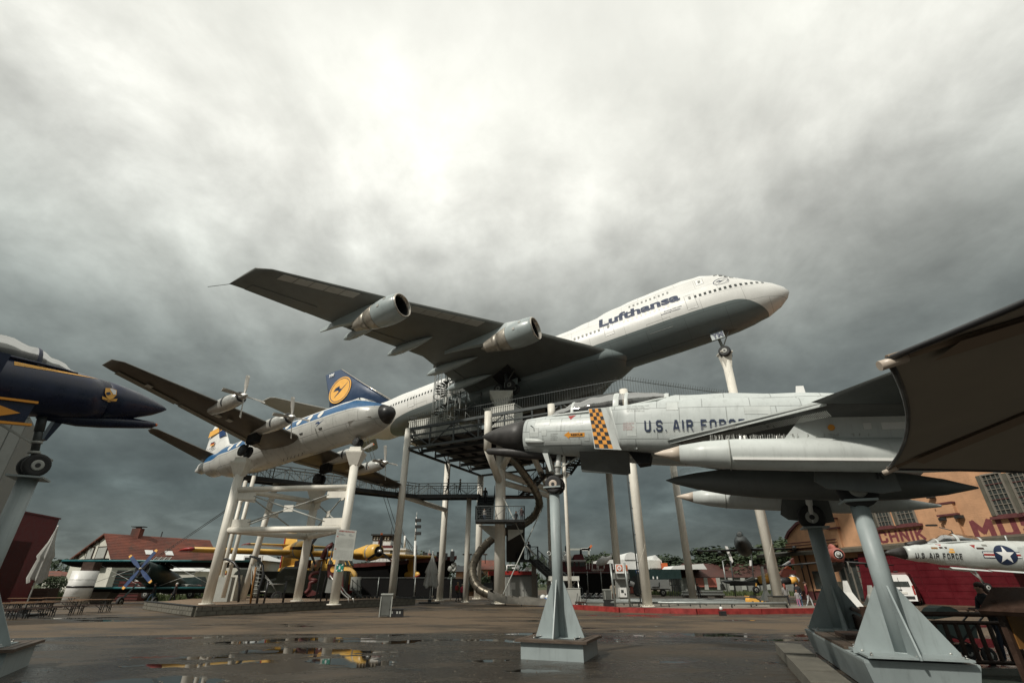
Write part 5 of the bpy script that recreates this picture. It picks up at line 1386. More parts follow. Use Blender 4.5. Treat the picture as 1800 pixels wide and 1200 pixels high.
for s_ in (-1, 1):
    pts = [V((s_ * .22 + math.cos(a_ * .7) * .05, 0, 2.05 + math.sin(a_ * .7) * .05)) for a_ in range(10)]
    MB().path(pts, .012, 6, cap=False).build('rope_eye', 'alu', nf)
mA, mB_ = V((6.82, 9.80, 0)), V((8.80, 14.80, 0)); mc = (mA + mB_) / 2
pb = thing('plinth', 'long bluegrey steel box plinth with planks between the two main posts', 'plinth', (mc.x, mc.y, 0), math.atan2(5.0, 1.95))
LL = (mB_ - mA).length
rr = [[V((x, y, z)) for x, y in ((-LL / 2 - .60 - k, -.78 - k), (LL / 2 + .8 + k, -.78 - k), (LL / 2 + .8 + k, .78 + k), (-LL / 2 - .60 - k, .78 + k))] for z, k in ((0.02, -.12), (.52, 0), (.56, 0))]
MB().loft(rr, smooth=False).build('body', 'post', pb)
for i in range(6): MB().box((0, -.70 + i * .27, .59), (LL - 1.9, .24, .05)).build('plank', 'plank', pb)
MB().box((.3, .2, .66), (1.2, .5, .08)).build('loose_board', 'wood', pb)
for k_, (mm, lb) in enumerate(((mA, 'nearer thick bluegrey post under the fighter wheel with broad fins'), (mB_, 'farther darker bluegrey post in the shade under the fighter'))):
    p_ = thing('fighter_post', lb, 'post', (mm.x, mm.y, .6)); post(p_, (mm.x, mm.y, .60), (mm.x, mm.y, 3.12 if k_ == 0 else 3.12), .16 if k_ == 0 else .19, math.atan2(5.0, 1.95), .78, 1.12)
    MB().tube((0, 0, .0), (0, 0, 2.52), .01, n=5)
    MB().prism([V((0, .06, 2.56)), V((-.28, .06, 2.56)), V((-.12, .06, 3.15)), V((.06, .06, 3.15))], (.0, .06, 0)).build('web_plate', 'post', p_)
# concrete ledge beside the plinth
sl_ = thing('concrete_ledge', 'low weathered concrete ledge along the left side of the long plinth', 'ledge', (6.62, 12.5, 0), math.atan2(5.0, 1.95))
for i in range(5): MB().box((-2.6 + i * 1.28, .18, .12 + (.008 if i % 2 else 0)), (1.26, .62, .24)).build('kerb_stone', 'conc2', sl_)

# the dark blue fighter on the left
BR = rotm(1.055, -.135, .037)
F5 = fighter('dark navy blue fighter jet nose with gold stripe and crest at the left edge', (-10.294, 13.555, 6.311), BR, 'navy', 'navy', 'navy', 'navy', None, -1, False)
def bside(x, z, out=.01):
    return fside(x, z, out, -1)
for i, (wd_, dz) in enumerate(((.022, 0), (.008, -.045), (.005, -.068))):
    mb = MB(); n = 12; q = []
    for k in range(n + 1):
        t_ = k / n; x = -3.6 + 1.7 * t_; z = .50 + dz * (1 - t_) - .01 * t_; w_ = wd_ * (1 - t_) + .002; q += [bside(x, z - w_, .008), bside(x, z + w_, .008)]
    mb.add(q, [(2 * k, 2 * k + 2, 2 * k + 3, 2 * k + 1) for k in range(n)]); mb.build('gold_stripe', 'yellow', F5, fix=False)
sh = [(-.18, .17), (0, .20), (.18, .17), (.18, -.02), (.10, -.16), (0, -.22), (-.10, -.16), (-.18, -.02)]
cx_, cz_ = -1.62, .12
cr_ = MB().add([bside(cx_ + x * .75, cz_ + z * .75, .010) for x, z in sh], [tuple(range(8))]).build('crest', 'yellow', F5, fix=False)
MB().add([bside(cx_ + x * .75, cz_ + z * .75, .016) for x, z in ((-.05, .17), (0, .19), (.16, .15), (.16, -.0), (.08, -.02))], [tuple(range(5))]).build('crest_field', 'white2', cr_, fix=False)
MB().add([bside(cx_ + x * .75, cz_ + z * .75, .016) for x, z in ((-.14, .02), (-.03, .05), (.0, -.03), (-.08, -.08), (-.14, -.05))], [tuple(range(5))]).build('crest_figure', 'letter', cr_, fix=False)
MB().add([bside(cx_ + x * .75, cz_ + z * .75, .012) for x, z in ((-.24, -.14), (0, -.22), (.24, -.14), (.22, -.24), (0, -.31), (-.22, -.24))], [tuple(range(6))]).build('crest_scroll', 'yellow', cr_, fix=False)
text('BLUE ANGELS', lambda a, b: bside(cx_ - .13 + .26 * a, cz_ - .215 + .035 * b, .018), 'letter', 'lettering', cr_)
tk = MB().prism([(-3.3, -1.5, -.55), (-4.6, -1.5, -.55), (-4.6, -1.5, -1.05), (-3.4, -1.5, -1.05)], (0, .08, 0)).build('side_panel', 'navy', F5)
MB().prism([(-3.5, -1.505, -.8), (-4.1, -1.505, -.6), (-4.1, -1.505, -1.0)], (0, -.01, 0)).build('gold_arrow', 'orange', tk)
for z in (-.54, -1.03): MB().box((-3.95, -1.5, z), (1.35, .12, .05)).build('gold_edge', 'orange', tk)
bp = thing('fighter_post', 'leaning looking bluegrey post under the navy fighter nose wheel at the left edge', 'post', (-11.5, 11.56, .5))
w0 = BR @ V((-2.585, 0, -1.79)) + V((-10.294, 13.555, 6.311))
post(bp, (w0.x, w0.y, .5), (w0.x, w0.y, w0.z - .28), .19, .5, .9, 1.4)
pq = plinth('bluegrey plinth with plank rim at the lower left edge of the yard', (w0.x - .15, w0.y + .35), .5, 2.0, 2.0, .45)

# ================================================================== YARD AND BACKGROUND
def pxs(u, Y, v=1030): return at(u, v, Y).x
def zat(u, v, Y): return at(u, v, Y).z

# ---- people
def person(label, x, y, z=0, yaw=0, h=1.75, top=(.03, .03, .035), legs=(.02, .025, .04), hair=(.03, .02, .015), stride=.25, arms=(.15, .15), group=None, long_hair=False, skirt=False, lean=0, bag=None, reach=0):
    """faces -Y when yaw = 0"""
    t = thing('person', label, 'person', (x, y, z), yaw, group); k = h / 1.75
    me = bpy.data.meshes.new('body'); s_ = stride
    P = dict(pel=(0, 0, .93), spine=(0, -lean * .3, 1.15), chest=(0, -lean * .7, 1.36), neck=(0, -lean, 1.50), head=(0, -lean - .02, 1.64), crown=(0, -lean - .01, 1.72),
             hl=(.09, 0, .90), kl=(.10, -s_ * .55 - .03, .50), al=(.10, -s_ * .8, .09), tl=(.10, -s_ * .8 - .16, .04), hr=(-.09, 0, .90), kr=(-.10, s_ * .3 - .05, .50), ar=(-.10, s_ * .85, .10), tr=(-.10, s_ * .85 - .15, .04),
             sl=(.18, -lean * .8, 1.40), el=(.23, arms[0] * .3 - reach * .15, 1.13), wl=(.22, -arms[0] * .9 - reach * .35 - lean, .90 + reach * .25), fl=(.22, -arms[0] - reach * .42 - lean, .82 + reach * .27),
             sr=(-.18, -lean * .8, 1.40), er=(-.23, -arms[1] * .1 - reach * .15, 1.13), wr=(-.22, arms[1] * .6 - reach * .35 - lean, .90 + reach * .25), fr=(-.22, arms[1] * .7 - reach * .42 - lean, .82 + reach * .27))
    R3 = dict(pel=.145, spine=.135, chest=.155, neck=.055, head=.10, crown=.075, hl=.095, kl=.062, al=.042, tl=.038, hr=.095, kr=.062, ar=.042, tr=.038, sl=.070, el=.046, wl=.032, fl=.030, sr=.070, er=.046, wr=.032, fr=.030)
    names = list(P); idx = {n: i for i, n in enumerate(names)}
    ed = [('pel', 'spine'), ('spine', 'chest'), ('chest', 'neck'), ('neck', 'head'), ('head', 'crown'), ('pel', 'hl'), ('hl', 'kl'), ('kl', 'al'), ('al', 'tl'), ('pel', 'hr'), ('hr', 'kr'), ('kr', 'ar'), ('ar', 'tr'), ('chest', 'sl'), ('sl', 'el'), ('el', 'wl'), ('wl', 'fl'), ('chest', 'sr'), ('sr', 'er'), ('er', 'wr'), ('wr', 'fr')]
    me.from_pydata([V(P[n]) * k for n in names], [(idx[a], idx[b]) for a, b in ed], [])
    o = bpy.data.objects.new('body', me); COL.objects.link(o)
    o.modifiers.new('s', 'SKIN')
    for i, n in enumerate(names):
        r = R3[n] * k; me.skin_vertices[0].data[i].radius = (r * (1.15 if n in ('chest', 'spine', 'pel') else 1), r * (.72 if n in ('chest', 'spine', 'pel') else 1)); me.skin_vertices[0].data[i].use_root = (n == 'pel')
    o.modifiers.new('b', 'SUBSURF').levels = 1
    bpy.context.view_layer.update()
    m2 = bpy.data.meshes.new_from_object(o.evaluated_get(bpy.context.evaluated_depsgraph_get())); m2.name = 'body'
    bpy.data.objects.remove(o)
    m2.materials.clear()
    for mm in (colmat('top_%02d%02d%02d' % tuple(int(c * 99) for c in top), top), colmat('legs_%02d%02d%02d' % tuple(int(c * 99) for c in legs), legs), M['skin'], M['blackp']): m2.materials.append(mm)
    for p in m2.polygons:
        c = p.center / k; arm = abs(c.x) > .165 and c.z > .7
        if c.z > 1.50: i = 2
        elif c.z > (.88 if not arm else .90 + reach * .25): i = 0
        elif arm: i = 2
        elif c.z > .10: i = 1
        else: i = 3
        p.material_index = i; p.use_smooth = True
    b = bpy.data.objects.new('body', m2); COL.objects.link(b); b.parent = t
    hm = colmat('hair_%02d%02d%02d' % tuple(int(c * 99) for c in hair), hair)
    mb = MB(); mb.ball((0, (-lean + .012) * k, 1.685 * k), .108 * k, 12, (.95, 1.05, .85))
    if long_hair: mb.path([(0, (-lean + .06) * k, 1.68 * k), (0, (-lean + .10) * k, 1.52 * k), (0, (-lean + .12) * k, 1.34 * k)], [.09 * k, .085 * k, .04 * k], 10)
    mb.build('hair', hm, t)
    mb = MB(); mb.box((0, (-lean - .115) * k, 1.625 * k), (.03 * k, .04 * k, .045 * k)); mb.build('nose', 'skin', t)
    if skirt: MB().path([(0, 0, .98 * k), (0, 0, .62 * k)], [.15 * k, .24 * k], 14).build('coat_skirt', colmat('top_%02d%02d%02d' % tuple(int(c * 99) for c in top), top), t)
    if bag: MB().box((0, .17 * k, 1.25 * k), (.3 * k, .16 * k, .42 * k)).build('backpack', colmat('bag' + str(bag), bag), t)
    return t
pp = lambda u, v, z=0: gz(u, v, z)
def pers(label, u, Y, **kw): return person(label, pxs(u, Y, 1045), Y, **kw)
jeans = (.10, .17, .26)
pers('man in black jacket and light jeans walking left behind the low block wall', 268, 50, yaw=-1.2, legs=jeans, stride=.35)
pers('white haired person in dark clothes walking beside the low block wall', 306, 48, yaw=-1.4, hair=(.5, .5, .48), legs=(.015, .015, .02), stride=.3)
pers('person in olive jacket with red backpack walking away near the closed parasol', 804, 56.5, yaw=2.6, top=(.10, .08, .03), legs=(.012, .012, .014), hair=(.30, .22, .12), stride=.45, bag=(.22, .02, .02), h=1.82)
pers('woman in pink red jacket walking beside the person with a red backpack', 812.5, 57.2, yaw=2.8, top=(.42, .035, .06), legs=(.06, .06, .07), hair=(.45, .38, .28), stride=.25, h=1.66)
pers('person all in black standing beyond the toy car track', 1229, 61, yaw=.3, hair=(.02, .015, .01), legs=(.012, .012, .014), stride=.12, h=1.7)
GR = at(1390, 1062, 42)
person('red haired woman in grey top with pink skirt behind the right column foot', 21.9, 43.1, .0, 2.9, 1.68, (.22, .21, .20), (.015, .015, .015), (.22, .05, .03), .1, long_hair=True)
person('person in black jacket and blue jeans standing in the visitor group at the track corner', 22.65, 42.6, .0, 2.6, 1.78, (.012, .012, .014), jeans, (.02, .015, .01), .25)
person('person in maroon jacket and pale trousers at the right of the visitor group', 23.5, 42.9, .0, 1.2, 1.82, (.13, .014, .018), (.42, .44, .44), (.05, .03, .02), .3)
person('child in pink skirt between the visitors at the track corner', 22.3, 42.2, .0, 2.9, 1.25, (.3, .28, .28), (.4, .16, .26), (.2, .06, .03), .1, skirt=False)
person('dark silhouetted visitor walking left on the level footbridge', -7.1, 54.4, zb + .02, -1.5, 1.78, (.012, .013, .014), (.012, .013, .016), (.015, .012, .01), .32)
person('visitor in pale top with black trousers following on the level footbridge', -5.75, 54.3, zb + .02, -1.2, 1.70, (.12, .115, .09), (.012, .013, .016), (.02, .015, .01), .30)
person('visitor in dark clothes descending the upper flight of the zigzag stairs', -2.85, 52.6, 9.1, 0, 1.75, (.008, .008, .008), (.01, .01, .012), (.02, .015, .01), .15)
person('child in white top on the left half of the stair landing', -2.7, 49.2, zl, .2, 1.1, (.30, .29, .27), (.05, .07, .1), (.12, .07, .04), .1)
person('person sitting low behind the right railing of the stair landing', .4, 49.0, zl - .45, .3, 1.3, (.02, .02, .02), (.10, .06, .05), (.012, .01, .01), .1, long_hair=True)
person('dark haired person leaning at the landing corner next to the slide', .95, 49.1, zl - .25, .3, 1.45, (.05, .03, .03), (.02, .02, .02), (.012, .01, .01), .1, long_hair=True)
person('person in blue grey jacket at the top of the lowest stair flight', 1.75, 54.3, 3.92, .2, 1.72, (.025, .035, .045), (.015, .018, .03), (.03, .02, .01), .2)
person('visitor in dark clothes on the long bridge under the airliner wing', -18.6, 47.7, zb, .5, 1.75, (.015, .02, .03), (.01, .01, .012), (.02, .02, .02), .2)
person('person in white shirt sitting behind the bin at the track kiosk', pxs(1068, 47), 47, -.35, .4, 1.6, (.42, .42, .42), (.03, .03, .03), (.05, .03, .02), .1)
person('person in beige jacket and brown trousers standing left of the ticket kiosk', pxs(1077, 47.5), 47.5, .0, 2.7, 1.82, (.24, .21, .16), (.10, .05, .035), (.06, .04, .03), .1)

# ---- play area wall of concrete blocks, sand
wall = thing('block_wall', 'low wall of pale concrete blocks round the sand play area', 'wall', (-18, 38, 0))
WZ = .52
cn = [V((-30.0, 48.8, 0)), V((-17.9, 30.9, 0)), V((-9.0, 45.5, 0)), V((-20, 62, 0))]
cn[2] = gz(727, 1062)
cn = [gz(254, 1070), gz(340, 1083), gz(727, 1062), V((-20, 64, 0)), V((-33, 60, 0))]
blk = None; cnt = 0
for a, b in ((cn[0], cn[1]), (cn[1], cn[2])):
    d = (b - a).normalized(); L = (b - a).length; n = int(L / .62); rz = math.atan2(d.y, d.x); w_ = L / n
    for row in range(2):
        for i in range(n + (row % 2)):
            s0 = i * w_ - (w_ / 2 if row % 2 else 0); s1 = min(s0 + w_, L); s0 = max(s0, 0)
            if s1 - s0 < .1: continue
            c = a + d * (s0 + s1) / 2 + V((0, 0, .13 + row * .24))
            if blk is None: blk = MB().box((0, 0, 0), (1, .30, .205)).build('concrete_block', 'conc2', wall); q = blk
            else: q = again(blk, 'concrete_block', wall)
            q.location = c - wloc(wall) + V((0, 0, 0)) + V((-d.y, d.x, 0)) * (random.uniform(0, .012)); q.rotation_euler = (0, 0, rz); q.scale = (s1 - s0 - .035, 1, 1)
mb = MB()
for a, b in ((cn[0], cn[1]), (cn[1], cn[2])): mb.beam(a + V((0, 0, .12)), b + V((0, 0, .25)), .24, .44)
mb.build('mortar_core', 'cav', wall, world=True)
for a, b in ((cn[0], cn[1]), (cn[1], cn[2]), (cn[2], cn[3])): MB().beam(a + V((0, 0, WZ)), b + V((0, 0, WZ)), .34, .05).build('wall_cap', 'steeld', wall, world=True)
MB().beam(cn[2] + V((0, 0, .25)), cn[3] + V((0, 0, .25)), .3, .46).build('side_wall', 'conc2', wall, world=True)
inn = [p + V((0, .3, .42)) for p in cn]
struct(MB().quad(*inn).build('sand_bed', 'sand'))
mb = MB(); rng = random.Random(4)
for a, b in ((cn[0], cn[3]),):
    pass
for i in range(60):   # tufts along the wall
    pass
# small dark edging balls in the back of the sand
ed = None
tb = thing('sand_edging', 'row of short dark pickets edging the back of the sand area', 'edging', (-20, 55, .4))
for i in range(46):
    p = V((-27 + i * .42, 56.5 - i * .12, .42))
    if ed is None: ed = MB().box((0, 0, .1), (.3, .12, .2)).build('picket', 'steeld', tb); ed.location = p - tb.location
    else: again(ed, 'picket', tb, p - tb.location)

# ---- playground equipment
cf = thing('climbing_frame', 'dark arched climbing frame with grey rope net and yellow pole', 'climbing frame', (-22, 38.5, .42))
def arch(pts, r, m, parent, name='arch_post'): MB().path([at(u, v, Y) for u, v, Y in pts], r, 8).build(name, m, parent, world=True)
arch([(419, 1058, 40), (421, 1030, 40), (420, 1000, 40), (411, 988, 40), (398, 982, 40.5), (385, 984, 41)], .085, 'blackp', cf)
arch([(451, 1061, 38), (455, 1035, 38), (463, 1010, 38), (462, 993, 38.3), (452, 980, 38.8), (440, 977, 39.5)], .085, 'blackp', cf)
arch([(440, 1061, 38.2), (444, 1030, 38.2), (450, 996, 38.2)], .07, 'ochre', cf, 'yellow_pole')
arch([(463, 1061, 37.5), (468, 1040, 37.5), (472, 1020, 37.5)], .07, 'blackp', cf, 'short_post')
arch([(497, 1059, 38.5), (500, 1040, 38.5), (504, 1021, 38.5)], .075, 'blackp', cf, 'short_post')
MB().tube(at(472, 1026, 37.5), at(503, 1026, 38.5), .035, n=7).build('cross_bar', 'alu', cf, world=True)
MB().tube(at(458, 1039, 37.8), at(468, 1039, 37.5), .03, n=7).build('cross_bar', 'alu', cf, world=True)
rng = random.Random(2)
for i in range(13):
    f = i / 12; a = at(441 + 16 * f, 990 + 4 * math.sin(f * 9), 38.4); b = at(452 - 6 * f + rng.uniform(-3, 3), 1050 - 22 * (f % .3), 38.2)
    MB().path([a, a.lerp(b, .5) + V((rng.uniform(-.15, .15), 0, -.1)), b], .022, 5).build('rope', 'greyl', cf, world=True)
for i in range(7):
    a = at(447 - i, 1000 + i * 7, 38.3); b = at(461 - i, 1003 + i * 6.5, 38.1); MB().tube(a, b, .02, n=5).build('rope', 'greyl', cf, world=True)
for i in range(3):
    MB().path([at(466, 1010 + i * 2, 38), at(478 + i, 1024 + i * 3, 38), at(486, 1042, 38)], .02, 5).build('rope', 'alu', cf, world=True)
sl2 = thing('playground_slide', 'dark red play tower with curved ladder and short steel slide', 'play tower', (-15.5, 39, .42))
def slab(poly, Y, th, m, name, parent):
    q = [at(u, v, Y) for u, v in poly]; return MB().prism(q, (0, th, 0)).build(name, m, parent, world=True)
slab([(575, 991), (590, 991), (603, 1010), (603, 1040), (597, 1040), (590, 1014), (576, 1014)], 38, .12, 'darkred', 'side_panel', sl2)
slab([(577, 1014), (590, 1014), (590, 1042), (571, 1041)], 38.1, .1, 'grey', 'grey_panel', sl2)
MB().path([at(u, v, 38.6) for u, v in ((567, 982), (571, 970), (578, 961), (586, 956))], .20, 6).build('red_arch', 'darkred', sl2, world=True)
for a in (((566, 986), (555, 1053)), ((587, 955), (563, 1056)), ((581, 980), (574, 1055)), ((577, 963), (574, 990))):
    MB().tube(at(*a[0], 38.3), at(*a[1], 38.3), .055, n=8).build('upright', 'blackp', sl2, world=True)
lad = [(561, 1005), (549, 1008), (546, 1017), (556, 1020), (546, 1024), (544, 1034), (537, 1042)]
MB().path(catmull([at(u, v, 38.4) for u, v in lad], 4), .14, 6).build('red_curl', 'darkred', sl2, world=True)
slab([(538, 1042), (548, 1036), (560, 1042), (552, 1046), (540, 1048)], 38.4, .12, 'darkred', 'red_foot', sl2)
MB().path([at(u, v, 37.6) for u, v in ((580, 1011), (592, 1027), (602, 1042), (610, 1049), (617, 1050))], .05, 6).build('slide_side', 'alu', sl2, world=True)
q0 = [(585, 1012), (598, 1028), (608, 1043), (616, 1050)]
for (a, b), (c, d) in zip(q0, q0[1:]): MB().prism([at(a, b, 37.5), at(c, d, 37.5), at(c + 1, d - 1, 38.2), at(a + 1, b - 1, 38.2)], (0, 0, .03)).build('chute_section', 'alu', sl2, world=True)
MB().tube(at(612, 1050, 37.6), at(613, 1058, 37.6), .03, n=6).tube(at(620, 1050, 37.6), at(622, 1058, 37.6), .03, n=6).build('foot', 'alu', sl2, world=True)
c_ = at(586, 1000, 37.9); MB().tube(c_, c_ + V((0, -.06, 0)), .20, n=16).build('yellow_porthole', 'yellow', sl2, world=True)
# ---- information board
ib = thing('information_board', 'white information board with two text blocks fixed to the front stand leg', 'sign', (-11.8, 35.4, 3.5))
q = [at(592, 929, 35.3), at(627, 932, 35.3), at(619, 985, 35.3), at(584, 983, 35.3)]
MB().prism(q, (0, .06, 0)).build('board', 'greyl', ib, world=True)
def onb(a, b, o=.012): return q[3].lerp(q[2], a).lerp(q[0].lerp(q[1], a), b) + V((0, -o, 0))
ux_, uz_ = q[2] - q[3], q[0] - q[3]
def btxt(s, x0, y0, w_, h_, m, bold=0): text(s, lambda a, b: onb(x0 + w_ * a, y0 + h_ * b), m, 'lettering', ib, bold=bold, world=True)
btxt('VICKERS VISCOUNT 814', .12, .92, .78, .045, 'red', .02)
btxt('Konstruktion', .08, .84, .3, .025, 'letter'); btxt('Vickers Armstrong', .08, .80, .4, .025, 'letter'); btxt('1957', .66, .84, .12, .025, 'letter'); btxt('England', .66, .80, .2, .025, 'letter')
MB().quad(onb(.06, .745), onb(.14, .745), onb(.14, .77), onb(.06, .77)).build('flag', 'red', ib, world=True, fix=False)
MB().quad(onb(.04, .335), onb(.11, .335), onb(.11, .36), onb(.04, .36)).build('flag', 'red', ib, world=True, fix=False)
for i in range(12): btxt('Die viermotorige Propellermaschine wurde 1957 gebaut', .07, .69 - i * .025, .86, .013, 'grey')
for i in range(11): btxt('The four engined propeller aircraft was built in 1957', .07, .30 - i * .025, .86, .013, 'grey')
eg = thing('assembly_point_sign', 'green assembly point sign under the information board', 'sign', (-11.8, 35.4, 2.5))
q2 = [at(592, 990, 35.5), at(605, 990, 35.5), at(602, 1004, 35.5), at(590, 1004, 35.5)]
MB().prism(q2, (0, .04, 0)).build('plate', 'green', eg, world=True)
cc = (q2[0] + q2[2]) / 2 + V((0, -.02, 0)); w_ = (q2[1] - q2[0]).length
for a in range(4):
    an = math.pi / 4 + a * math.pi / 2; d = V((math.cos(an), 0, math.sin(an))); n_ = V((-d.z, 0, d.x))
    MB().add([cc + d * w_ * .28, cc + d * w_ * .58 + n_ * w_ * .10, cc + d * w_ * .58 - n_ * w_ * .10], [(0, 1, 2)]).build('arrow', 'white2', eg, world=True, fix=False)
MB().add([cc + V((dx * w_, 0, dz * w_)) for dx, dz in ((-.1, -.2), (.1, -.2), (.12, .08), (-.12, .08))], [(0, 1, 2, 3)]).build('figure', 'white2', eg, world=True, fix=False)
MB().add([cc + V((math.cos(i * .6283) * .07 * w_, 0, .16 * w_ + math.sin(i * .6283) * .07 * w_)) for i in range(10)], [tuple(range(10))]).build('figure_head', 'white2', eg, world=True, fix=False)

# ---- bins, parasols, tables
def bin_(label, u, v, w_=.62, h=1.05, m='binm'):
    p = gz(u, v); t = thing('litter_bin', label, 'bin', (p.x, p.y, 0), .15)
    MB().box((0, 0, .06 + h / 2), (w_, w_, h)).build('body', m, t); MB().box((0, 0, h + .1), (w_ + .06, w_ + .06, .07)).build('rim', 'greyl', t)
    for sg in (-1, 1): MB().beam((sg * w_ / 2, -w_ / 2 - .005, .02), (sg * w_ / 2, -w_ / 2 - .005, h), .05).build('corner_strip', 'greyl', t)
    MB().box((0, -w_ / 2 - .01, h * .45), (w_ * .7, .01, h * .7)).build('front_sheet', 'binm', t); return t
bin_('square grey metal litter bin standing in front of the block wall', 677, 1084)
p = gz(695, 1084); t = thing('ballast_box', 'low black box with white marks lying right of the metal bin', 'box', (p.x, p.y, 0), .1)
MB().box((0, 0, .19), (.85, .45, .36)).box((0, 0, .39), (.9, .5, .05)).build('body', 'blackp', t)
for dx in (-.2, .1, .25): MB().box((dx, -.235, .24), (.09, .01, .12)).build('mark', 'greyl', t)
def parasol(label, foot, top, th0, Y=None, base=True, m='cloth', frac=.30):
    a = V(foot); b = V(top); t = thing('closed_parasol', label, 'parasol', a, group='closed parasols in the yard'); d = (b - a); L = d.length; d.normalize()
    MB().tube(a, b, .035, n=10).build('pole', 'white', t, world=True)
    mb = MB(); rr = []; x = d.cross(V((0, 1, 0))).normalized(); y = d.cross(x)
    for f, r in ((frac, th0 * .8), (frac + .04, th0), (frac + .25, th0 * .72), (frac + .28, th0 * .9), (.8, th0 * .35), (.97, .04), (1.0, .03)):
        c = a + d * L * f; ring_ = []
        for j in range(32):
            an = 2 * math.pi * j / 32; r_ = r * (1 + (.22 * math.cos(an * 8) if r > .05 else 0)); cc_ = c + d * (.10 * math.cos(an * 3 + 1) if f <= frac else 0)
            ring_.append(cc_ + (x * math.cos(an) + y * math.sin(an)) * r_)
        rr.append(ring_)
    mb.loft(rr, cap=False); mb.build('folded_cloth', m, t, world=True)
    if base: MB().box(a + V((0, 0, .06)), (1.9, 1.3, .12)).box(a + V((0, 0, .2)), (.3, .3, .3)).build('base', 'steeld', t, world=True)
    return t
f1 = V((pxs(757, 52), 52, 0)); parasol('closed grey parasol on a flat base in the middle of the yard', f1, f1 + V((.0, 0, 4.6)), .62)
fz = gz(38, 1082); parasol('closed grey striped parasol beside the beer tables at the left', (fz.x, fz.y, 0), V((fz.x, fz.y, 0)) + V((0, 0, zat(95, 923, fz.y) )), .40, base=True, frac=.36)
def bench_set(c, rz, label_t, label_b, both=True):
    g_ = 'beer garden tables'; t = thing('beer_table', label_t, 'table', (c[0], c[1], 0), rz, g_)
    def legs(parent, hh, L, W):
        for sx_ in (-1, 1):
            x = sx_ * (L / 2 - .28)
            for sy_ in (-1, 1): MB().beam((x, sy_ * W * .45, 0), (x, sy_ * W * .36, hh), .035).build('leg', 'blackp', parent)
            MB().beam((x, -W * .4, hh * .45), (x, W * .4, hh * .45), .03).beam((x, 0, hh * .5), (x - sx_ * .35, 0, hh), .025).build('leg_brace', 'blackp', parent)
    for j in range(3): MB().box((0, -.17 + .17 * j, .76), (2.2, .165, .03)).build('plank', 'woodt', t)
    legs(t, .75, 2.2, .5)
    for k, sg in enumerate((-1, 1)):
        if not both and k: continue
        ca, sa = math.cos(rz), math.sin(rz); b = thing('beer_bench', label_b[k], 'bench', (c[0] - sa * sg * .55, c[1] + ca * sg * .55, 0), rz, 'beer garden benches')
        MB().box((0, 0, .45), (2.2, .25, .03)).build('seat', 'wood', b); legs(b, .44, 2.2, .24)
k_ = 0
for (u, v, rz, nm) in ((158, 1076, .18, 'rightmost'), (105, 1080, .18, 'second from the right'), (52, 1084, .18, 'third from the right'), (2, 1088, .18, 'leftmost'), (100, 1070, .18, 'rear, behind the second front table'), (40, 1072, .18, 'rear, left of the parasol pole')):
    p = gz(u, v)
    bench_set((p.x, p.y), rz, 'narrow folding beer table with brown top, ' + nm, ('front bench of the %s beer table' % nm, 'rear bench of the %s beer table' % nm))
# ---- barrels, tank sections at the left
p = gz(130, 1062); t = thing('white_drum', 'big white cylinder with a black band standing behind the beer tables', 'cylinder', (p.x, p.y, 0))
MB().tube((0, 0, 0), (0, 0, 2.75), 1.0, n=32).build('body', 'white', t); MB().tube((0, 0, 1.35), (0, 0, 1.52), 1.015, n=32).build('black_band', 'blackp', t)
for z in (.7, 2.0): MB().tube((0, 0, z), (0, 0, z + .03), 1.008, n=32).build('seam', 'greyl', t)
MB().box((.1, .3, 3.1), (1.1, .9, .8)).build('top_box', 'wood', t)
for i, (u, v, w_, h, m, lb) in enumerate(((70, 1060, 1.6, 1.3, 'wood', 'dark brown crate left of the white cylinder'), (213, 1056, 2.0, 3.0, 'tealdk', 'tall dark slatted crate under the biplane lower wing'), (226, 1056, 2.3, 1.9, 'darkred', 'dark maroon box with a white plate in front of the biplane'))):
    p = gz(u, v); t = thing('crate', lb, 'crate', (p.x, p.y, 0), .1)
    MB().box((0, 0, h / 2), (w_, 1.4, h)).build('body', m, t)
    for j in range(int(h / .3)): MB().box((0, -.72, .15 + j * .3), (w_ + .02, .05, .06)).build('slat', 'wood', t)
    if i == 2: MB().box((.3, -.5, h + .22), (1.3, .05, .4)).build('white_plate', 'white2', t)
p = gz(176, 1060); t = thing('stone_trough', 'pale stone trough on the ground right of the white cylinder', 'trough', (p.x, p.y, 0)); 
MB().loft([[V((x * w_, y * w_ * .6, z)) for x, y in ((-1, -1), (1, -1), (1, 1), (-1, 1))] for w_, z in ((.7, 0), (.9, .5), (1.1, .9), (1.1, 1.0))], smooth=False).build('body', 'conc', t)

# ---- red hall and tall grey clad tower at the far left
t = thing('red_hall', 'dark red hall with a large door at the left edge', 'building', (-30, 36, 0))
cR = V((gz(104, 1048).x, 0, 0)); YR = 58.0; pr = at(104.5, 912, YR); zR = pr.z
pl_ = None
for Yq in [58 - .25 * i for i in range(160)]:
    if zat(0, 893, Yq) <= zR: pl_ = V((pxs(0, Yq, 893), Yq, 0)); break
pr0 = V((at(104.5, 912, YR).x, YR, 0)); d = (pl_ - pr0); far_l = pr0 + d * 2.2
vdir = V((pr0.x, pr0.y, 0)).normalized(); back = V((vdir.x - .12, vdir.y, 0)).normalized() * 3.5; n_ = V((-d.y, d.x, 0)).normalized(); n_ = n_ if n_.y < 0 else -n_
MB().prism([pr0, far_l, far_l + back, pr0 + back], (0, 0, zR)).build('wall', 'hallred', t, world=True)
fr_ = n_ * .03
A_ = lambda s_, z: pr0 + d * s_ + V((0, 0, z))
MB().prism([A_(.30, .1), A_(1.3, .1), A_(1.3, zR * .68), A_(.30, zR * .68)], fr_ * 3).build('door', 'darkred', t, world=True)
for s_ in (.5, .75, 1.0): MB().beam(A_(s_, .1) + fr_ * 4, A_(s_, zR * .68) + fr_ * 4, .06).build('door_rib', 'hallred', t, world=True)
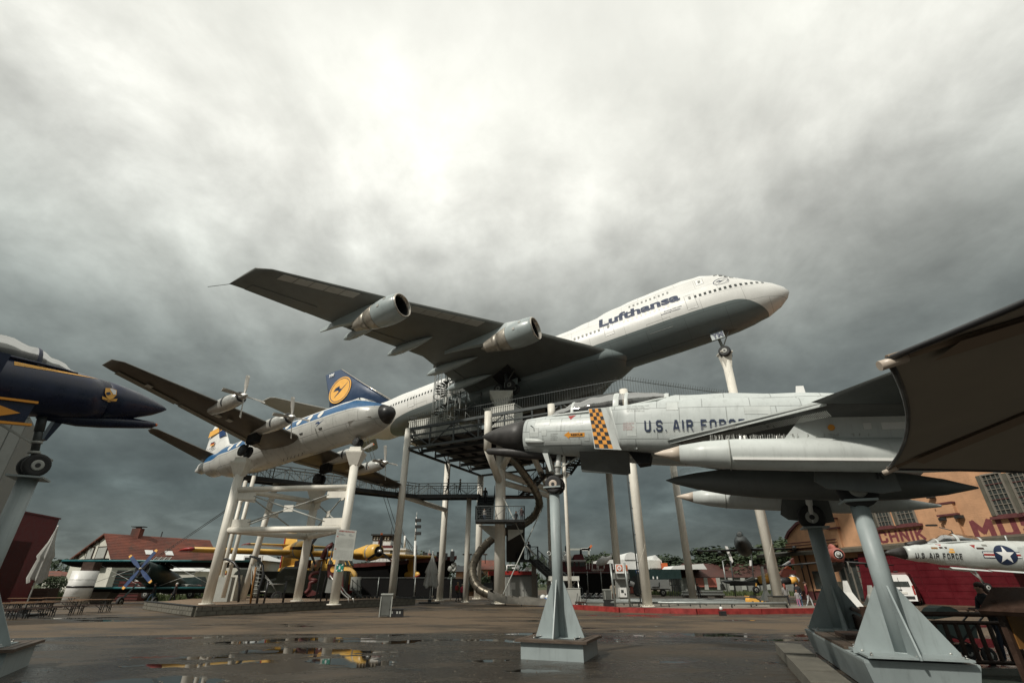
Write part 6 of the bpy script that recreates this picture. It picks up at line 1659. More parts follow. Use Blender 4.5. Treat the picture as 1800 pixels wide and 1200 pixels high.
MB().beam(A_(-.01, zR + .05), A_(2.2, zR + .05), .2, .15).build('roof_edge', 'hallred', t, world=True)
t = thing('clad_tower', 'tall pale grey metal clad tower corner behind the navy fighter', 'tower', (-20, 22, 0))
pt = at(53, 733, 23.5); zt = pt.z; pc = V((pt.x, 23.5, 0)); dl = V((-.80, -.60, 0)); bk = V((-.6, .8, 0))
MB().prism([pc, pc + dl * 6, pc + dl * 6 + bk * 4, pc + bk * 4], (0, 0, zt)).build('core', 'grey', t, world=True)
nf_ = V((.6, -.8, 0)) * .04
for i in range(12):
    MB().prism([pc + dl * (.5 * i + .02), pc + dl * (.5 * i + .47), pc + dl * (.5 * i + .47) + V((0, 0, zt)), pc + dl * (.5 * i + .02) + V((0, 0, zt))], nf_).build('cladding_panel', 'clad', t, world=True)
MB().beam(pc + V((0, 0, zt + .03)) + nf_, pc + dl * 6 + V((0, 0, zt + .03)) + nf_, .12).build('top_edge', 'pipe', t, world=True)

# ---- house with red tiled roof
t = thing('tiled_house', 'white gabled house with steep red tiled roof and two skylights', 'house', (-62, 75, 0))
ap = at(190, 939, 75); gd = V((.86, -.5, 0)); rd = V((.56, .83, 0)).normalized()
zr = ap.z; W = 7.6; ze = zr - 4.7
A0 = V((ap.x, ap.y, 0)); L_ = A0 - gd * (W + 1.0); Rr = A0 + gd * W * .62
zeL = at(102, 986, L_.y).z; zeR = at(238, 984, Rr.y).z
D = rd * 14
mb = MB(); mb.prism([V((L_.x, L_.y, 0)), V((Rr.x, Rr.y, 0)), Rr + V((0, 0, zeR)), A0 + V((0, 0, zr - .1)), L_ + V((0, 0, zeL))], D); mb.build('wall', 'hwall', t, world=True)
def roofpl(e, ze_, nm, m='tile'):
    o = -rd * .5; a = A0 + V((0, 0, zr)) + o; b = A0 + D + V((0, 0, zr)) + rd * .4; ee = V((e.x, e.y, ze_)); dd = (ee - (A0 + V((0, 0, zr)))); ee1 = a + dd * 1.07; ee2 = b + dd * 1.07
    n_ = dd.cross(rd).normalized(); n_ = n_ if n_.z > 0 else -n_
    q = MB().prism([a, b, ee2, ee1], n_ * .14).build(nm, m, t, world=True)
    for k in range(1, 17):   # tile courses
        f = k / 17; p0 = a.lerp(ee1, f) + n_ * .15; p1 = b.lerp(ee2, f) + n_ * .15; MB().beam(p0, p1, .10, .07).build('tile_course', m, q, world=False) if 0 else None
        mbx = MB(); mbx.prism([p0, p1, p1 - dd * (.9 / 17), p0 - dd * (.9 / 17)], n_ * .05); mbx.build('tile_course', m, t, world=True)
    return a, b, ee1, ee2, n_
a, b, e1, e2, nr = roofpl(Rr, zeR, 'roof_slope'); roofpl(L_, zeL, 'roof_slope')
def onroof(f, g_, o=.2): return a.lerp(b, f).lerp(e1.lerp(e2, f), g_) + nr * o
for f0 in (.30, .48): MB().prism([onroof(f0, .58), onroof(f0 + .07, .58), onroof(f0 + .07, .74), onroof(f0, .74)], nr * .08).build('skylight', 'roofw', t, world=True)
ch = A0 + rd * 3.6 + V((0, 0, zr)); c_ = MB().box(ch + V((0, 0, .35)), (1.3, .9, 1.5)).build('chimney', 'tile', t, world=True)
MB().box(ch + V((0, 0, 1.35)), (1.9, .9, .10)).box(ch + V((0, 0, 1.2)), (.6, .5, .3)).build('chimney_cowl', 'steeld', t, world=True)
gn = V((gd.y, -gd.x, 0)); gn = gn if gn.y < 0 else -gn
def gw(s0, s1, z0, z1, nm, m, dpt=.12): return MB().prism([A0 + gd * s0 + V((0, 0, z0)), A0 + gd * s1 + V((0, 0, z0)), A0 + gd * s1 + V((0, 0, z1)), A0 + gd * s0 + V((0, 0, z1))], gn * dpt).build(nm, m, t, world=True)
for s0, s1 in ((-4.2, -2.5), (-1.2, 1.5)):
    gw(s0, s1, 4.4, 6.4, 'shutter', 'greyl'); 
    for e0, e1_, z0, z1 in ((s0 - .1, s0, 4.3, 6.5), (s1, s1 + .1, 4.3, 6.5), (s0 - .1, s1 + .1, 6.4, 6.5)): gw(e0, e1_, z0, z1, 'window_frame', 'wood', .16)
gw(-4.0, 3.0, 3.9, 4.1, 'balcony_slab', 'wood', .9)
for i in range(15): gw(-3.9 + i * .48, -3.8 + i * .48, 4.1, 4.75, 'baluster', 'wood', .85)
gw(-4.0, 3.0, 4.72, 4.85, 'balcony_rail', 'wood', .95)
for k in range(4):   # exposed rafters of the verge
    f = (k + 1) / 5; MB().beam(A0.lerp(L_, f) + V((0, 0, zr + (zeL - zr) * f - .25)), A0.lerp(L_, f) - rd * .6 + V((0, 0, zr + (zeL - zr) * f - .25)), .2).build('rafter', 'wood', t, world=True)
# cross gable to the right and rear roof
A1 = A0 + rd * 9 + gd * 1.5
t2 = thing('house_annex', 'lower rear wing of the tiled house with weathered red roof', 'house', (A1.x, A1.y, 0))
pA = at(238, 940, 84); pB = at(282, 946, 88); pC = at(322, 986, 84); pD = at(262, 984, 80)
MB().prism([pA, pB, pC, pD], (0, 2.2, -.2)).build('roof_slope', 'tile', t2, world=True)
for k in range(1, 12):
    f = k / 12; MB().beam(pA.lerp(pD, f) + V((0, -.05, .05)), pB.lerp(pC, f) + V((0, -.05, .05)), .12, .08).build('tile_course', 'tile', t2, world=True)
MB().prism([V((pD.x, 80.5, 0)), V((pC.x, 84, 0)), V((pC.x, 84, pC.z - .3)), V((pD.x, 80.5, pD.z - .3))], (0, 3, 0)).build('wall', 'hwall', t2, world=True)
MB().beam(pB + V((0, 0, .2)), pB + V((0, 0, 1.1)), .12).build('ridge_vane', 'steeld', t2, world=True)
# low houses behind
def simple_house(label, u0, u1, vt, ve, Y, m, wallm='hwall', ridge_in=.12, name='house', dep=8):
    a0, b0 = at(u0, ve, Y), at(u1, ve, Y); r0 = at(u0 + (u1 - u0) * ridge_in, vt, Y + dep / 2); r1 = at(u1 - (u1 - u0) * ridge_in, vt, Y + dep / 2)
    t = thing(name, label, 'building', (a0.x, Y, 0)); z = a0.z
    MB().prism([(a0.x + .3, Y + .3, 0), (b0.x - .3, Y + .3, 0), (b0.x - .3, Y + dep, 0), (a0.x + .3, Y + dep, 0)], (0, 0, z)).build('wall', wallm, t, world=True)
    mb = MB(); r0.z = r1.z = max(r0.z, z + .3); A2, B2_, C2_, D2 = V((a0.x, Y, z)), V((b0.x, Y, z)), V((b0.x, Y + dep + .3, z)), V((a0.x, Y + dep + .3, z))
    mb.add([A2, B2_, C2_, D2, r0, r1], [(0, 1, 5, 4), (1, 2, 5), (2, 3, 4, 5), (3, 0, 4), (0, 3, 2, 1)]); mb.build('roof', m, t, world=True)
    return t, A2, B2_, z
h1, a_, b_, z_ = simple_house('small low house with red roof at the far left behind the meadow', 74, 110, 1003, 1012, 92, 'tile')
simple_house('white low building behind the biplane tail with grey roof', 270, 345, 994, 1003, 66, 'roofw')
h3, a_, b_, z_ = simple_house('white house with a dark window behind the climbing frame', 376, 460, 968, 984, 66, 'roofw')
c_ = at(443, 989, 65.9); MB().box((c_.x, 65.9, c_.z), (2.0, .15, 1.3)).build('window', 'pane', h3, world=True); MB().box((c_.x, 65.92, c_.z), (2.4, .1, 1.7)).build('window_frame', 'white2', h3, world=True)
simple_house('red roofed house behind the black ship bow', 820, 880, 984, 1000, 92, 'tile', 'brickw')
simple_house('grey roofed low house with brick wall right of the ship bow', 798, 845, 994, 1004, 84, 'roofgrey', 'brickw')
mst = thing('lamp_mast', 'pair of short brown lamp posts over the red roof', 'lamp post', (at(820, 990, 88).x, 88, 0))
for u in (817, 826, 853): MB().beam(at(u, 990, 88), at(u, 974, 88), .12).build('post', 'wood', mst, world=True); MB().box(at(u, 974, 88), (.7, .3, .2)).build('lamp_head', 'wood', mst, world=True)

# ---- yellow flying boat
YR_ = rotm(-.7715, -.0349, .00697)
C = thing('flying_boat', 'yellow twin engined flying boat with red tips parked behind the playground', 'seaplane', (-16.342, 54.939, 2.35), YR_)
def zyel(g, tc):
    x, y, z = g.sep(tc); return g.mix(g.ss(z, -.72, -.69), (.26, .018, .02), (.60, .35, .07))
M['yelhull'] = mat('boat_hull', (1, 1, 1), .4, zones=zyel, var=.1, grime=.15)
CTb = smooth_tab([(0, -.1, -.5, .05), (-.3, .3, -1.0, .55), (-1.0, .7, -1.5, .95), (-2.0, 1.0, -1.75, 1.2), (-2.9, 1.9, -1.85, 1.28), (-4, 2.1, -1.9, 1.3), (-9, 2.1, -1.9, 1.3), (-12, 2.0, -1.2, 1.1), (-16, 1.9, .1, .7), (-19.0, 1.8, .9, .25)], .6)
MB().loft([ring(*r, n=32, e=3.0) for r in CTb]).build('hull', 'yelhull', C)
MB().prism([(-2.05, -1.0, 1.15), (-2.05, 1.0, 1.15), (-2.75, .85, 1.85), (-2.75, -.85, 1.85)], (.04, 0, .03)).build('windscreen', 'pane', C)
for y in (-.5, 0, .5): MB().beam((-2.0, y, 1.18), (-2.72, y * .9, 1.9), .06).build('windscreen_frame', 'yel', C)
for sg in (-1, 1):
    MB().prism([(-2.6, sg * 1.24, 1.1), (-3.5, sg * 1.3, 1.1), (-3.5, sg * 1.25, 1.7), (-2.9, sg * 1.15, 1.7)], (0, sg * .03, 0)).build('side_window', 'pane', C)
    for x in (-5.2, -6.8, -8.4): MB().tube((x, sg * 1.28, .9), (x, sg * 1.34, .9), .25, n=14).build('cabin_window', 'pane', C)
    MB().tube((-1.9, sg * 1.12, -.1), (-1.95, sg * 1.25, -.1), .32, n=16).build('red_emblem', 'red', C); MB().tube((-3.3, sg * 1.28, .1), (-3.3, sg * 1.34, .1), .34, n=16).build('red_emblem', 'red', C)
w = wing('wing', [((-4.6, -14.0, 2.5), (-7.9, -14.0, 2.45), .42), ((-4.6, 0, 2.5), (-8.1, 0, 2.4), .62), ((-4.6, 14.0, 2.5), (-7.9, 14.0, 2.45), .42)], 'yel', C)
for sg in (-1, 1):
    wing('wing_tip', [((-4.6, sg * 14.01, 2.5), (-7.9, sg * 14.01, 2.45), .43), ((-4.9, sg * 14.5, 2.5), (-7.6, sg * 14.5, 2.45), .3), ((-5.8, sg * 14.75, 2.5), (-7.0, sg * 14.75, 2.48), .08)], 'red', C)
    yy = 4.2
    MB().path([(x, sg * yy, z) for x, z in ((-2.6, 2.7), (-2.75, 2.7), (-3.6, 2.7), (-5.0, 2.75), (-7.5, 2.75), (-9.0, 2.65))], [.55, .78, .88, .86, .6, .1], 28).build('nacelle', 'yel', C)
    MB().path([(-4.0, sg * yy, 2.7), (-4.25, sg * yy, 2.7)], [.90, .91], 28).build('exhaust_ring', 'nac2', C)
    MB().tube((-2.62, sg * yy, 2.7), (-2.55, sg * yy, 2.7), .56, n=24).build('cowl_mouth', 'dark', C)
    hub = MB().path([(-2.5, sg * yy, 2.7), (-2.2, sg * yy, 2.7), (-2.05, sg * yy, 2.7)], [.22, .18, .03], 14).build('propeller_hub', 'alu', C)
    for k in range(3):
        an = k * 2.094 + (0 if sg > 0 else .5); d = V((0, math.sin(an), math.cos(an))); n_ = V((.3, math.cos(an), -math.sin(an))).normalized()
        c0 = V((-2.3, sg * yy, 2.7)); MB().prism([c0 + d * .2 - n_ * .08, c0 + d * 1.0 - n_ * .16, c0 + d * 1.75 - n_ * .12, c0 + d * 1.75 + n_ * .12, c0 + d * 1.0 + n_ * .16, c0 + d * .2 + n_ * .08], (.03, 0, 0)).build('blade', 'blackp', hub)
        MB().prism([c0 + d * 1.75 - n_ * .12, c0 + d * 1.95 - n_ * .10, c0 + d * 1.95 + n_ * .10, c0 + d * 1.75 + n_ * .12], (.035, 0, 0)).build('blade_tip', 'orangetip', hub)
    # float
    MB().prism([(-5.3, sg * 11.0, 2.3), (-6.8, sg * 11.0, 2.3), (-6.3, sg * 11.0, .7), (-5.1, sg * 11.0, .7)], (0, .14, 0)).build('float_strut', 'yel', C)
    MB().loft([ring(x, tp, bt, hw, 14) for x, tp, bt, hw in ((-3.9, .50, .35, .03), (-4.2, .7, .15, .22), (-5.2, .85, -.05, .32), (-6.6, .85, .1, .28), (-7.6, .7, .5, .08))]).build('float', 'yel', C).location = (0, sg * 11.07, 0)
    MB().loft([ring(x, tp, bt, hw, 14) for x, tp, bt, hw in ((-3.85, .45, .33, .03), (-4.2, .35, .10, .225), (-5.2, .30, -.10, .325), (-6.4, .35, .05, .28))]).build('float_keel', 'red', C).location = (0, sg * 11.07, 0)
    wing('tailplane', [((-15.6, 0, 4.25), (-18.6, 0, 4.2), .3), ((-15.9, sg * 5.3, 4.25), (-18.3, sg * 5.3, 4.2), .2)], 'yel', C)
    wing('tailplane_tip', [((-15.9, sg * 5.31, 4.25), (-18.3, sg * 5.31, 4.2), .21), ((-16.6, sg * 5.7, 4.25), (-18.0, sg * 5.7, 4.2), .06)], 'red', C)
wing('fin', [((-13.6, 0, 1.9), (-18.9, 0, 1.6), .35), ((-16.2, 0, 6.6), (-18.9, 0, 6.6), .25)], 'yel', C, vert=True)
MB().beam((-18.92, 0, 1.6), (-18.92, 0, 6.6), .2).build('rudder_edge', 'red', C)
MB().prism([(-6.0, -2.9, 1.9), (-8.2, -2.9, 1.9), (-8.2, -2.9, .9), (-6.0, -2.9, 1.1)], (0, .9, 0)).build('red_drop_tank', 'darkred', C)
for sg in (-1, 1): wheel(C, (-7.5, sg * 1.7, -1.75), .55, .3, (0, 1, 0)); MB().beam((-7.5, sg * 1.7, -1.7), (-7.2, sg * 1.2, 0), .16).build('gear_leg', 'yel', C)

# ---- teal biplane
BP = thing('biplane', 'dark teal biplane with blue four bladed propeller facing the yard', 'biplane', (pxs(248, 49, 1005), 49, 2.85), rotm(math.radians(-86), math.radians(-12), 0))
bx = lambda *a: None
MB().loft([ring(x, tp, bt, hw, 24, 2.4) for x, tp, bt, hw in ((0, .68, -.68, .68), (-.2, .8, -.8, .8), (-1.6, .85, -.9, .85), (-2.2, 1.0, -1.0, .95), (-5.5, .9, -1.0, .9), (-9, .5, -.3, .45), (-12, .35, .0, .12))]).build('fuselage', 'tealdk', BP)
MB().prism([(-1.9, -.8, .95), (-1.9, .8, .95), (-2.6, .7, 1.75), (-2.6, -.7, 1.75)], (-.03, 0, .03)).build('windscreen', 'glassc', BP)
for y in (-.78, -.25, .25, .78): MB().beam((-1.88, y, .95), (-2.58, y * .9, 1.78), .05).build('windscreen_frame', 'greyl', BP)
MB().box((-3.2, 0, 1.2), (1.2, 1.3, .5)).build('cabin_roof', 'tealdk', BP)
for z, sp_, c0, xx in ((1.15, 9.1, 2.4, -1.7), (-1.15, 7.1, 2.0, -2.1)):
    wg = wing('upper_wing' if z > 0 else 'lower_wing', [((xx - .5, -sp_, z), (xx - c0 + .3, -sp_, z), .06), ((xx, -sp_ + .5, z), (xx - c0, -sp_ + .5, z), .3), ((xx, 0, z - .0), (xx - c0, 0, z), .34), ((xx, sp_ - .5, z), (xx - c0, sp_ - .5, z), .3), ((xx - .5, sp_, z), (xx - c0 + .3, sp_, z), .06)], 'hull', BP)
    MB().path([(xx + .02, y, z + .03) for y in (-sp_ + .4, 0, sp_ - .4)], .10, 8).build('leading_edge', 'teal', wg)
for sg in (-1, 1):
    MB().beam((-2.2, sg * 5.9, -1.1), (-2.2, sg * 5.9, 1.15), .10, .3).build('wing_strut', 'tealdk', BP)
    MB().beam((-2.2, sg * .9, -.9), (-2.2, sg * 5.8, 1.1), .02).beam((-2.2, sg * .9, 1.1), (-2.2, sg * 5.8, -.9), .025).build('bracing_wire', 'alu', BP)
    MB().beam((-1.6, sg * .8, -.8), (-1.3, sg * 1.5, -2.3), .12).build('gear_leg', 'tealdk', BP); wheel(BP, (-1.3, sg * 1.5, -2.45), .42, .25, (0, 1, 0))
MB().tube((.0, 0, 0), (.02, 0, 0), .6, n=24).build('cowl_mouth', 'dark', BP)
hub = MB().path([(0, 0, 0), (.3, 0, 0), (.45, 0, 0)], [.16, .14, .02], 12).build('propeller_hub', 'alu', BP)
for k in range(4):
    an = .42 + k * math.pi / 2 + (.25 if k % 2 else 0); d = V((0, math.sin(an), math.cos(an))); n_ = V((0, math.cos(an), -math.sin(an))); c0 = V((.25, 0, 0))
    MB().prism([c0 + d * .15 - n_ * .08, c0 + d * .8 - n_ * .17, c0 + d * 1.65 - n_ * .15, c0 + d * 1.65 + n_ * .15, c0 + d * .8 + n_ * .17, c0 + d * .15 + n_ * .08], (.05, 0, 0)).build('blade', 'bladeblue', hub)
    MB().prism([c0 + d * 1.65 - n_ * .15, c0 + d * 1.85 - n_ * .10, c0 + d * 1.85 + n_ * .10, c0 + d * 1.65 + n_ * .15], (.055, 0, 0)).build('blade_tip', 'yellow', hub)
# second dark green aircraft with red white rotor bar and military truck behind the play area
t = thing('parked_glider', 'small dark aircraft wing with red and white stripes behind the two walkers', 'aircraft', (-32, 55, 0))
MB().beam(at(275, 1025, 56), at(352, 1031, 54), .25, .3).build('wing_spar', 'greyl', t, world=True)
for u0, u1, m in ((278, 290, 'red'), (316, 322, 'white2'), (345, 352, 'red')): MB().beam(at(u0, 1025 + (u0 - 275) * .078, 55.7), at(u1, 1025 + (u1 - 275) * .078, 55.5), .30, .34).build('stripe', m, t, world=True)
MB().prism([at(u, v, 57) for u, v in ((300, 1016), (350, 1013), (356, 1030), (330, 1040), (304, 1036))], (0, 1.2, 0)).build('fuselage', 'tealdk', t, world=True)
for u in (256, 335): wheel(t, at(u, 1044, 56) - wloc(t), .4, .25, (0, 1, 0))
for u in (330, 350): MB().beam(at(u, 1030, 56), at(u + 2, 1046, 56), .1).build('leg', 'steeld', t, world=True)
def truck_v(label, u, Y, L, yaw):
    p = V((pxs(u, Y, 1040), Y, 0)); t = thing('army_truck', label, 'truck', (p.x, p.y, 0), yaw)
    MB().loft([[V((x, y, z)) for y, z in ((-1.2, .9), (1.2, .9), (1.2, zt), (1.0, zt + .2), (-1.0, zt + .2), (-1.2, zt))] for x, zt in ((0, 1.8), (.9, 2.0), (1.0, 2.5), (1.5, 3.0), (2.9, 3.0), (2.95, 2.9))], smooth=False).build('cab', 'olived', t)
    MB().box((L / 2 + 1.6, 0, 1.9), (L - 3.2, 2.4, 1.9)).build('load_body', 'olived', t)
    MB().box((L / 2, 0, .85), (L, 1.0, .3)).build('chassis', 'steeld', t)
    for sg in (-1, 1):
        for x in (1.3, L - 1.2, L - 2.5): wheel(t, (x, sg * 1.05, .55), .55, .35, (0, 1, 0), 'olived')
        MB().prism([(1.6, sg * 1.21, 2.0), (2.6, sg * 1.21, 2.0), (2.6, sg * 1.15, 2.75), (1.75, sg * 1.15, 2.75)], (0, sg * .02, 0)).build('side_window', 'pane', t)
    MB().quad((.98, -1.0, 2.1), (.98, 1.0, 2.1), (1.42, .95, 2.85), (1.42, -.95, 2.85)).build('windscreen', 'pane', t)
    return t
truck_v('olive green army truck parked behind the climbing frame', 470, 53, 7.5, math.radians(8))
truck_v('dark olive truck with spare wheel behind the middle stand leg', 395, 56, 8.0, math.radians(4))
t = thing('container_boxes', 'white and grey service boxes at the foot of the inclined ladder', 'cabinet', (-25, 44, .42))
MB().box(at(400, 1036, 45), (1.6, .8, 2.2)).build('cabinet', 'hwall', t, world=True); MB().box(at(412, 1036, 46), (1.0, .8, 2.0)).build('cabinet', 'grey', t, world=True)

# ---- black ship with red sheer and white bridge
t = thing('black_ship', 'black hulled ship with red upper edge and white bridge out of water behind the fence', 'ship', (-12, 72, 0))
hp = lambda u, v, Y: at(u, v, Y)
top = [(560, 992, 66), (640, 990, 66.5), (700, 986, 67), (760, 981, 68), (803, 977, 70)]
rr = []
for i, (u, v, Y) in enumerate(top):
    P = at(u, v, Y); w_ = 5.5 * (1 - (i / 4) ** 3) + .1; kb = 1.0 if i < 4 else .2
    bx_ = P.x - (1.2 if i == 4 else 0)
    rr.append([V((P.x, Y, P.z)), V((bx_, Y + .5, P.z * .5)), V((bx_ - (.8 if i == 4 else 0), Y + 1.5 * (1 if i < 4 else .3), .3)), V((bx_ - (.8 if i == 4 else 0), Y + .6 + w_ * .7, .3)), V((bx_, Y + w_ * 1.4, P.z * .5)), V((P.x, Y + w_ * 1.6, P.z))])
MB().loft(rr, smooth=False).build('hull', 'hull', t, world=True)
for (a, b) in zip(top, top[1:]):
    pa, pb_ = at(*a), at(*b); MB().prism([pa + V((0, -.06, .05)), pb_ + V((0, -.06, .05)), pb_ + V((0, -.06, -.40)), pa + V((0, -.06, -.40))], (0, .1, 0)).build('red_sheer_strake', 'darkred', t, world=True)
def sbox(u0, v0, u1, v1, Y, dep, m, name, parent=t, par=True):
    a, b = at(u0, v1, Y), at(u1, v0, Y); return MB().box(((a.x + b.x) / 2, Y + dep / 2, (a.z + b.z) / 2), (b.x - a.x, dep, b.z - a.z)).build(name, m, parent, world=True)
sbox(651, 965, 713, 987, 68, 6, 'white', 'bridge_deck_house'); sbox(649, 963, 714, 966, 67.8, 6.4, 'roofw', 'deck_edge')
for u0, u1 in ((664, 673), (685, 692)): sbox(u0, 967, u1, 975, 67.95, .1, 'pane', 'window')
sbox(654, 940, 688, 963, 68.5, 4, 'white', 'wheelhouse'); sbox(653, 958, 689, 963, 68.4, 4.2, 'darkred', 'red_band'); sbox(664, 948, 672, 960, 68.38, .1, 'darkred', 'door'); sbox(654, 940, 688, 949, 68.4, 4.2, 'wood', 'bridge_front')
for u in (657, 662, 667, 676, 681): sbox(u, 943, u + 3, 948, 68.32, .05, 'lgrey', 'window')
sbox(652, 938, 691, 940.5, 68, 5, 'steeld', 'bridge_roof')
MB().tube(at(687, 945, 70), at(689, 926, 70), .05, n=6).build('aerial', 'steeld', t, world=True)
MB().tube(at(711, 962, 68), at(712, 941, 68), .14, n=8).build('derrick_post', 'white', t, world=True)
for du in (0, 5, 9): MB().tube(at(705, 925 + du, 68), at(722 + du, 968, 68), .03, n=5).build('stay', 'steeld', t, world=True)
for i in range(8):
    MB().beam(at(660 + i * 6.6, 986, 66.8), at(660 + i * 6.6, 978, 66.8), .05).build('rail_post', 'greyl', t, world=True)
MB().beam(at(658, 978, 66.8), at(714, 980, 66.8), .06).build('handrail', 'greyl', t, world=True)
MB().beam(at(689, 955, 68), at(711, 955, 68), .06).beam(at(700, 963, 68), at(700, 955, 68), .06).build('handrail', 'steeld', t, world=True)
for i in range(6): MB().box(at(735 + i * 12, 980 - i * .6, 69), (.5, .5, .8 + .4 * (i % 2))).build('deck_fitting', 'steeld', t, world=True)
MB().tube(at(753, 983, 69), at(755, 966, 69), .05, n=6).build('flag_staff', 'greyl', t, world=True); sbox(752, 972, 757, 976, 69, .05, 'red', 'flag')
MB().tube(at(794, 979, 70), at(795, 965, 70), .08, n=6).build('jack_staff', 'white', t, world=True)
MB().path(catmull([at(u, v, 69.3) for u, v in ((800, 990), (801, 998), (797, 1003), (792, 998), (790, 1000))], 3), .16, 7).build('anchor', 'greyl', t, world=True)
for p_ in ((798, 992), (791, 999)): MB().ball(at(*p_, 69.2), .35, 8, (1, .4, 1)).build('anchor_fluke', 'greyl', t, world=True)
t = thing('camera_mast', 'tall thin white lattice mast with three lamps in front of the ship', 'mast', (at(728, 985, 67).x, 67, 0))
MB().tube(at(728, 1040, 66), at(730, 950, 66), .22, .14, n=10).tube(at(730, 950, 66), at(732, 908, 66), .12, .07, n=8).tube(at(732, 908, 66), at(733, 900, 66), .03, n=5).build('pole', 'white', t, world=True)
for v in (914, 925, 937): MB().box(at(735, v, 66), (.7, .5, .35)).build('lamp', 'steeld', t, world=True)
MB().tube(at(731, 985, 66.4), at(731.5, 958, 66.4), .14, n=8).build('second_pole', 'blackp', t, world=True)

# ---- site fence in front of the ship
t = thing('site_fence', 'dark screened wire fence with grey posts in front of the black ship', 'fence', (-8, 61, 0))
F0, F1 = V((pxs(632, 60.5), 60.5, 0)), V((pxs(824, 62), 62, 0))
for a, b, tt in ((F0, F1, t),):
    n = 6
    for i in range(n + 1):
        p = a.lerp(b, i / n); MB().tube(p, p + V((0, 0, 2.35)), .05, n=7).build('post', 'pipe', t, world=True)
    MB().beam(a + V((0, 0, 2.3)), b + V((0, 0, 2.3)), .05).build('top_rail', 'pipe', t, world=True); MB().beam(a + V((0, 0, .12)), b + V((0, 0, .12)), .05).build('bottom_rail', 'pipe', t, world=True)
    for i in range(n): MB().prism([a.lerp(b, i / n) + V((.1, .05, .2)), a.lerp(b, (i + 1) / n) + V((-.1, .05, .2)), a.lerp(b, (i + 1) / n) + V((-.1, .05, 2.2)), a.lerp(b, i / n) + V((.1, .05, 2.2))], (0, .02, 0)).build('screen_panel', 'hull', t, world=True)
t = thing('site_fence', 'dark wire fence behind the little motorcycles right of the bluegrey post', 'fence', (12, 62, 0))
F0, F1 = V((pxs(985, 64), 64, 0)), V((pxs(1082, 64), 64, 0))
for i in range(5): p = F0.lerp(F1, i / 4); MB().tube(p, p + V((0, 0, 3.0)), .06, n=7).build('post', 'pipe', t, world=True)
MB().beam(F0 + V((0, 0, 2.9)), F1 + V((0, 0, 2.9)), .05).build('top_rail', 'pipe', t, world=True)
for i in range(4): MB().prism([F0.lerp(F1, i / 4) + V((.1, .05, .2)), F0.lerp(F1, (i + 1) / 4) + V((-.1, .05, .2)), F0.lerp(F1, (i + 1) / 4) + V((-.1, .05, 2.8)), F0.lerp(F1, i / 4) + V((.1, .05, 2.8))], (0, .02, 0)).build('screen_panel', 'hull', t, world=True)
t = thing('boarding_steps', 'small steel boarding steps under the yellow nose of the flying boat', 'steps', (pxs(640, 52), 52, 0))
MB().beam(at(618, 1032, 52), at(636, 1050, 52), .12).beam(at(636, 1050, 52.8), at(618, 1032, 52.8), .12).build('stringer', 'steel', t, world=True)
for v0 in range(5): MB().box(at(620 + v0 * 3.6, 1034 + v0 * 3.6, 52.4), (.35, .9, .05)).build('tread', 'steel', t, world=True)
for u in (620, 628, 634): MB().beam(at(u, 1018, 52), at(u, 1048, 52), .06).build('rail_post', 'steel', t, world=True)
MB().beam(at(618, 1018, 52), at(636, 1034, 52), .05).build('handrail', 'steel', t, world=True); MB().box(at(625, 1025, 53), (1.0, .1, 1.2)).build('notice', 'greyl', t, world=True)
sbox(850, 1023, 866, 1043, 58, .1, 'steeld', 'banner', thing('event_banner', 'dark banner with faint white writing behind the slide bottom', 'banner', (-3, 58, 0)))
bn = [o for o in bpy.data.objects if o.name.startswith('event_banner')][0]
text('ACTION', flat(at(851, 1040, 57.9), (at(865, 1040, 57.9) - at(851, 1040, 57.9)), (0, 0, .35)), 'lgrey', 'lettering', bn, bold=.03, world=True)

# ---- red tugboat, red boat, shed, canopy, kiosk
t = thing('red_tugboat', 'dark red tugboat with glazed cabin raised behind the track', 'ship', (8, 68, 0))
sbox(985, 1000, 1078, 1010, 66, 6, 'hullred', 'upper_hull'); sbox(985, 1010, 1078, 1046, 66.6, 5, 'hull', 'lower_hull'); sbox(985, 985, 1029, 1000, 66.5, 4, 'hullred', 'cabin')
for u0, u1 in ((994, 998), (1000, 1008), (1012, 1016), (1019, 1028)): sbox(u0, 988, u1, 995, 66.4, .12, 'pane', 'window'); sbox(u0 - .7, 987.3, u1 + .7, 988.3, 66.35, .1, 'greyl', 'window_frame')
sbox(984, 983.5, 1030, 986, 66.3, 4.6, 'white2', 'cabin_roof'); MB().prism([at(u, v, 67) for u, v in ((1003, 984), (1028, 984), (1024, 973), (1010, 974))], (0, 3, 0)).build('funnel', 'hullred', t, world=True)
sbox(992, 976, 1008, 984, 67, 2, 'white', 'upper_cabin'); sbox(1035, 990, 1077, 1001, 67.5, 2, 'darkred', 'deck_machinery')
for u in (1031, 1036, 1041, 1052): MB().beam(at(u, 1000, 66.5), at(u, 984 + (u % 3) * 2, 66.5), .09).build('stanchion', 'white', t, world=True)
MB().tube(at(994, 978, 68), at(994, 959, 68), .08, n=6).build('mast', 'steeld', t, world=True); MB().tube(at(1021, 974, 68), at(1021, 965, 68), .15, n=6).build('searchlight', 'steeld', t, world=True)
text('FEUERLOESCHBOOT', flat(at(1040, 1003, 65.9), at(1062, 1003, 65.9) - at(1040, 1003, 65.9), (0, 0, .25)), 'lgrey', 'lettering', t, world=True)
for i in range(4): MB().tube(at(990, 1046 - i, 65.5), at(990, 1047, 65.5), .02, n=4)
t = thing('white_helicopter', 'white light helicopter with long rotor blades on the tugboat deck', 'helicopter', (at(1060, 990, 63).x, 63, 0))
MB().path([at(u, v, 63) for u, v in ((1048, 992), (1054, 988), (1062, 984), (1068, 982), (1075, 976))], [.1, .42, .5, .25, .1], 12).build('fuselage', 'white2', t, world=True)
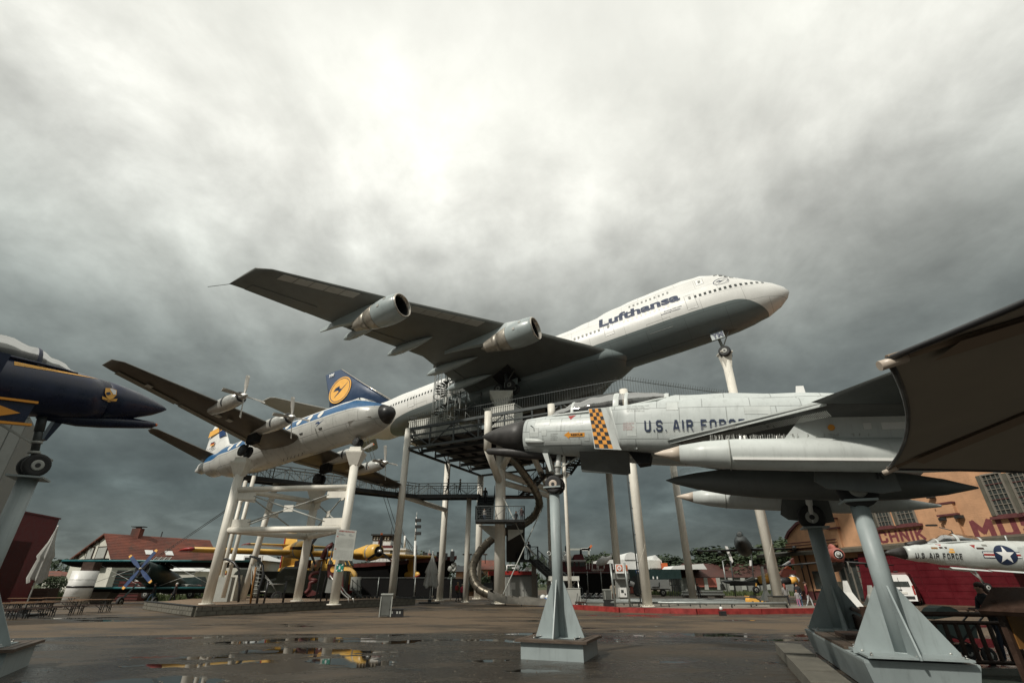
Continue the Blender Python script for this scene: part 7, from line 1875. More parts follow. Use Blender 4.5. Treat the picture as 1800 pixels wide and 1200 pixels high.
MB().beam(at(1026, 982, 63), at(1066, 977, 63), .22, .05).build('rotor_blade', 'greyl', t, world=True); MB().beam(at(1056, 978, 63), at(1060, 986, 63), .15).build('rotor_mast', 'steeld', t, world=True)
MB().prism([at(u, v, 63) for u, v in ((1070, 980), (1075, 972), (1077, 972), (1075, 982))], (0, .2, 0)).build('tail_fin', 'white2', t, world=True)
for u in (1050, 1062): MB().beam(at(u, 988, 63), at(u, 998, 63), .1).build('skid_strut', 'white2', t, world=True)
t = thing('red_boat', 'small boat with bright red gunwale and white rails behind the shed', 'boat', (0, 68, 0))
MB().prism([at(u, v, 68.5) for u, v in ((858, 1003), (938, 1003), (946, 1010), (858, 1011))], (0, 3, 0)).build('gunwale', 'red', t, world=True)
sbox(862, 1011, 940, 1046, 69, 2, 'hull', 'hull'); 
for a in (((891, 1003), (891, 993)), ((911, 1003), (911, 993)), ((891, 993), (911, 993)), ((900, 998), (911, 998))): MB().tube(at(*a[0], 68.4), at(*a[1], 68.4), .09, n=6).build('white_rail', 'white2', t, world=True)
MB().prism([at(u, v, 68.3) for u, v in ((922, 1003), (925, 995), (932, 998), (930, 1003))], (0, .5, 0)).build('white_seat', 'white2', t, world=True)
t = thing('utility_shed', 'grey ribbed metal shed with double doors under the stairs', 'shed', (0, 56, 0))
X0, X1 = pxs(885, 56), pxs(945, 56); Z1 = zat(915, 1012, 56)
MB().box(((X0 + X1) / 2, 57.3, Z1 / 2), (X1 - X0, 2.6, Z1)).build('shell', 'shedm', t, world=True); MB().box(((X0 + X1) / 2, 57.3, Z1 + .06), (X1 - X0 + .2, 2.8, .12)).build('roof', 'steel', t, world=True)
for i in range(24): MB().box((X0 + (i + .5) * (X1 - X0) / 24, 55.97, Z1 / 2), (.07, .04, Z1 - .1)).build('cladding_rib', 'shedm', t, world=True)
for f in (.22, .62): MB().box((X0 + (X1 - X0) * (f + .19), 55.94, Z1 * .47), ((X1 - X0) * .385, .04, Z1 * .9)).build('door', 'greyl' if 0 else 'shedm', t, world=True)
MB().box((X0 + 1.0, 55.9, Z1 * .62), (.5, .02, .65)).build('notice', 'white', t, world=True)
for f in (.57, .67): MB().box((X0 + (X1 - X0) * f, 55.9, Z1 * .45), (.05, .05, .12)).build('handle', 'steeld', t, world=True)
t = thing('track_canopy', 'cream flat awning on thin frame behind the bluegrey post', 'awning', (7, 50, 0))
sbox(966, 1012, 1018, 1020, 50, 2.6, 'corr', 'roof', t)
for u in (969, 1016): MB().tube(at(u, 1018, 50), V((pxs(u + 2, 50), 50, 0)), .05, n=6).build('post', 'alu', t, world=True)
for a in (((995, 1022), (1014, 1036)), ((1012, 1021), (995, 1038)), ((990, 1037), (1015, 1037))): MB().tube(at(*a[0], 51), at(*a[1], 51), .04, n=6).build('brace', 'alu', t, world=True)
MB().box((pxs(973, 52), 52.5, 1.0), (1.2, .5, 2.0)).build('stair_foot_wall', 'conc', t, world=True)
MB().tube((pxs(972, 49.5), 49.5, 1.1), (pxs(972, 49.5), 49.3, 1.1), .6, n=20).build('tyre_disc', 'black', t, world=True)
t = thing('blue_jacket_pile', 'blue and white plastic sacks piled beside the run out of the slide', 'sacks', (pxs(960, 47.5), 47.5, 0))
for dx, dz, m, s_ in ((-.45, .3, 'blueplastic', .34), (0, .3, 'blueplastic', .36), (.42, .32, 'blueplastic', .34), (-.3, .62, 'roofw', .26), (.15, .60, 'roofw', .28), (.5, .62, 'roofw', .2)):
    MB().ball((dx, 0, dz), s_, 12, (1, .8, .85)).build('sack', m, t)

# ---- toy car track behind the red kerb
kz = .15
kf = [gz(1000, 1070), gz(1100, 1079), gz(1200, 1081.5), gz(1300, 1081.5), gz(1419, 1078)]
kf = [V((4.0, 41.4, 0)), V((7.2, 36.2, 0)), V((11.6, 34.3, 0)), V((15.6, 34.3, 0)), V((20.1, 35.2, 0)), V((24.3, 43.5, 0))]
struct(MB().quad(*[p + V((0, .1, kz - .02)) for p in kf], V((22, 52, kz - .02)), V((6, 52, kz - .02))).build('track_floor', 'conc'))
t = thing('red_kerb', 'bright red painted concrete kerb round the toy car track', 'kerb', (12, 35, 0))
for a, b in zip(kf, kf[1:]):
    n = max(1, int((b - a).length / 1.2)); 
    for i in range(n):
        p, q_ = a.lerp(b, i / n), a.lerp(b, (i + .985) / n); MB().beam(p + V((0, 0, .15)), q_ + V((0, 0, .15)), .30, .30).build('kerb_stone', 'kerbred', t, world=True)
t = thing('track_rails', 'parallel galvanised guard rails of the toy car track', 'rails', (12, 44, kz))
def rail_line(pts, z=.42):
    P_ = [V((x, y, z)) for x, y in pts]; MB().path(P_, .09, 10).build('guard_rail', 'pipe', t, world=True)
    for a, b in zip(P_, P_[1:]):
        n = max(1, int((b - a).length / 2))
        for i in range(n + 1):
            q_ = a.lerp(b, i / n); MB().tube((q_.x, q_.y, .12), q_, .045, n=6).build('rail_post', 'steel', t, world=True)
rail_line([(5.2, 44.0), (18.2, 41.4), (19.6, 43.6), (18.9, 47.2), (6, 50.5)]); rail_line([(5.4, 42.4), (16.0, 39.6), (19.9, 39.4), (21.0, 42.0)]); rail_line([(5.0, 45.4), (17.6, 43.0)]); rail_line([(5.2, 47.3), (18.2, 44.8)])
t = thing('toy_race_car', 'yellow low toy racing car with black marks on the track rails', 'toy car', (18.3, 40.6, .30), .05)
t.scale = (.72, .72, .72)
MB().loft([[V((x, y, z)) for y, z in ((-.42, .12), (.42, .12), (.42, zt), (-.42, zt))] for x, zt in ((-.95, .42), (-.85, .62), (-.2, .55), (.0, .42), (.6, .34), (.95, .22))], smooth=False).build('body', 'yellow', t)
MB().loft([[V((x, y, z)) for y, z in ((-.36, .4), (.36, .4), (.28, zt), (-.28, zt))] for x, zt in ((-.6, .58), (-.45, .85), (-.1, .83), (.12, .5))], smooth=False).build('cabin', 'blackp', t)
MB().box((-.9, 0, .78), (.12, .85, .05)).build('spoiler', 'yellow', t); MB().box((.2, -.43, .35), (.18, .02, .12)).build('number_patch', 'blackp', t)
for x in (-.6, .6):
    for s_ in (-1, 1): wheel(t, (x, s_ * .40, .16), .17, .12, (0, 1, 0), 'alu')
t = thing('ticket_kiosk', 'tall grey kiosk frame with orange emblem panels and a white machine', 'kiosk', (pxs(1093, 40), 40, kz))
for u in (1082, 1108): MB().tube(at(u, 1066, 39.3), V((at(u, 1066, 39.3).x - .12, 39.3, zat(u, 989, 39.3))), .075, n=8).build('post', 'pipe', t, world=True)
sbox(1084, 1016, 1104, 1052, 40.2, .1, 'grey', 'back_panel', t); sbox(1083, 1006, 1106, 1017, 39.6, 1.2, 'grey', 'shelf_box', t); sbox(1090, 1032, 1101, 1049, 39.7, .5, 'white', 'ticket_machine', t)
sbox(1092, 1036, 1096, 1041, 39.68, .02, 'pane', 'screen', t); sbox(1098, 1042, 1100, 1045, 39.68, .02, 'steeld', 'coin_slot', t)
sbox(1082.5, 991, 1096, 1007, 39.4, .08, 'white2', 'sign_panel', t); sbox(1097, 991, 1103, 1007, 39.6, .08, 'white2', 'sign_panel', t)
if 'signor' not in M: M['signor'] = mat('sign_orange', (.60, .13, .035), .5, var=0)
sbox(1084, 992.5, 1093.5, 1003, 39.37, .02, 'signor', 'orange_field', t); sbox(1098, 992.5, 1102.5, 1003, 39.57, .02, 'signor', 'orange_field', t)
cc = at(1088.7, 997.7, 39.34); ringmesh(lambda a, b: cc + V((a * .17, 0, b * .17)), .55, 1, 20).build('ring_emblem', 'white2', t, world=True, fix=False)
text('City', flat(cc + V((-.13, -.01, -.05)), (.26, 0, 0), (0, 0, .12)), 'white2', 'lettering', t, bold=.03, world=True)
bin_('upright grey bin on black foot beside the ticket kiosk', 1069, 1066, .55, 1.15)
p = gz(1069, 1068); t = thing('bin_foot', 'black weighted box under the upright grey bin by the kiosk', 'box', (p.x, p.y - .5, .13)); MB().box((0, 0, .22), (.8, .5, .42)).box((0, 0, .44), (.84, .54, .04)).build('body', 'blackp', t)
for i in range(5):
    u = 1024 + i * 9.5; p = V((pxs(u, 49.5), 49.5, kz)); 
    t = thing('toy_motorcycle', ['first small dark toy motorcycle, next to the white cabinet', 'second small toy motorcycle in the row by the fence', 'middle small toy motorcycle in the row by the fence', 'fourth small toy motorcycle in the row by the fence', 'last small toy motorcycle, just left of the kiosk bin'][i], 'toy motorcycle', p, .3, 'small toy motorcycles beside the track')
    for x in (-.38, .38): wheel(t, (x, 0, .2), .2, .1, (0, 1, 0), 'alu')
    MB().path([(-.45, 0, .5), (-.1, 0, .45), (.15, 0, .6), (.3, 0, .55)], [.06, .12, .14, .04], 8).build('body', 'blackp' if i % 2 else 'steel', t); MB().beam((.38, 0, .2), (.25, 0, .75), .05).beam((.25, -.25, .75), (.25, .25, .75), .04).build('handlebar', 'alu', t)
p = V((pxs(1007, 41), 41, kz)); t = thing('track_cabinet', 'pale grey low cabinet partly behind the bluegrey post fins', 'cabinet', p); MB().box((0, 0, .6), (1.0, .7, 1.2)).box((0, 0, 1.22), (1.06, .76, .05)).build('body', 'greyl', t)
p = V((pxs(1019, 40.5), 40.5, kz)); t = thing('hand_cart', 'dark folding cart parked right of the pale cabinet', 'cart', p); MB().beam((-.4, 0, .3), (.4, 0, .3), .5, .12).build('tray', 'wood', t); MB().beam((.4, 0, .3), (.55, 0, 1.1), .05).beam((-.3, 0, .3), (-.2, 0, .9), .04).build('handle', 'blackp', t)
for x in (-.3, .3): wheel(t, (x, -.25, .15), .15, .08, (0, 1, 0), 'alu')
p = gz(1370, 1066, .13); t = thing('concrete_block', 'rough grey block at the foot of the right long column', 'block', (p.x, p.y, .13)); MB().box((0, 0, .35), (1.1, .7, .7)).build('body', 'conc2', t); MB().box((.05, 0, .72), (1.2, .8, .05)).build('lid', 'steeld', t)
p = gz(1266, 1081); t = thing('ground_spotlight', 'tiny white and black ground lamp on the asphalt before the red kerb', 'lamp', (p.x, p.y - .3, 0)); MB().ball((0, 0, .38), .1, 10).build('lamp_globe', 'white2', t); MB().box((.05, 0, .12), (.35, .3, .24)).build('socket', 'blackp', t)

# ---- industrial background centre right
t, a_, b_, z_ = simple_house('long low shed with dark brown tiled roof and pink door', 1187, 1400, 990, 1014, 98, 'tiled', 'grey', .06, 'brown_shed', 9)
sbox(1225, 1015, 1258, 1031, 97.9, .2, 'brass', 'door', t)
for i in range(9): sbox(1196 + i * 22, 1015, 1199 + i * 22, 1036, 97.8, .3, 'greyl', 'wall_post', t)
t = thing('white_factory', 'white flat factory building with a half round white roof gable and orange chimney', 'building', (30, 105, 0))
sbox(1057, 983, 1150, 1000, 106, 10, 'roofw', 'upper_wall', t)
cA_ = at(1110, 983, 105.8); R0_ = (at(1122, 983, 105.8) - cA_).length
MB().prism([cA_ + V((math.cos(a * math.pi / 16) * R0_, 0, math.sin(a * math.pi / 16) * R0_)) for a in range(17)], (0, 12, 0)).build('barrel_roof', 'roofw', t, world=True)
MB().prism([at(u, v, 105) for u, v in ((1150, 976), (1152, 975), (1163, 985), (1163, 1000), (1150, 1000))], (0, 6, 0)).build('pointed_wall', 'roofw', t, world=True)
MB().prism([at(u, v, 105.5) for u, v in ((1120, 972), (1138, 984), (1144, 1000), (1120, 1000))], (0, 8, 0)).build('sloped_wing', 'roofw', t, world=True)
sbox(1142, 984, 1160, 998, 104.8, .5, 'corr', 'duct', t); sbox(1166, 989, 1173, 1000, 104, 2, 'signor', 'chimney', t)
t = thing('dark_shed', 'dark blue green flat shed with small blue sign', 'building', (25, 92, 0)); sbox(1075, 1000, 1196, 1018, 92, 8, 'tealdk', 'wall', t); sbox(1118, 1001, 1130, 1007, 91.9, .1, 'bladeblue', 'sign', t); sbox(1119, 1003, 1127, 1004.5, 91.85, .06, 'white2', 'sign_text', t)
for u in (1119, 1122.5, 1148, 1155): sbox(u, 1012.5, u + 1.2, 1017, 91.8, .3, 'white2', 'bollard', t)
t = thing('white_membrane_roof', 'flat white sheet roof in front of the dark trees', 'roof', (45, 97, 0)); MB().prism([at(u, v, 96) for u, v in ((1179, 1000), (1184, 994), (1236, 990), (1243, 1000))], (0, 6, 0)).build('sheet', 'roofw', t, world=True)
t = thing('white_trailer', 'long white trailer body parked in front of the dark shed', 'trailer', (20, 78, 0)); sbox(1112, 1018, 1176, 1034, 80, 3, 'roofw', 'body', t); sbox(1112, 1034, 1176, 1036, 80.2, 2.6, 'grey', 'chassis', t)
for a in (((1147, 1031), (1159, 1031)), ((1159, 1031), (1159, 1023))): MB().beam(at(*a[0], 79.9), at(*a[1], 79.9), .1).build('tail_frame', 'steeld', t, world=True)
for u in (1120, 1165): wheel(t, V((pxs(u, 80), 80.3, .5)) - wloc(t), .5, .3, (0, 1, 0))
t = thing('engine_exhibit', 'dark bare engine block on a trailer behind the tall front column', 'engine', (at(1119, 1034, 70).x, 70, 0)); 
for u, v, s_ in ((1114, 1026, 1.0), (1119, 1024, 1.2), (1124, 1029, 1.1), (1116, 1033, .9)): MB().tube(at(u, v, 70), at(u, v, 70.8), s_ * .75, n=10).build('cylinder_bank', 'steel', t, world=True)
sbox(1109, 1030, 1112.5, 1042, 69.8, .5, 'brass', 'front_housing', t); sbox(1109, 1038, 1130, 1043, 70, 1.5, 'steeld', 'bed', t)
MB().tube(at(1112, 1022, 70), at(1110, 1030, 70), .3, n=8).build('exhaust', 'white2', t, world=True)
t = thing('steel_frames', 'cluster of thin grey steel frames leaning by the trailer', 'frames', (28, 82, 0))
for u in (1176, 1180, 1184, 1188, 1192, 1195): MB().beam(V((pxs(u, 81), 81, 0)), at(u, 1017, 81), .12).build('frame_post', 'steel', t, world=True)
MB().beam(at(1176, 1018, 81), at(1195, 1017, 81), .12).beam(at(1176, 1028, 81), at(1195, 1028, 81), .1).build('frame_bar', 'steel', t, world=True)
t = thing('pipe_stack', 'long pale concrete pipes lying on the ground beyond the track', 'pipes', (30, 72, 0))
for k, (y, z) in enumerate(((73, .45), (73.9, .45), (73.4, .95))): MB().tube((pxs(1199, 73), y, z * .7), (pxs(1271, 73), y, z * .7), .17, n=12).build('pipe', 'greyl', t, world=True)
for u in (1205, 1235, 1262): MB().box((pxs(u, 73), 73.3, .12), (.5, 1.8, .2)).build('timber', 'wood', t, world=True)
t = thing('tower_crane', 'distant white and red tower crane above the far roofs', 'crane', (60, 300, 0))
MB().beam(at(1035, 1000, 300), at(1035, 961, 300), 1.0).build('tower', 'greyl', t, world=True); MB().beam(at(1002, 965, 300), at(1036, 965, 300), 1.0).build('jib', 'greyl', t, world=True); MB().beam(at(1034, 966, 300), at(1040, 958, 300), 1.0).build('luffing_arm', 'orangetip', t, world=True); MB().box(at(1030, 965, 300), (5, 1, 1.5)).build('counterweight', 'white2', t, world=True)
t = thing('street_lamp', 'thin grey street lamp in front of the long brown shed', 'street lamp', (at(1277, 1030, 90).x, 90, 0)); MB().tube(V((pxs(1277, 88, 1030), 88, 0)), at(1270, 985, 88), .1, n=7).build('pole', 'pipe', t, world=True); MB().beam(at(1270, 985, 88), at(1276, 983, 88), .2, .1).build('lamp_head', 'pipe', t, world=True)
t = thing('white_rotor', 'white curved rotor blades standing upright in front of the trees', 'rotor', (at(1283, 975, 80).x, 80, 0))
def blade_px(pts, Y, m='white2'): MB().prism([at(u, v, Y) for u, v in pts], (0, .25, 0)).build('blade', m, t, world=True)
blade_px([(1275, 959), (1279, 960), (1283, 971), (1280, 973)], 80); blade_px([(1281, 973), (1284, 972), (1289, 986), (1286, 991)], 80.3); blade_px([(1318, 961), (1322.5, 958), (1323, 968), (1318.5, 969)], 80); blade_px([(1318.5, 984), (1321, 984), (1321, 994), (1319, 994)], 80.2)
MB().tube(at(1284, 985, 80.2), V((pxs(1290, 80.2), 80.2, 0)), .1, n=6).tube(at(1320, 968, 80.2), V((pxs(1324, 80.2), 80.2, 0)), .08, n=6).build('mast', 'steeld', t, world=True)

# ---- jets on struts beyond the track
t = thing('strut_jet', 'dark grey jet seen from the front on two pale struts behind the right long column', 'fighter jet', (26.5, 60, 5.6), math.radians(-118))
MB().loft([ring(x, tp, bt, hw, 24) for x, tp, bt, hw in ((0, .55, .45, .04), (-.25, .75, .25, .25), (-1.0, .95, -.1, .5), (-1.8, 1.3, -.45, .7), (-2.8, 1.45, -.7, .85), (-6, 1.2, -.9, .95), (-9, 1.0, -.4, .7), (-12, .9, .1, .3))]).build('fuselage', 'steel', t)
MB().loft([ring(x, tp, .8, hw, 16) for x, tp, hw in ((-1.3, 1.15, .1), (-1.8, 1.6, .35), (-2.8, 1.85, .42), (-4.2, 1.5, .3))]).build('canopy', 'pane', t)
for sg in (-1, 1):
    wing('wing', [((-4.0, sg * .6, -.2), (-7.5, sg * .6, -.2), .3), ((-6.2, sg * 5.4, -.1), (-8.2, sg * 5.4, -.1), .15)], 'steeld', t)
    MB().path([(x, sg * y_, -.5) for x, y_ in ((-3.8, 2.9), (-4.6, 2.9), (-7, 2.9), (-8.4, 2.9))], [.03, .28, .28, .03], 12).build('wing_tank', 'steel', t)
    MB().path([(x, sg * 5.5, -.1) for x in (-4.8, -5.4, -7.6, -8.6)], [.03, .24, .24, .03], 12).build('tip_tank', 'steel', t)
for k, (u, u2) in enumerate(((1347, 1339), (1360, 1350))):
    p = thing('jet_strut', ('left', 'right')[k] + ' pale tapered strut under the dark grey jet', 'strut', (pxs(u, 60), 60 - k * .3, 0))
    b = V((pxs(u, 60, 1050), 60 - k * .3, 0)); tp = at(u2, 995, 60.5)
    MB().loft([[c + V((sx_ * w_, sy_ * w_, 0)) for sx_, sy_ in ((-1, -1), (1, -1), (1, 1), (-1, 1))] for c, w_ in ((b, .55), (b.lerp(tp, .28), .16), (tp, .12))], smooth=False).build('strut', 'greyl', p, world=True)
t = thing('nose_intake_jet', 'camouflaged jet with pinkish red nose ring seen head on at the museum door', 'fighter jet', (pxs(1473, 45, 970), 45, zat(1473, 974, 45)), math.radians(-112))
MB().path([(x, 0, z) for x, z in ((.02, 0), (0, 0), (-.6, .02), (-2, -.1), (-4, -.25), (-8, -.1), (-10, 0))], [.38, .46, .56, .72, .85, .65, .35], 28, cap=False).build('fuselage', 'brass', t)
MB().loft([ring(x, tp, bt, hw, 20) for x, tp, bt, hw in ((-.7, -.35, -.6, .2), (-2, -.3, -1.05, .62), (-4, -.2, -1.3, .75), (-8, -.1, -.9, .5))]).build('belly', 'steeld', t)
MB().tube((-.12, 0, 0), (-.1, 0, 0), .40, n=24).build('intake', 'dark', t); ringmesh(lambda a, b: V((-.05, a * .26, b * .26)), .8, 1, 24).build('white_ring', 'white2', t, fix=False); MB().path([(-.1, 0, 0), (.1, 0, 0), (.22, 0, 0)], [.2, .14, .02], 16).build('intake_cone', 'greyl', t)
MB().loft([ring(x, tp, .2, hw, 14) for x, tp, hw in ((-.9, .6, .08), (-1.4, .85, .24), (-2.2, 1.0, .28), (-3.4, .85, .2))]).build('canopy', 'brass', t)
for sg in (-1, 1):
    wing('wing', [((-2.6, sg * .6, -.5), (-5.2, sg * .6, -.5), .22), ((-4.6, sg * 4.9, -.75), (-6.0, sg * 4.9, -.75), .1)], 'steeld', t)
    MB().beam((-2.8, sg * 1.0, -.5), (-2.9, sg * 1.0, -1.4), .12).build('gear_leg', 'alu', t)
    MB().prism([(-3.0, sg * 2.6, -.62), (-4.4, sg * 2.6, -.66), (-4.3, sg * 2.6, -.95), (-3.2, sg * 2.6, -.9)], (0, .06, 0)).build('pylon', 'steeld', t)
for k, (u, vt, vb, Y) in enumerate(((1495, 1020, 1060, 45.2), (1536, 1028, 1057, 47.5))):
    b = V((pxs(u, Y, 1058), Y, 0)); tp = at(u - 10 + 2 * k, vt, Y)
    p = thing('jet_strut', ('left white splayed strut under the head on jet', 'right grey splayed strut under the head on jet')[k], 'strut', b)
    MB().loft([[c + V((sx_ * w_, sy_ * w_, 0)) for sx_, sy_ in ((-1, -1), (1, -1), (1, 1), (-1, 1))] for c, w_ in ((b, .62), (b.lerp(tp, .55), .22), (tp, .12))], smooth=False).build('strut', 'white' if k == 0 else 'greyl', p, world=True)
# yellow nosed propeller plane, orange tailed aircraft
t = thing('yellow_nosed_plane', 'small propeller aircraft with yellow cowling and dark wings behind the struts', 'aircraft', (at(1340, 1020, 66).x, 66, 0))
q_ = [at(u, v, 66) for u, v in ((1283, 1027), (1325, 1024), (1334, 1022), (1342, 1019), (1360, 1016))]
MB().path(q_, [.12, .28, .42, .55, .5], 16).build('fuselage', 'tealdk', t, world=True); MB().path([at(1335, 1019, 65), at(1352, 1015, 65)], [.42, .55], 18).build('yellow_cowling', 'yellow', t, world=True)
MB().prism([at(u, v, 65) for u, v in ((1278, 1022), (1290, 1020), (1330, 1023), (1328, 1027), (1285, 1026))], (0, 1.8, .1)).build('wing', 'steeld', t, world=True); MB().prism([at(u, v, 66) for u, v in ((1305, 1022), (1325, 1013), (1332, 1022))], (0, .5, 0)).build('canvas_cover', 'greyl', t, world=True)
wheel(t, at(1329, 1036, 65) - wloc(t), .4, .25, (0, 1, 0)); MB().beam(at(1329, 1036, 65), at(1329, 1024, 65), .15).build('gear_leg', 'yellow', t, world=True)
MB().prism([at(u, v, 67) for u, v in ((1267, 1026), (1271, 1025), (1277, 1036), (1268, 1037))], (0, .3, 0)).build('tail_fin', 'greyl', t, world=True)
t = thing('orange_tail_aircraft', 'salmon orange aircraft with blue white striped tail by the museum corner', 'aircraft', (at(1395, 1000, 55).x, 55, 0))
for pl__, Y_, m, nm in (([(1375, 994), (1390, 986), (1391, 990), (1380, 996)], 55, 'bladeblue', 'blue_stripe'), ([(1376, 993), (1389, 985), (1390, 987), (1377, 995)], 54.9, 'white2', 'white_stripe'), ([(1389, 985), (1395, 980), (1397, 990), (1390, 994)], 55, 'brass', 'tail_fin'), ([(1372, 1010), (1378, 998), (1388, 1000), (1399, 1002), (1400, 1008), (1388, 1011), (1378, 1015)], 55.3, 'brass', 'fuselage'), ([(1370, 1007), (1385, 994), (1392, 998), (1380, 1010)], 55.8, 'orangetip', 'wing')):
    MB().prism([at(u, v, Y_) for u, v in pl__], (0, .35, 0)).build(nm, m, t, world=True)
t = thing('missile_exhibit', 'black missile body with yellow and white nose above the visitor group', 'missile', (at(1392, 1022, 50).x, 50, 0))
MB().path([at(u, v, 50) for u, v in ((1368, 1021), (1376, 1021), (1388, 1020))], [.28, .32, .30], 18).build('body', 'blackp', t, world=True); MB().path([at(u, v, 50) for u, v in ((1388, 1020), (1400, 1018.6))], [.31, .27], 18).build('yellow_band', 'yellow', t, world=True); MB().path([at(u, v, 50) for u, v in ((1400, 1018.6), (1404, 1018.2), (1405, 1018))], [.27, .16, .04], 18).build('nose', 'white2', t, world=True)
MB().path([at(u, v, 51) for u, v in ((1390, 1014), (1395, 1014), (1402, 1016))], [.25, .28, .08], 14).build('white_pod', 'white2', t, world=True)
for u in (1374, 1396): MB().beam(at(u, 1024, 50), V((pxs(u, 50), 50, 0)), .12).build('stand_leg', 'steeld', t, world=True)

# ---- museum building
t = thing('museum_hall', 'orange painted brick museum hall with purple wall lettering and tall gridded windows', 'building', (45, 55, 0))
pL = V((at(1392, 1050, 67).x, 67, 0)); zc = at(1392, 975, 67).z
YY = 67.0
while zat(1800, 946, YY) > zc: YY -= .1
pR = V((pxs(1800, YY, 946), YY, 0)); wd = (pR - pL).normalized(); wn = V((wd.y, -wd.x, 0)); 
if wn.y > 0: wn = -wn
def sz(u, v):
    p = onpl(u, v, pL, wn); return ((p - pL).dot(wd), p.z)
def W3(s_, z, o=0): return pL + wd * s_ + V((0, 0, z)) + wn * o
def wslab(pts, o, th, m, name): return MB().prism([W3(s_, z, o) for s_, z in pts], wn * th).build(name, m, t, world=True)
def wrect(a, b, o, th, m, name):
    (s0, z0), (s1, z1) = a, b; return wslab([(s0, z0), (s1, z0), (s1, z1), (s0, z1)], o, th, m, name)
S1 = sz(1800, 946)[0] + 12; gab = [sz(*q) for q in ((1383, 946), (1388, 935), (1403, 919), (1456, 901))]
top_ = [(gab[0][0], 0), (S1, 0), (S1, 17.5), (gab[3][0] + 14, 17.5), (gab[3][0] + 6, 15.0), gab[3], gab[2], gab[1], (gab[0][0], gab[0][1])]
mb = MB(); mb.prism([W3(s_, z, 0) for s_, z in top_], wn * -14); mb.build('wall', 'brickw', t, world=True)
# moulded rake of the gable, cornices, pilasters
for a, b in zip([(gab[0][0], gab[0][1]), gab[1], gab[2]], [gab[1], gab[2], gab[3]]): MB().beam(W3(*a, .12), W3(*b, .12), .35, .28).build('gable_moulding', 'trim', t, world=True)
g0 = gab[0][0]
for v0, e in ((957, .35), (962, .55), (969, .3)):
    s_, z = sz(1395, v0); wrect((g0 - .1, z - .12), (g0 + 7.5, z + .12), .0, e, 'brickw', 'cornice'); wrect((g0 - .1, z + .12), (g0 + 7.5, z + .20), .0, e + .05, 'trim', 'cornice_edge')
def pil(u0, u1, vt, vb):
    s0, z1 = sz(u0, vt); s1, _ = sz(u1, vt); z0 = sz(u0, vb)[1]
    wrect((s0, z0), (s1, z1), 0, .25, 'brickw', 'pilaster'); 
    for k, e in ((0, .42), (1, .42)): wrect((s0 - .25, z1 - k * 1.0), (s1 + .25, z1 + .16 - k * 1.0), 0, e, 'trim', 'pilaster_cap')
    wrect((s0 - .15, z1 - .84), (s1 + .15, z1), 0, .36, 'brickw', 'pilaster_head')
pil(1455, 1470, 914, 972); pil(1650, 1676, 888, 958); pil(1832, 1860, 862, 945)
# eaves canopy
OC = 1.2
zc_ = onpl(1600, 960, pL + wn * (OC + .05), wn).z + .25; zc = zc_
MB().prism([W3(-3, zc_ + .0, 0), W3(S1, zc_, 0), W3(S1, zc_ - .25, OC), W3(-3, zc_ - .25, OC)], (0, 0, .22)).build('entrance_roof', 'cav', t, world=True)
MB().beam(W3(-3, zc_ - .22, OC + .05), W3(S1, zc_ - .22, OC + .05), .3, .35).build('gutter', 'cav', t, world=True)
def win(u0, u1, vb, vt, nx, ny, shift=0):
    s0, z0 = sz(u0, vb); s1, _ = sz(u1, vb - 3); z1 = sz(u0 - (vb - vt) * .38, vt)[1]
    f = wrect((s0, z0), (s1, z1), .0, .05, 'pane', 'window')
    for i in range(nx + 1): s_ = s0 + (s1 - s0) * i / nx; MB().beam(W3(s_, z0, .10), W3(s_, z1, .10), .05 if 0 < i < nx else .14).build('glazing_bar', 'winframe', t, world=True)
    for j in range(ny + 1): z = z0 + (z1 - z0) * j / ny; MB().beam(W3(s0, z, .11), W3(s1, z, .11), .045 if 0 < j < ny else .12).build('glazing_bar', 'winframe' if j % 3 else 'trim', t, world=True)
    wrect((s0 - .5, z0 - .28), (s1 + .4, z0 - .06), .0, .32, 'trim', 'sill')
    wrect((s0 - .35, z0), (s0 - .07, z1), .0, .22, 'cav', 'window_reveal')
win(1547, 1571, 926, 868, 4, 7); win(1583, 1614, 922, 860, 4, 7); win(1755, 1791, 906, 835, 4, 8); win(1803, 1840, 900, 830, 4, 8); win(1880, 1920, 890, 815, 4, 8)
def wtext(s, u0, u1, vb, vt, m='letpurp', bold=.05, o=.012):
    s0, z0 = sz(u0, vb); s1 = sz(u1, vb)[0]; z1 = sz(u0, vt)[1]; zb_ = z0
    text(s, lambda a, b: W3(s0 + (s1 - s0) * a, zb_ + (z1 - zb_) * b, o), m, 'wall_lettering', t, bold=bold, world=True, space=1.08)
s0, z0 = sz(1546, 954.5); s1, z0b = sz(1630, 948.5); z1 = sz(1542, 934)[1]; lw = (s1 - s0)
zb_ = (z0 + z0b) / 2
block_text('TECHNIK', lambda a, b, o: W3(s1 - lw * 1.42 * (1 - a), zb_ + (z1 - zb_) * b, .012 + o), 'letpurp', 'wall_lettering', t, world=True, wt=.20, gap=.16)
s0, z0 = sz(1716, 948); z1 = sz(1705, 914)[1]; s1 = sz(1800, 942)[0]
block_text('MUSEUM', lambda a, b, o: W3(s0 + (s1 - s0) * 2.95 * a, z0 + (z1 - z0) * b, .012 + o), 'letpurp', 'wall_lettering', t, world=True, wt=.24, gap=.15)
wrect((g0 + .05, .0), (sz(1520, 1050)[0], .9), 0, .04, 'trim', 'base_band')
sA = sz(1490, 1050)[0]; sB = sz(1536, 1050)[0]
wrect((sA, 0), (sB, 4.2), 0, .05, 'dark', 'entrance'); 
for i in range(5): MB().beam(W3(sA + (sB - sA) * i / 4, 0, .12), W3(sA + (sB - sA) * i / 4, 4.2, .12), .12).build('door_frame', 'winframe', t, world=True)
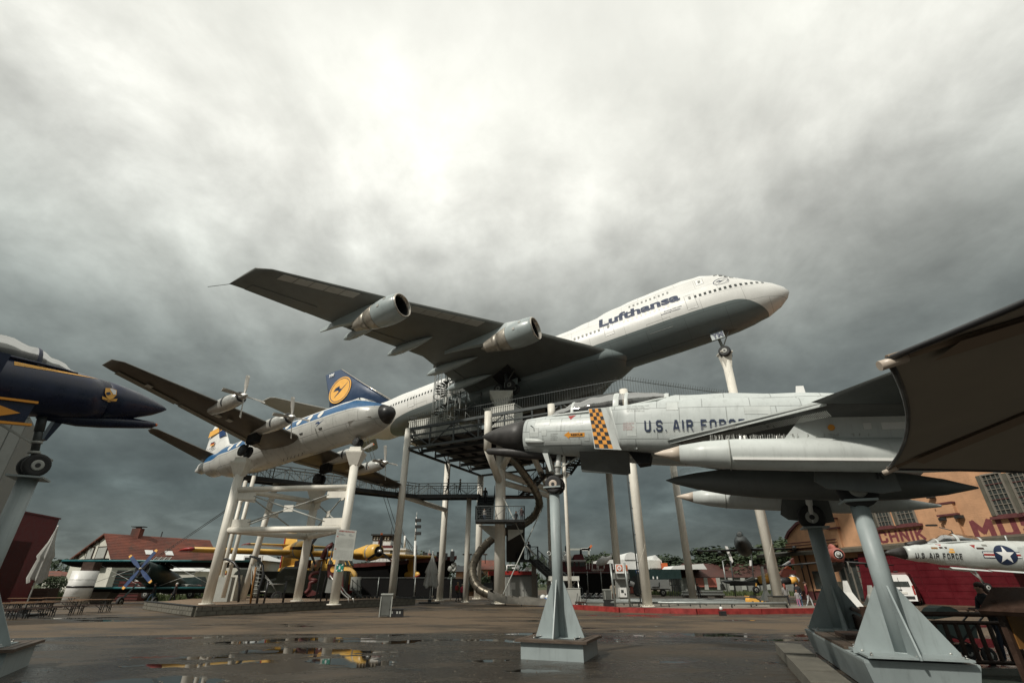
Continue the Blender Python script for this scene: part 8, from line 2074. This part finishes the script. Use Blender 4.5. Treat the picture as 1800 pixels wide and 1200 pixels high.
for i in range(4): wrect((sA + (sB - sA) * (i + .08) / 4, .3), (sA + (sB - sA) * (i + .92) / 4, 3.9), .06, .03, 'pane', 'door_leaf')
s_, z = sz(1444, 1030); wrect((s_ - .8, z - .3), (s_ + .6, z + 1.6), 0, .06, 'pane', 'small_window'); wrect((s_ - 1.0, z - .45), (s_ + .8, z - .3), 0, .2, 'brickw', 'sill')
s_, z = sz(1477, 1050); wrect((s_ - .3, 0), (s_ + 1.0, 1.9), 0, .08, 'cav', 'meter_box')
for u in (1421, 1432): s_, z = sz(u, 1040); MB().tube(W3(s_, 0, .12), W3(s_, zc - .3, .12), .07, n=8).build('downpipe', 'wood', t, world=True)
for u, v in ((1640, 873), (1662, 912), (1690, 908)):
    s_, z = sz(u, v); MB().box(W3(s_, z, .3), (.5, .5, .25)).build('wall_lamp', 'steeld', t, world=True)
s_, z = sz(1678, 932); MB().path([W3(s_, z - 1.8, .1), W3(s_, z, .4), W3(s_ - .5, z + .3, 1.0)], .05, 6).build('lamp_bracket', 'steel', t, world=True); MB().box(W3(s_ - .9, z + .5, 1.3), (.9, .3, .15)).build('lamp_head', 'steeld', t, world=True)

# red ship-like wall in front of the hall
t = thing('red_steel_wall', 'deep red welded steel wall along the front of the museum hall', 'wall', (55, 50, 0))
rs0 = sz(1532, 1056)[0]; wo = .9
print('WALL', [tuple(round(c, 1) for c in onpl(u, 1050, pL, wn)) for u in (1450, 1540, 1600, 1700, 1800)], zc)
zR1 = zc - .55
MB().prism([W3(rs0, 0, wo), W3(S1, 0, wo), W3(S1, zR1, wo), W3(rs0 + .8, zR1, wo)], wn * -.6).build('plating', 'hullred', t, world=True)
for i in range(1, 8):
    z = zR1 * i / 8; MB().beam(W3(rs0 + .2, z, wo + .01), W3(S1, z, wo + .01), .03, .05).build('weld_seam', 'hullred', t, world=True)
for i in range(1, 12):
    s_ = rs0 + (S1 - rs0) * i / 12; MB().beam(W3(s_, 0, wo + .03), W3(s_ - .4, zR1, wo + .03), .06, .08).build('frame_rib', 'hullred', t, world=True)

# ---- vans
def van(label, u, vb, Y, yaw, mbody, L=5.6):
    p = V((pxs(u, Y, vb), Y, 0)); t = thing('parked_van', label, 'van', p, yaw, None)
    secs = [(0, .35, 2.35), (.12, .32, 2.55), (.3, .32, 2.62), (3.6, .32, 2.62), (4.1, .32, 2.35), (4.7, .32, 1.55), (5.4, .35, 1.25), (5.6, .42, .95)]
    rr = []
    for x, zb_, zt in secs:
        w_ = .98; wt = .80 if zt > 2 else .9
        rr.append([V((x, -w_ * .96, zb_)), V((x, w_ * .96, zb_)), V((x, w_, 1.2 if zt > 1.3 else zt * .8)), V((x, wt, zt - .12)), V((x, wt - .12, zt)), V((x, -wt + .12, zt)), V((x, -wt, zt - .12)), V((x, -w_, 1.2 if zt > 1.3 else zt * .8))])
    MB().loft(rr, smooth=False).build('body', mbody, t)
    MB().prism([(-.02, -.72, 1.45), (-.02, .72, 1.45), (.03, .66, 2.2), (.03, -.66, 2.2)], (-.02, 0, 0)).build('rear_window', 'pane', t)
    for s_ in (-1, 1):
        MB().box((-.02, s_ * .88, 1.2), (.05, .13, .7)).build('tail_light', 'red', t); MB().prism([(3.2, s_ * .93, 1.45), (4.3, s_ * .95, 1.45), (3.95, s_ * .86, 2.15), (3.25, s_ * .85, 2.2)], (0, s_ * .03, 0)).build('side_window', 'pane', t)
        for x in (1.0, 4.5): wheel(t, (x, s_ * .86, .34), .34, .24, (0, 1, 0), 'alu')
    MB().box((-.03, 0, .62), (.04, 1.6, .22)).build('bumper', 'steeld', t); MB().box((-.04, -.1, .98), (.03, .56, .14)).build('number_plate', 'lgrey', t); MB().box((-.02, 0, 1.42), (.05, .03, 1.5)).build('door_gap', 'steeld', t); MB().box((-.05, .08, 1.22), (.03, .3, .06)).build('handle', 'steeld', t)
    MB().box((.2, 0, 2.66), (.12, .3, .08)).build('roof_lamp', 'steeld', t)
    return t
vn = van('van with white rear doors and sides coloured maroon for shade and the reflected red wall parked behind the thick bluegrey post', 1592, 1060, 47, math.radians(50), 'darkred')  # maroon put into the body colour for shade and the wall's reflection
MB().loft([[V((x, y, z)) for y, z in ((-.93, .35), (.93, .35), (.97, 1.2), (.80, 2.26), (.70, 2.40), (-.70, 2.40), (-.80, 2.26), (-.97, 1.2))] for x in (-.012, .10)], smooth=False).build('rear_doors', 'white2', vn)
# ---- second grey fighter with star emblem on the right
VO = thing('star_fighter_jet', 'small grey fighter jet with black nose and large star roundel at the right', 'fighter jet', (at(1555, 971, 38.5).x, 38.5, at(1555, 971, 38.5).z), rotm(math.radians(176), math.radians(-1.5), 0))
VT = [(0, .03, -.03, .02), (-.3, .18, -.14, .16), (-1.4, .45, -.42, .42), (-2.2, .62, -.56, .55), (-4.2, .85, -.75, .72), (-6.3, .98, -.9, .85), (-9, 1.0, -1.05, 1.0), (-14, 1.0, -.9, 1.0), (-18, .9, -.2, .5)]
Ts = smooth_tab(VT, .4)
MB().loft([ring(*r, n=32, e=2.2) for r in Ts if r[0] <= -1.35]).build('fuselage', 'f4p', VO); MB().loft([ring(*r, n=32, e=2.2) for r in Ts if r[0] >= -1.75]).build('nose_radome', 'radome', VO).scale = (.92, 1.01, 1.01)
def vside(x, z, o=.012, sgn=1):
    tp, bt, hw = interp([tuple(r) for r in Ts], x); zc_ = (tp + bt) / 2; k = max(1 - abs((z - zc_) / ((tp - bt) / 2)) ** 2.2, 0); return V((x, sgn * (hw * k ** (1 / 2.2) + o), z))
block_text('U.S. AIR FORCE', lambda a, b, o: vside(-1.8 - 3.0 * a, -.36 + .38 * b, .035 + o), 'blackp', 'lettering', VO)
cx_, cz_ = -7.6, -.02
o_ = disc_patch(lambda a, b: vside(cx_ + .72 * a, cz_ + .66 * b, .02), 7, 36).build('roundel', 'letter', VO, fix=False)
for s_ in (-1, 1): 
    MB().quad(*[vside(cx_ + s_ * x, cz_ + z, .014) for x, z in ((.68, -.22), (1.45, -.22), (1.45, .22), (.68, .22))]).build('roundel_bar', 'letter', o_, fix=False)
    MB().quad(*[vside(cx_ + s_ * x, cz_ + z, .018) for x, z in ((.68, -.17), (1.40, -.17), (1.40, .17), (.68, .17))]).build('bar_white', 'white2', o_, fix=False); MB().quad(*[vside(cx_ + s_ * x, cz_ + z, .022) for x, z in ((.68, -.06), (1.40, -.06), (1.40, .06), (.68, .06))]).build('bar_red', 'red', o_, fix=False)
st_ = [((.60 if i % 2 == 0 else .24) * math.sin(i * math.pi / 5), (.60 if i % 2 == 0 else .24) * math.cos(i * math.pi / 5)) for i in range(10)]
mb = MB()
for i in range(10): tri_patch(mb, lambda a, b: vside(cx_ + a, cz_ + b, .035), (0, 0), st_[i], st_[(i + 1) % 10])
mb.build('star', 'white2', o_, fix=False)
cs = smooth_tab([(-2.9, .62, .25), (-3.6, 1.02, .38), (-4.6, 1.38, .45), (-5.6, 1.42, .46), (-6.5, 1.30, .42), (-6.9, 1.15, .35)], .25)
def vring(x, top, hw, k=1.0, n=14): base = interp([(r[0], r[1]) for r in VT], x)[0] - .1; return [V((x, hw * k * math.cos(math.pi * j / n), base + (top - base) * math.sin(math.pi * j / n) ** .85 * k)) for j in range(n + 1)]
MB().loft([vring(*r) for r in cs], cap=False, closed=False).build('canopy_glass', 'glassc', VO, fix=False)
for x, w_ in ((-3.75, .14), (-5.15, .2), (-6.75, .2)):
    tp, hw = interp([r for r in cs], x); MB().loft([vring(x + w_ / 2, tp, hw, 1.01), vring(x, tp, hw, 1.05), vring(x - w_ / 2, tp, hw, 1.01)], cap=False, closed=False).build('canopy_frame', 'f4p', VO, fix=False)
for sg in (-1, 1): MB().path([V((x, sg * (hw + .01), interp([(r[0], r[1]) for r in VT], x)[0] - .08)) for x, tp, hw in cs], .05, 6).build('canopy_sill', 'f4p', VO)
MB().box((-4.6, 0, .95), (.5, .5, .6)).build('ejection_seat', 'steeld', VO); MB().box((-6.1, 0, 1.0), (.5, .5, .5)).build('ejection_seat', 'steeld', VO)
MB().path([(x, 0, z) for x, z in ((-1.7, .58), (-3.1, .78))], [.18, .22], 12).build('antiglare_panel', 'radome', VO)
for x in (-3.4, -5.6): MB().add([vside(x, .62), vside(x - .35, .62), vside(x - .17, .38)], [(0, 1, 2)]).build('warning_triangle', 'red', VO, fix=False)
for x, z, m_, a in ((-3.0, .3, 'ochre', .4), (-4.1, .22, 'yellow', .3), (-4.0, .05, 'yellow', .4), (-3.5, .33, 'wood', .5), (-5.9, .33, 'wood', .5), (-6.4, .55, 'grey', .35)): MB().quad(vside(x, z), vside(x - a, z), vside(x - a, z + .12), vside(x, z + .12)).build('marking', m_, VO, fix=False)
for sg in (-1, 1):
    MB().loft([[V((x, sg * (y + dy), z)) for dy, z in ((0, -.85), (.55, -.8), (.6, .5), (0, .6))] for x, y in ((-9.0, .9), (-9.8, .85), (-14, .7))], smooth=False).build('intake_trunk', 'f4p', VO)
    MB().prism([(-8.6, sg * 1.0, -.7), (-9.2, sg * 1.1, -.75), (-9.6, sg * 1.1, .5), (-8.5, sg * 1.0, .5)], (0, sg * .05, 0)).build('splitter_plate', 'f4p', VO)
    wing('wing', [((-9.6, sg * 1.3, -.6), (-14.5, sg * 1.3, -.6), .3), ((-13.2, sg * 6, -.6), (-15.0, sg * 6, -.6), .15)], 'f4d', VO)
    MB().prism([(-3.8, sg * .5, -.86), (-6.5, sg * .6, -1.02), (-6.4, sg * .75, -1.12), (-3.9, sg * .6, -.98)], (0, sg * .06, 0)).build('gear_door', 'f4p', VO)
MB().prism([(-6.2, .7, -.98), (-9.5, .8, -1.1), (-9.4, .9, -1.22), (-6.4, .8, -1.08)], (0, .08, 0)).build('belly_rail', 'f4p', VO)
MB().tube((-8.85, 0, 1.0), (-8.85, 0, 1.35), .05, n=6).build('aerial', 'f4p', VO)
MB().tube((-5.75, 0, -.9), (-6.15, 0, -1.95), .08, n=10).beam((-5.4, 0, -1.0), (-6.0, 0, -1.6), .07).build('nose_gear_leg', 'alu', VO); wheel(VO, (-6.2, .1, -2.12), .30, .18, (0, 1, 0))
wg = VO.matrix_basis @ V((-6.2, .1, -2.42)) if 0 else rotm(math.radians(176), math.radians(-1.5), 0) @ V((-6.2, 0, -2.42)) + V(VO.location)
p = thing('jet_strut', 'white tapered strut under the nose wheel of the star marked jet', 'strut', (wg.x, wg.y, 0))
MB().loft([[V((sx_ * w_, sy_ * w_, z)) for sx_, sy_ in ((-1, -1), (1, -1), (1, 1), (-1, 1))] for w_, z in ((.55, 0), (.22, wg.z * .55), (.16, wg.z * .97), (.35, wg.z * .98), (.35, wg.z))], smooth=False).build('strut', 'white', p)

# ---- woman with pram, wooden fence, play hut
WX = gz(1712, 1120)
person('long haired woman in dark jacket pushing a pram behind the wooden fence', 11.95, 13.6, 0, math.radians(-90), 1.72, (.018, .021, .026), (.012, .018, .035), (.035, .018, .012), .30, (.1, .1), long_hair=True, lean=.10, reach=1.0)
t = thing('pram', 'grey green pram with hood and large wheels pushed by the woman', 'pram', (10.85, 13.7, 0), math.radians(180))
hood = MB()
rr = []
for a_ in range(7):
    an = math.radians(10 + a_ * 24); rr.append([V((.12 + math.cos(an) * .40, y, .85 + math.sin(an) * .36)) for y in (-.22, .22)])
mb = MB()
for r0_, r1_ in zip(rr, rr[1:]): mb.quad(r0_[0], r0_[1], r1_[1], r1_[0])
for s_ in (0, 1): mb.quad(*[r[s_] for r in rr])
mb.build('hood', colmat('pram_green', (.10, .135, .125)), t, fix=False)
MB().loft([[V((x, y, z)) for x, y in ((-.42, -.2), (.45, -.2), (.45, .2), (-.42, .2))] for z in (.52,)] + [[V((x * 1.1, y * 1.1, .84)) for x, y in ((-.42, -.2), (.45, -.2), (.45, .2), (-.42, .2))]], smooth=False).build('carrycot', colmat('pram_green', (.10, .135, .125)), t)
for s_ in (-1, 1):
    MB().beam((.4, s_ * .24, .2), (-.75, s_ * .22, 1.0), .03).beam((-.45, s_ * .24, .25), (.3, s_ * .24, .6), .03).build('frame_tube', 'blackp', t)
    wheel(t, (.45, s_ * .28, .15), .15, .05, (0, 1, 0), 'alu'); wheel(t, (-.45, s_ * .28, .18), .18, .05, (0, 1, 0), 'alu')
MB().beam((-.75, -.24, 1.0), (-.75, .24, 1.0), .035).build('handle', 'blackp', t); MB().box((-.05, 0, .32), (.6, .36, .16)).build('basket', 'blackp', t)
def fence_run(label, P, Q, h, n, posts=()):
    P, Q = V(P), V(Q); t = thing('wooden_fence', label, 'fence', P)
    for z, w_ in ((h, .09), (h - .16, .07), (.22, .07)): MB().tube(P + V((0, 0, z)), Q + V((0, 0, z)), w_ / 2 + .005, n=10).build('rail', 'wood', t, world=True)
    for i in range(n): p = P.lerp(Q, (i + .5) / n); MB().beam(p + V((0, 0, .2)), p + V((0, 0, h - .16)), .06).build('slat', 'wood', t, world=True)
    for p in (P, Q): MB().box(p + V((0, 0, (h + .14) / 2)), (.15, .15, h + .14)).build('post', 'wood', t, world=True)
    return t
fence_run('dark wooden picket fence between the thick post and the play hut', (8.8, 12.3, 0), (12.2, 11.5, 0), 1.10, 17)
fence_run('short dark wooden fence section seen between the two main posts', (9.6, 15.6, 0), (7.9, 12.2, 0), 1.10, 12)
t = thing('play_hut', 'dark brown wooden play hut with olive seats at the lower right corner', 'play hut', (9.75, 9.9, 0), .25)
t.scale = (.9, .9, .92)
for x, y in ((-.55, -.55), (-.55, .55), (1.3, -.55), (1.3, .55)): MB().beam((x, y, 0), (x, y, 1.55), .11).build('post', 'wood', t)
MB().prism([(-.85, -.75, 1.35), (-.2, -.75, 1.78), (1.5, -.75, 1.78), (1.5, -.75, 1.70), (-.15, -.75, 1.70), (-.8, -.75, 1.28)], (0, 1.5, 0)).build('roof', 'wood', t)
MB().box((.4, -.55, 1.5), (1.9, .07, .25)).build('fascia', 'wood', t); MB().beam((-.55, -.6, 1.5), (.55, -.6, .05), .11).build('diagonal_brace', 'wood', t)
MB().box((.1, .5, 1.0), (1.2, .05, .6)).box((1.05, .5, 1.0), (.5, .05, .6)).build('ochre_panel', 'ochre', t)
MB().path([(-.25, -.3, .75), (-.25, -.24, .75)], [.30, .30], 20).build('seat_back', 'olive', t); MB().tube((-.1, -.35, .42), (-.1, -.28, .42), .42, n=24).build('round_seat', 'olive', t); MB().tube((.12, -.4, .35), (.12, -.36, .35), .16, n=16).build('porthole', 'dark', t)
MB().box((.35, -.3, .9), (.3, .08, .4)).build('olive_panel', 'olive', t)
struct(MB().quad((8.0, 5.0, .010), (16, 5.0, .010), (16, 12.6, .010), (9.0, 12.9, .010)).build('green_mat', mat('green_carpet', (.012, .022, .013), .95, var=.3, vs=10, bump=.4)))

# ---- big canvas canopy over the right corner
t = thing('canvas_canopy', 'large grey brown canvas parasol seen from below at the right edge', 'parasol', (7.0, 3.9, 0))
c8 = V((4.02, .86, 0)); a8 = V((1.13, 1.30, 2.3)); ap = V((4.02, .86, 3.32)); c8c = []
b8 = V((2.20, 2.857, 2.3)); cen = (a8 + b8) / 2 + V((.816, -.577, 0)) * (b8 - a8).length * 1.207; ap = V((cen.x, cen.y, 2.92)); t.location = (cen.x, cen.y, 0)
for k in range(8): c8c.append(V((cen.x, cen.y, 2.3)) + Matrix.Rotation(-k * math.pi / 4, 3, 'Z') @ V((a8.x - cen.x, a8.y - cen.y, 0)))
for k in range(8):
    P, Q = c8c[k], c8c[(k + 1) % 8]; n = 10; m_ = 12; vs = []; mid = (V((cen.x, cen.y, 0)) - V(((P.x + Q.x) / 2, (P.y + Q.y) / 2, 0))).normalized()
    edge_ = [P.lerp(Q, j / m_) + mid * .07 * 4 * (j / m_) * (1 - j / m_) for j in range(m_ + 1)]
    for i in range(n + 1):
        for j in range(m_ + 1):
            p = edge_[j].lerp(ap, i / n); p.z -= .05 * math.sin(math.pi * i / n) * math.sin(math.pi * j / m_); vs.append(p)
    mb = MB(); mb.add(vs, [(i * (m_ + 1) + j, i * (m_ + 1) + j + 1, (i + 1) * (m_ + 1) + j + 1, (i + 1) * (m_ + 1) + j) for i in range(n) for j in range(m_)], True)
    mb.build('cloth_panel', 'sail', t, world=True, fix=False)
    MB().path(edge_, .009, 6).build('edge_hem', 'blackp', t, world=True)
    d = (ap - P).normalized(); s_ = d.cross(V((0, 0, 1))).normalized() * .07
    MB().tube(P, ap - V((0, 0, .03)), .014, n=8).build('rib', 'seam', t, world=True); MB().tube(P - d * .03 - V((0, 0, .012)), P + d * .05 - V((0, 0, .012)), .015, .014, n=14).build('rib_end', 'tan', t, world=True)
    MB().quad(P + d * .16 - s_ - V((0, 0, .03)), P + d * .16 + s_ - V((0, 0, .03)), P + d * 2.2 + s_ - V((0, 0, .03)), P + d * 2.2 - s_ - V((0, 0, .03))).build('rib_pocket', 'seam', t, world=True)
MB().tube((cen.x, cen.y, 0), (cen.x, cen.y, 2.98), .04, n=14).build('pole', 'greyl', t, world=True)
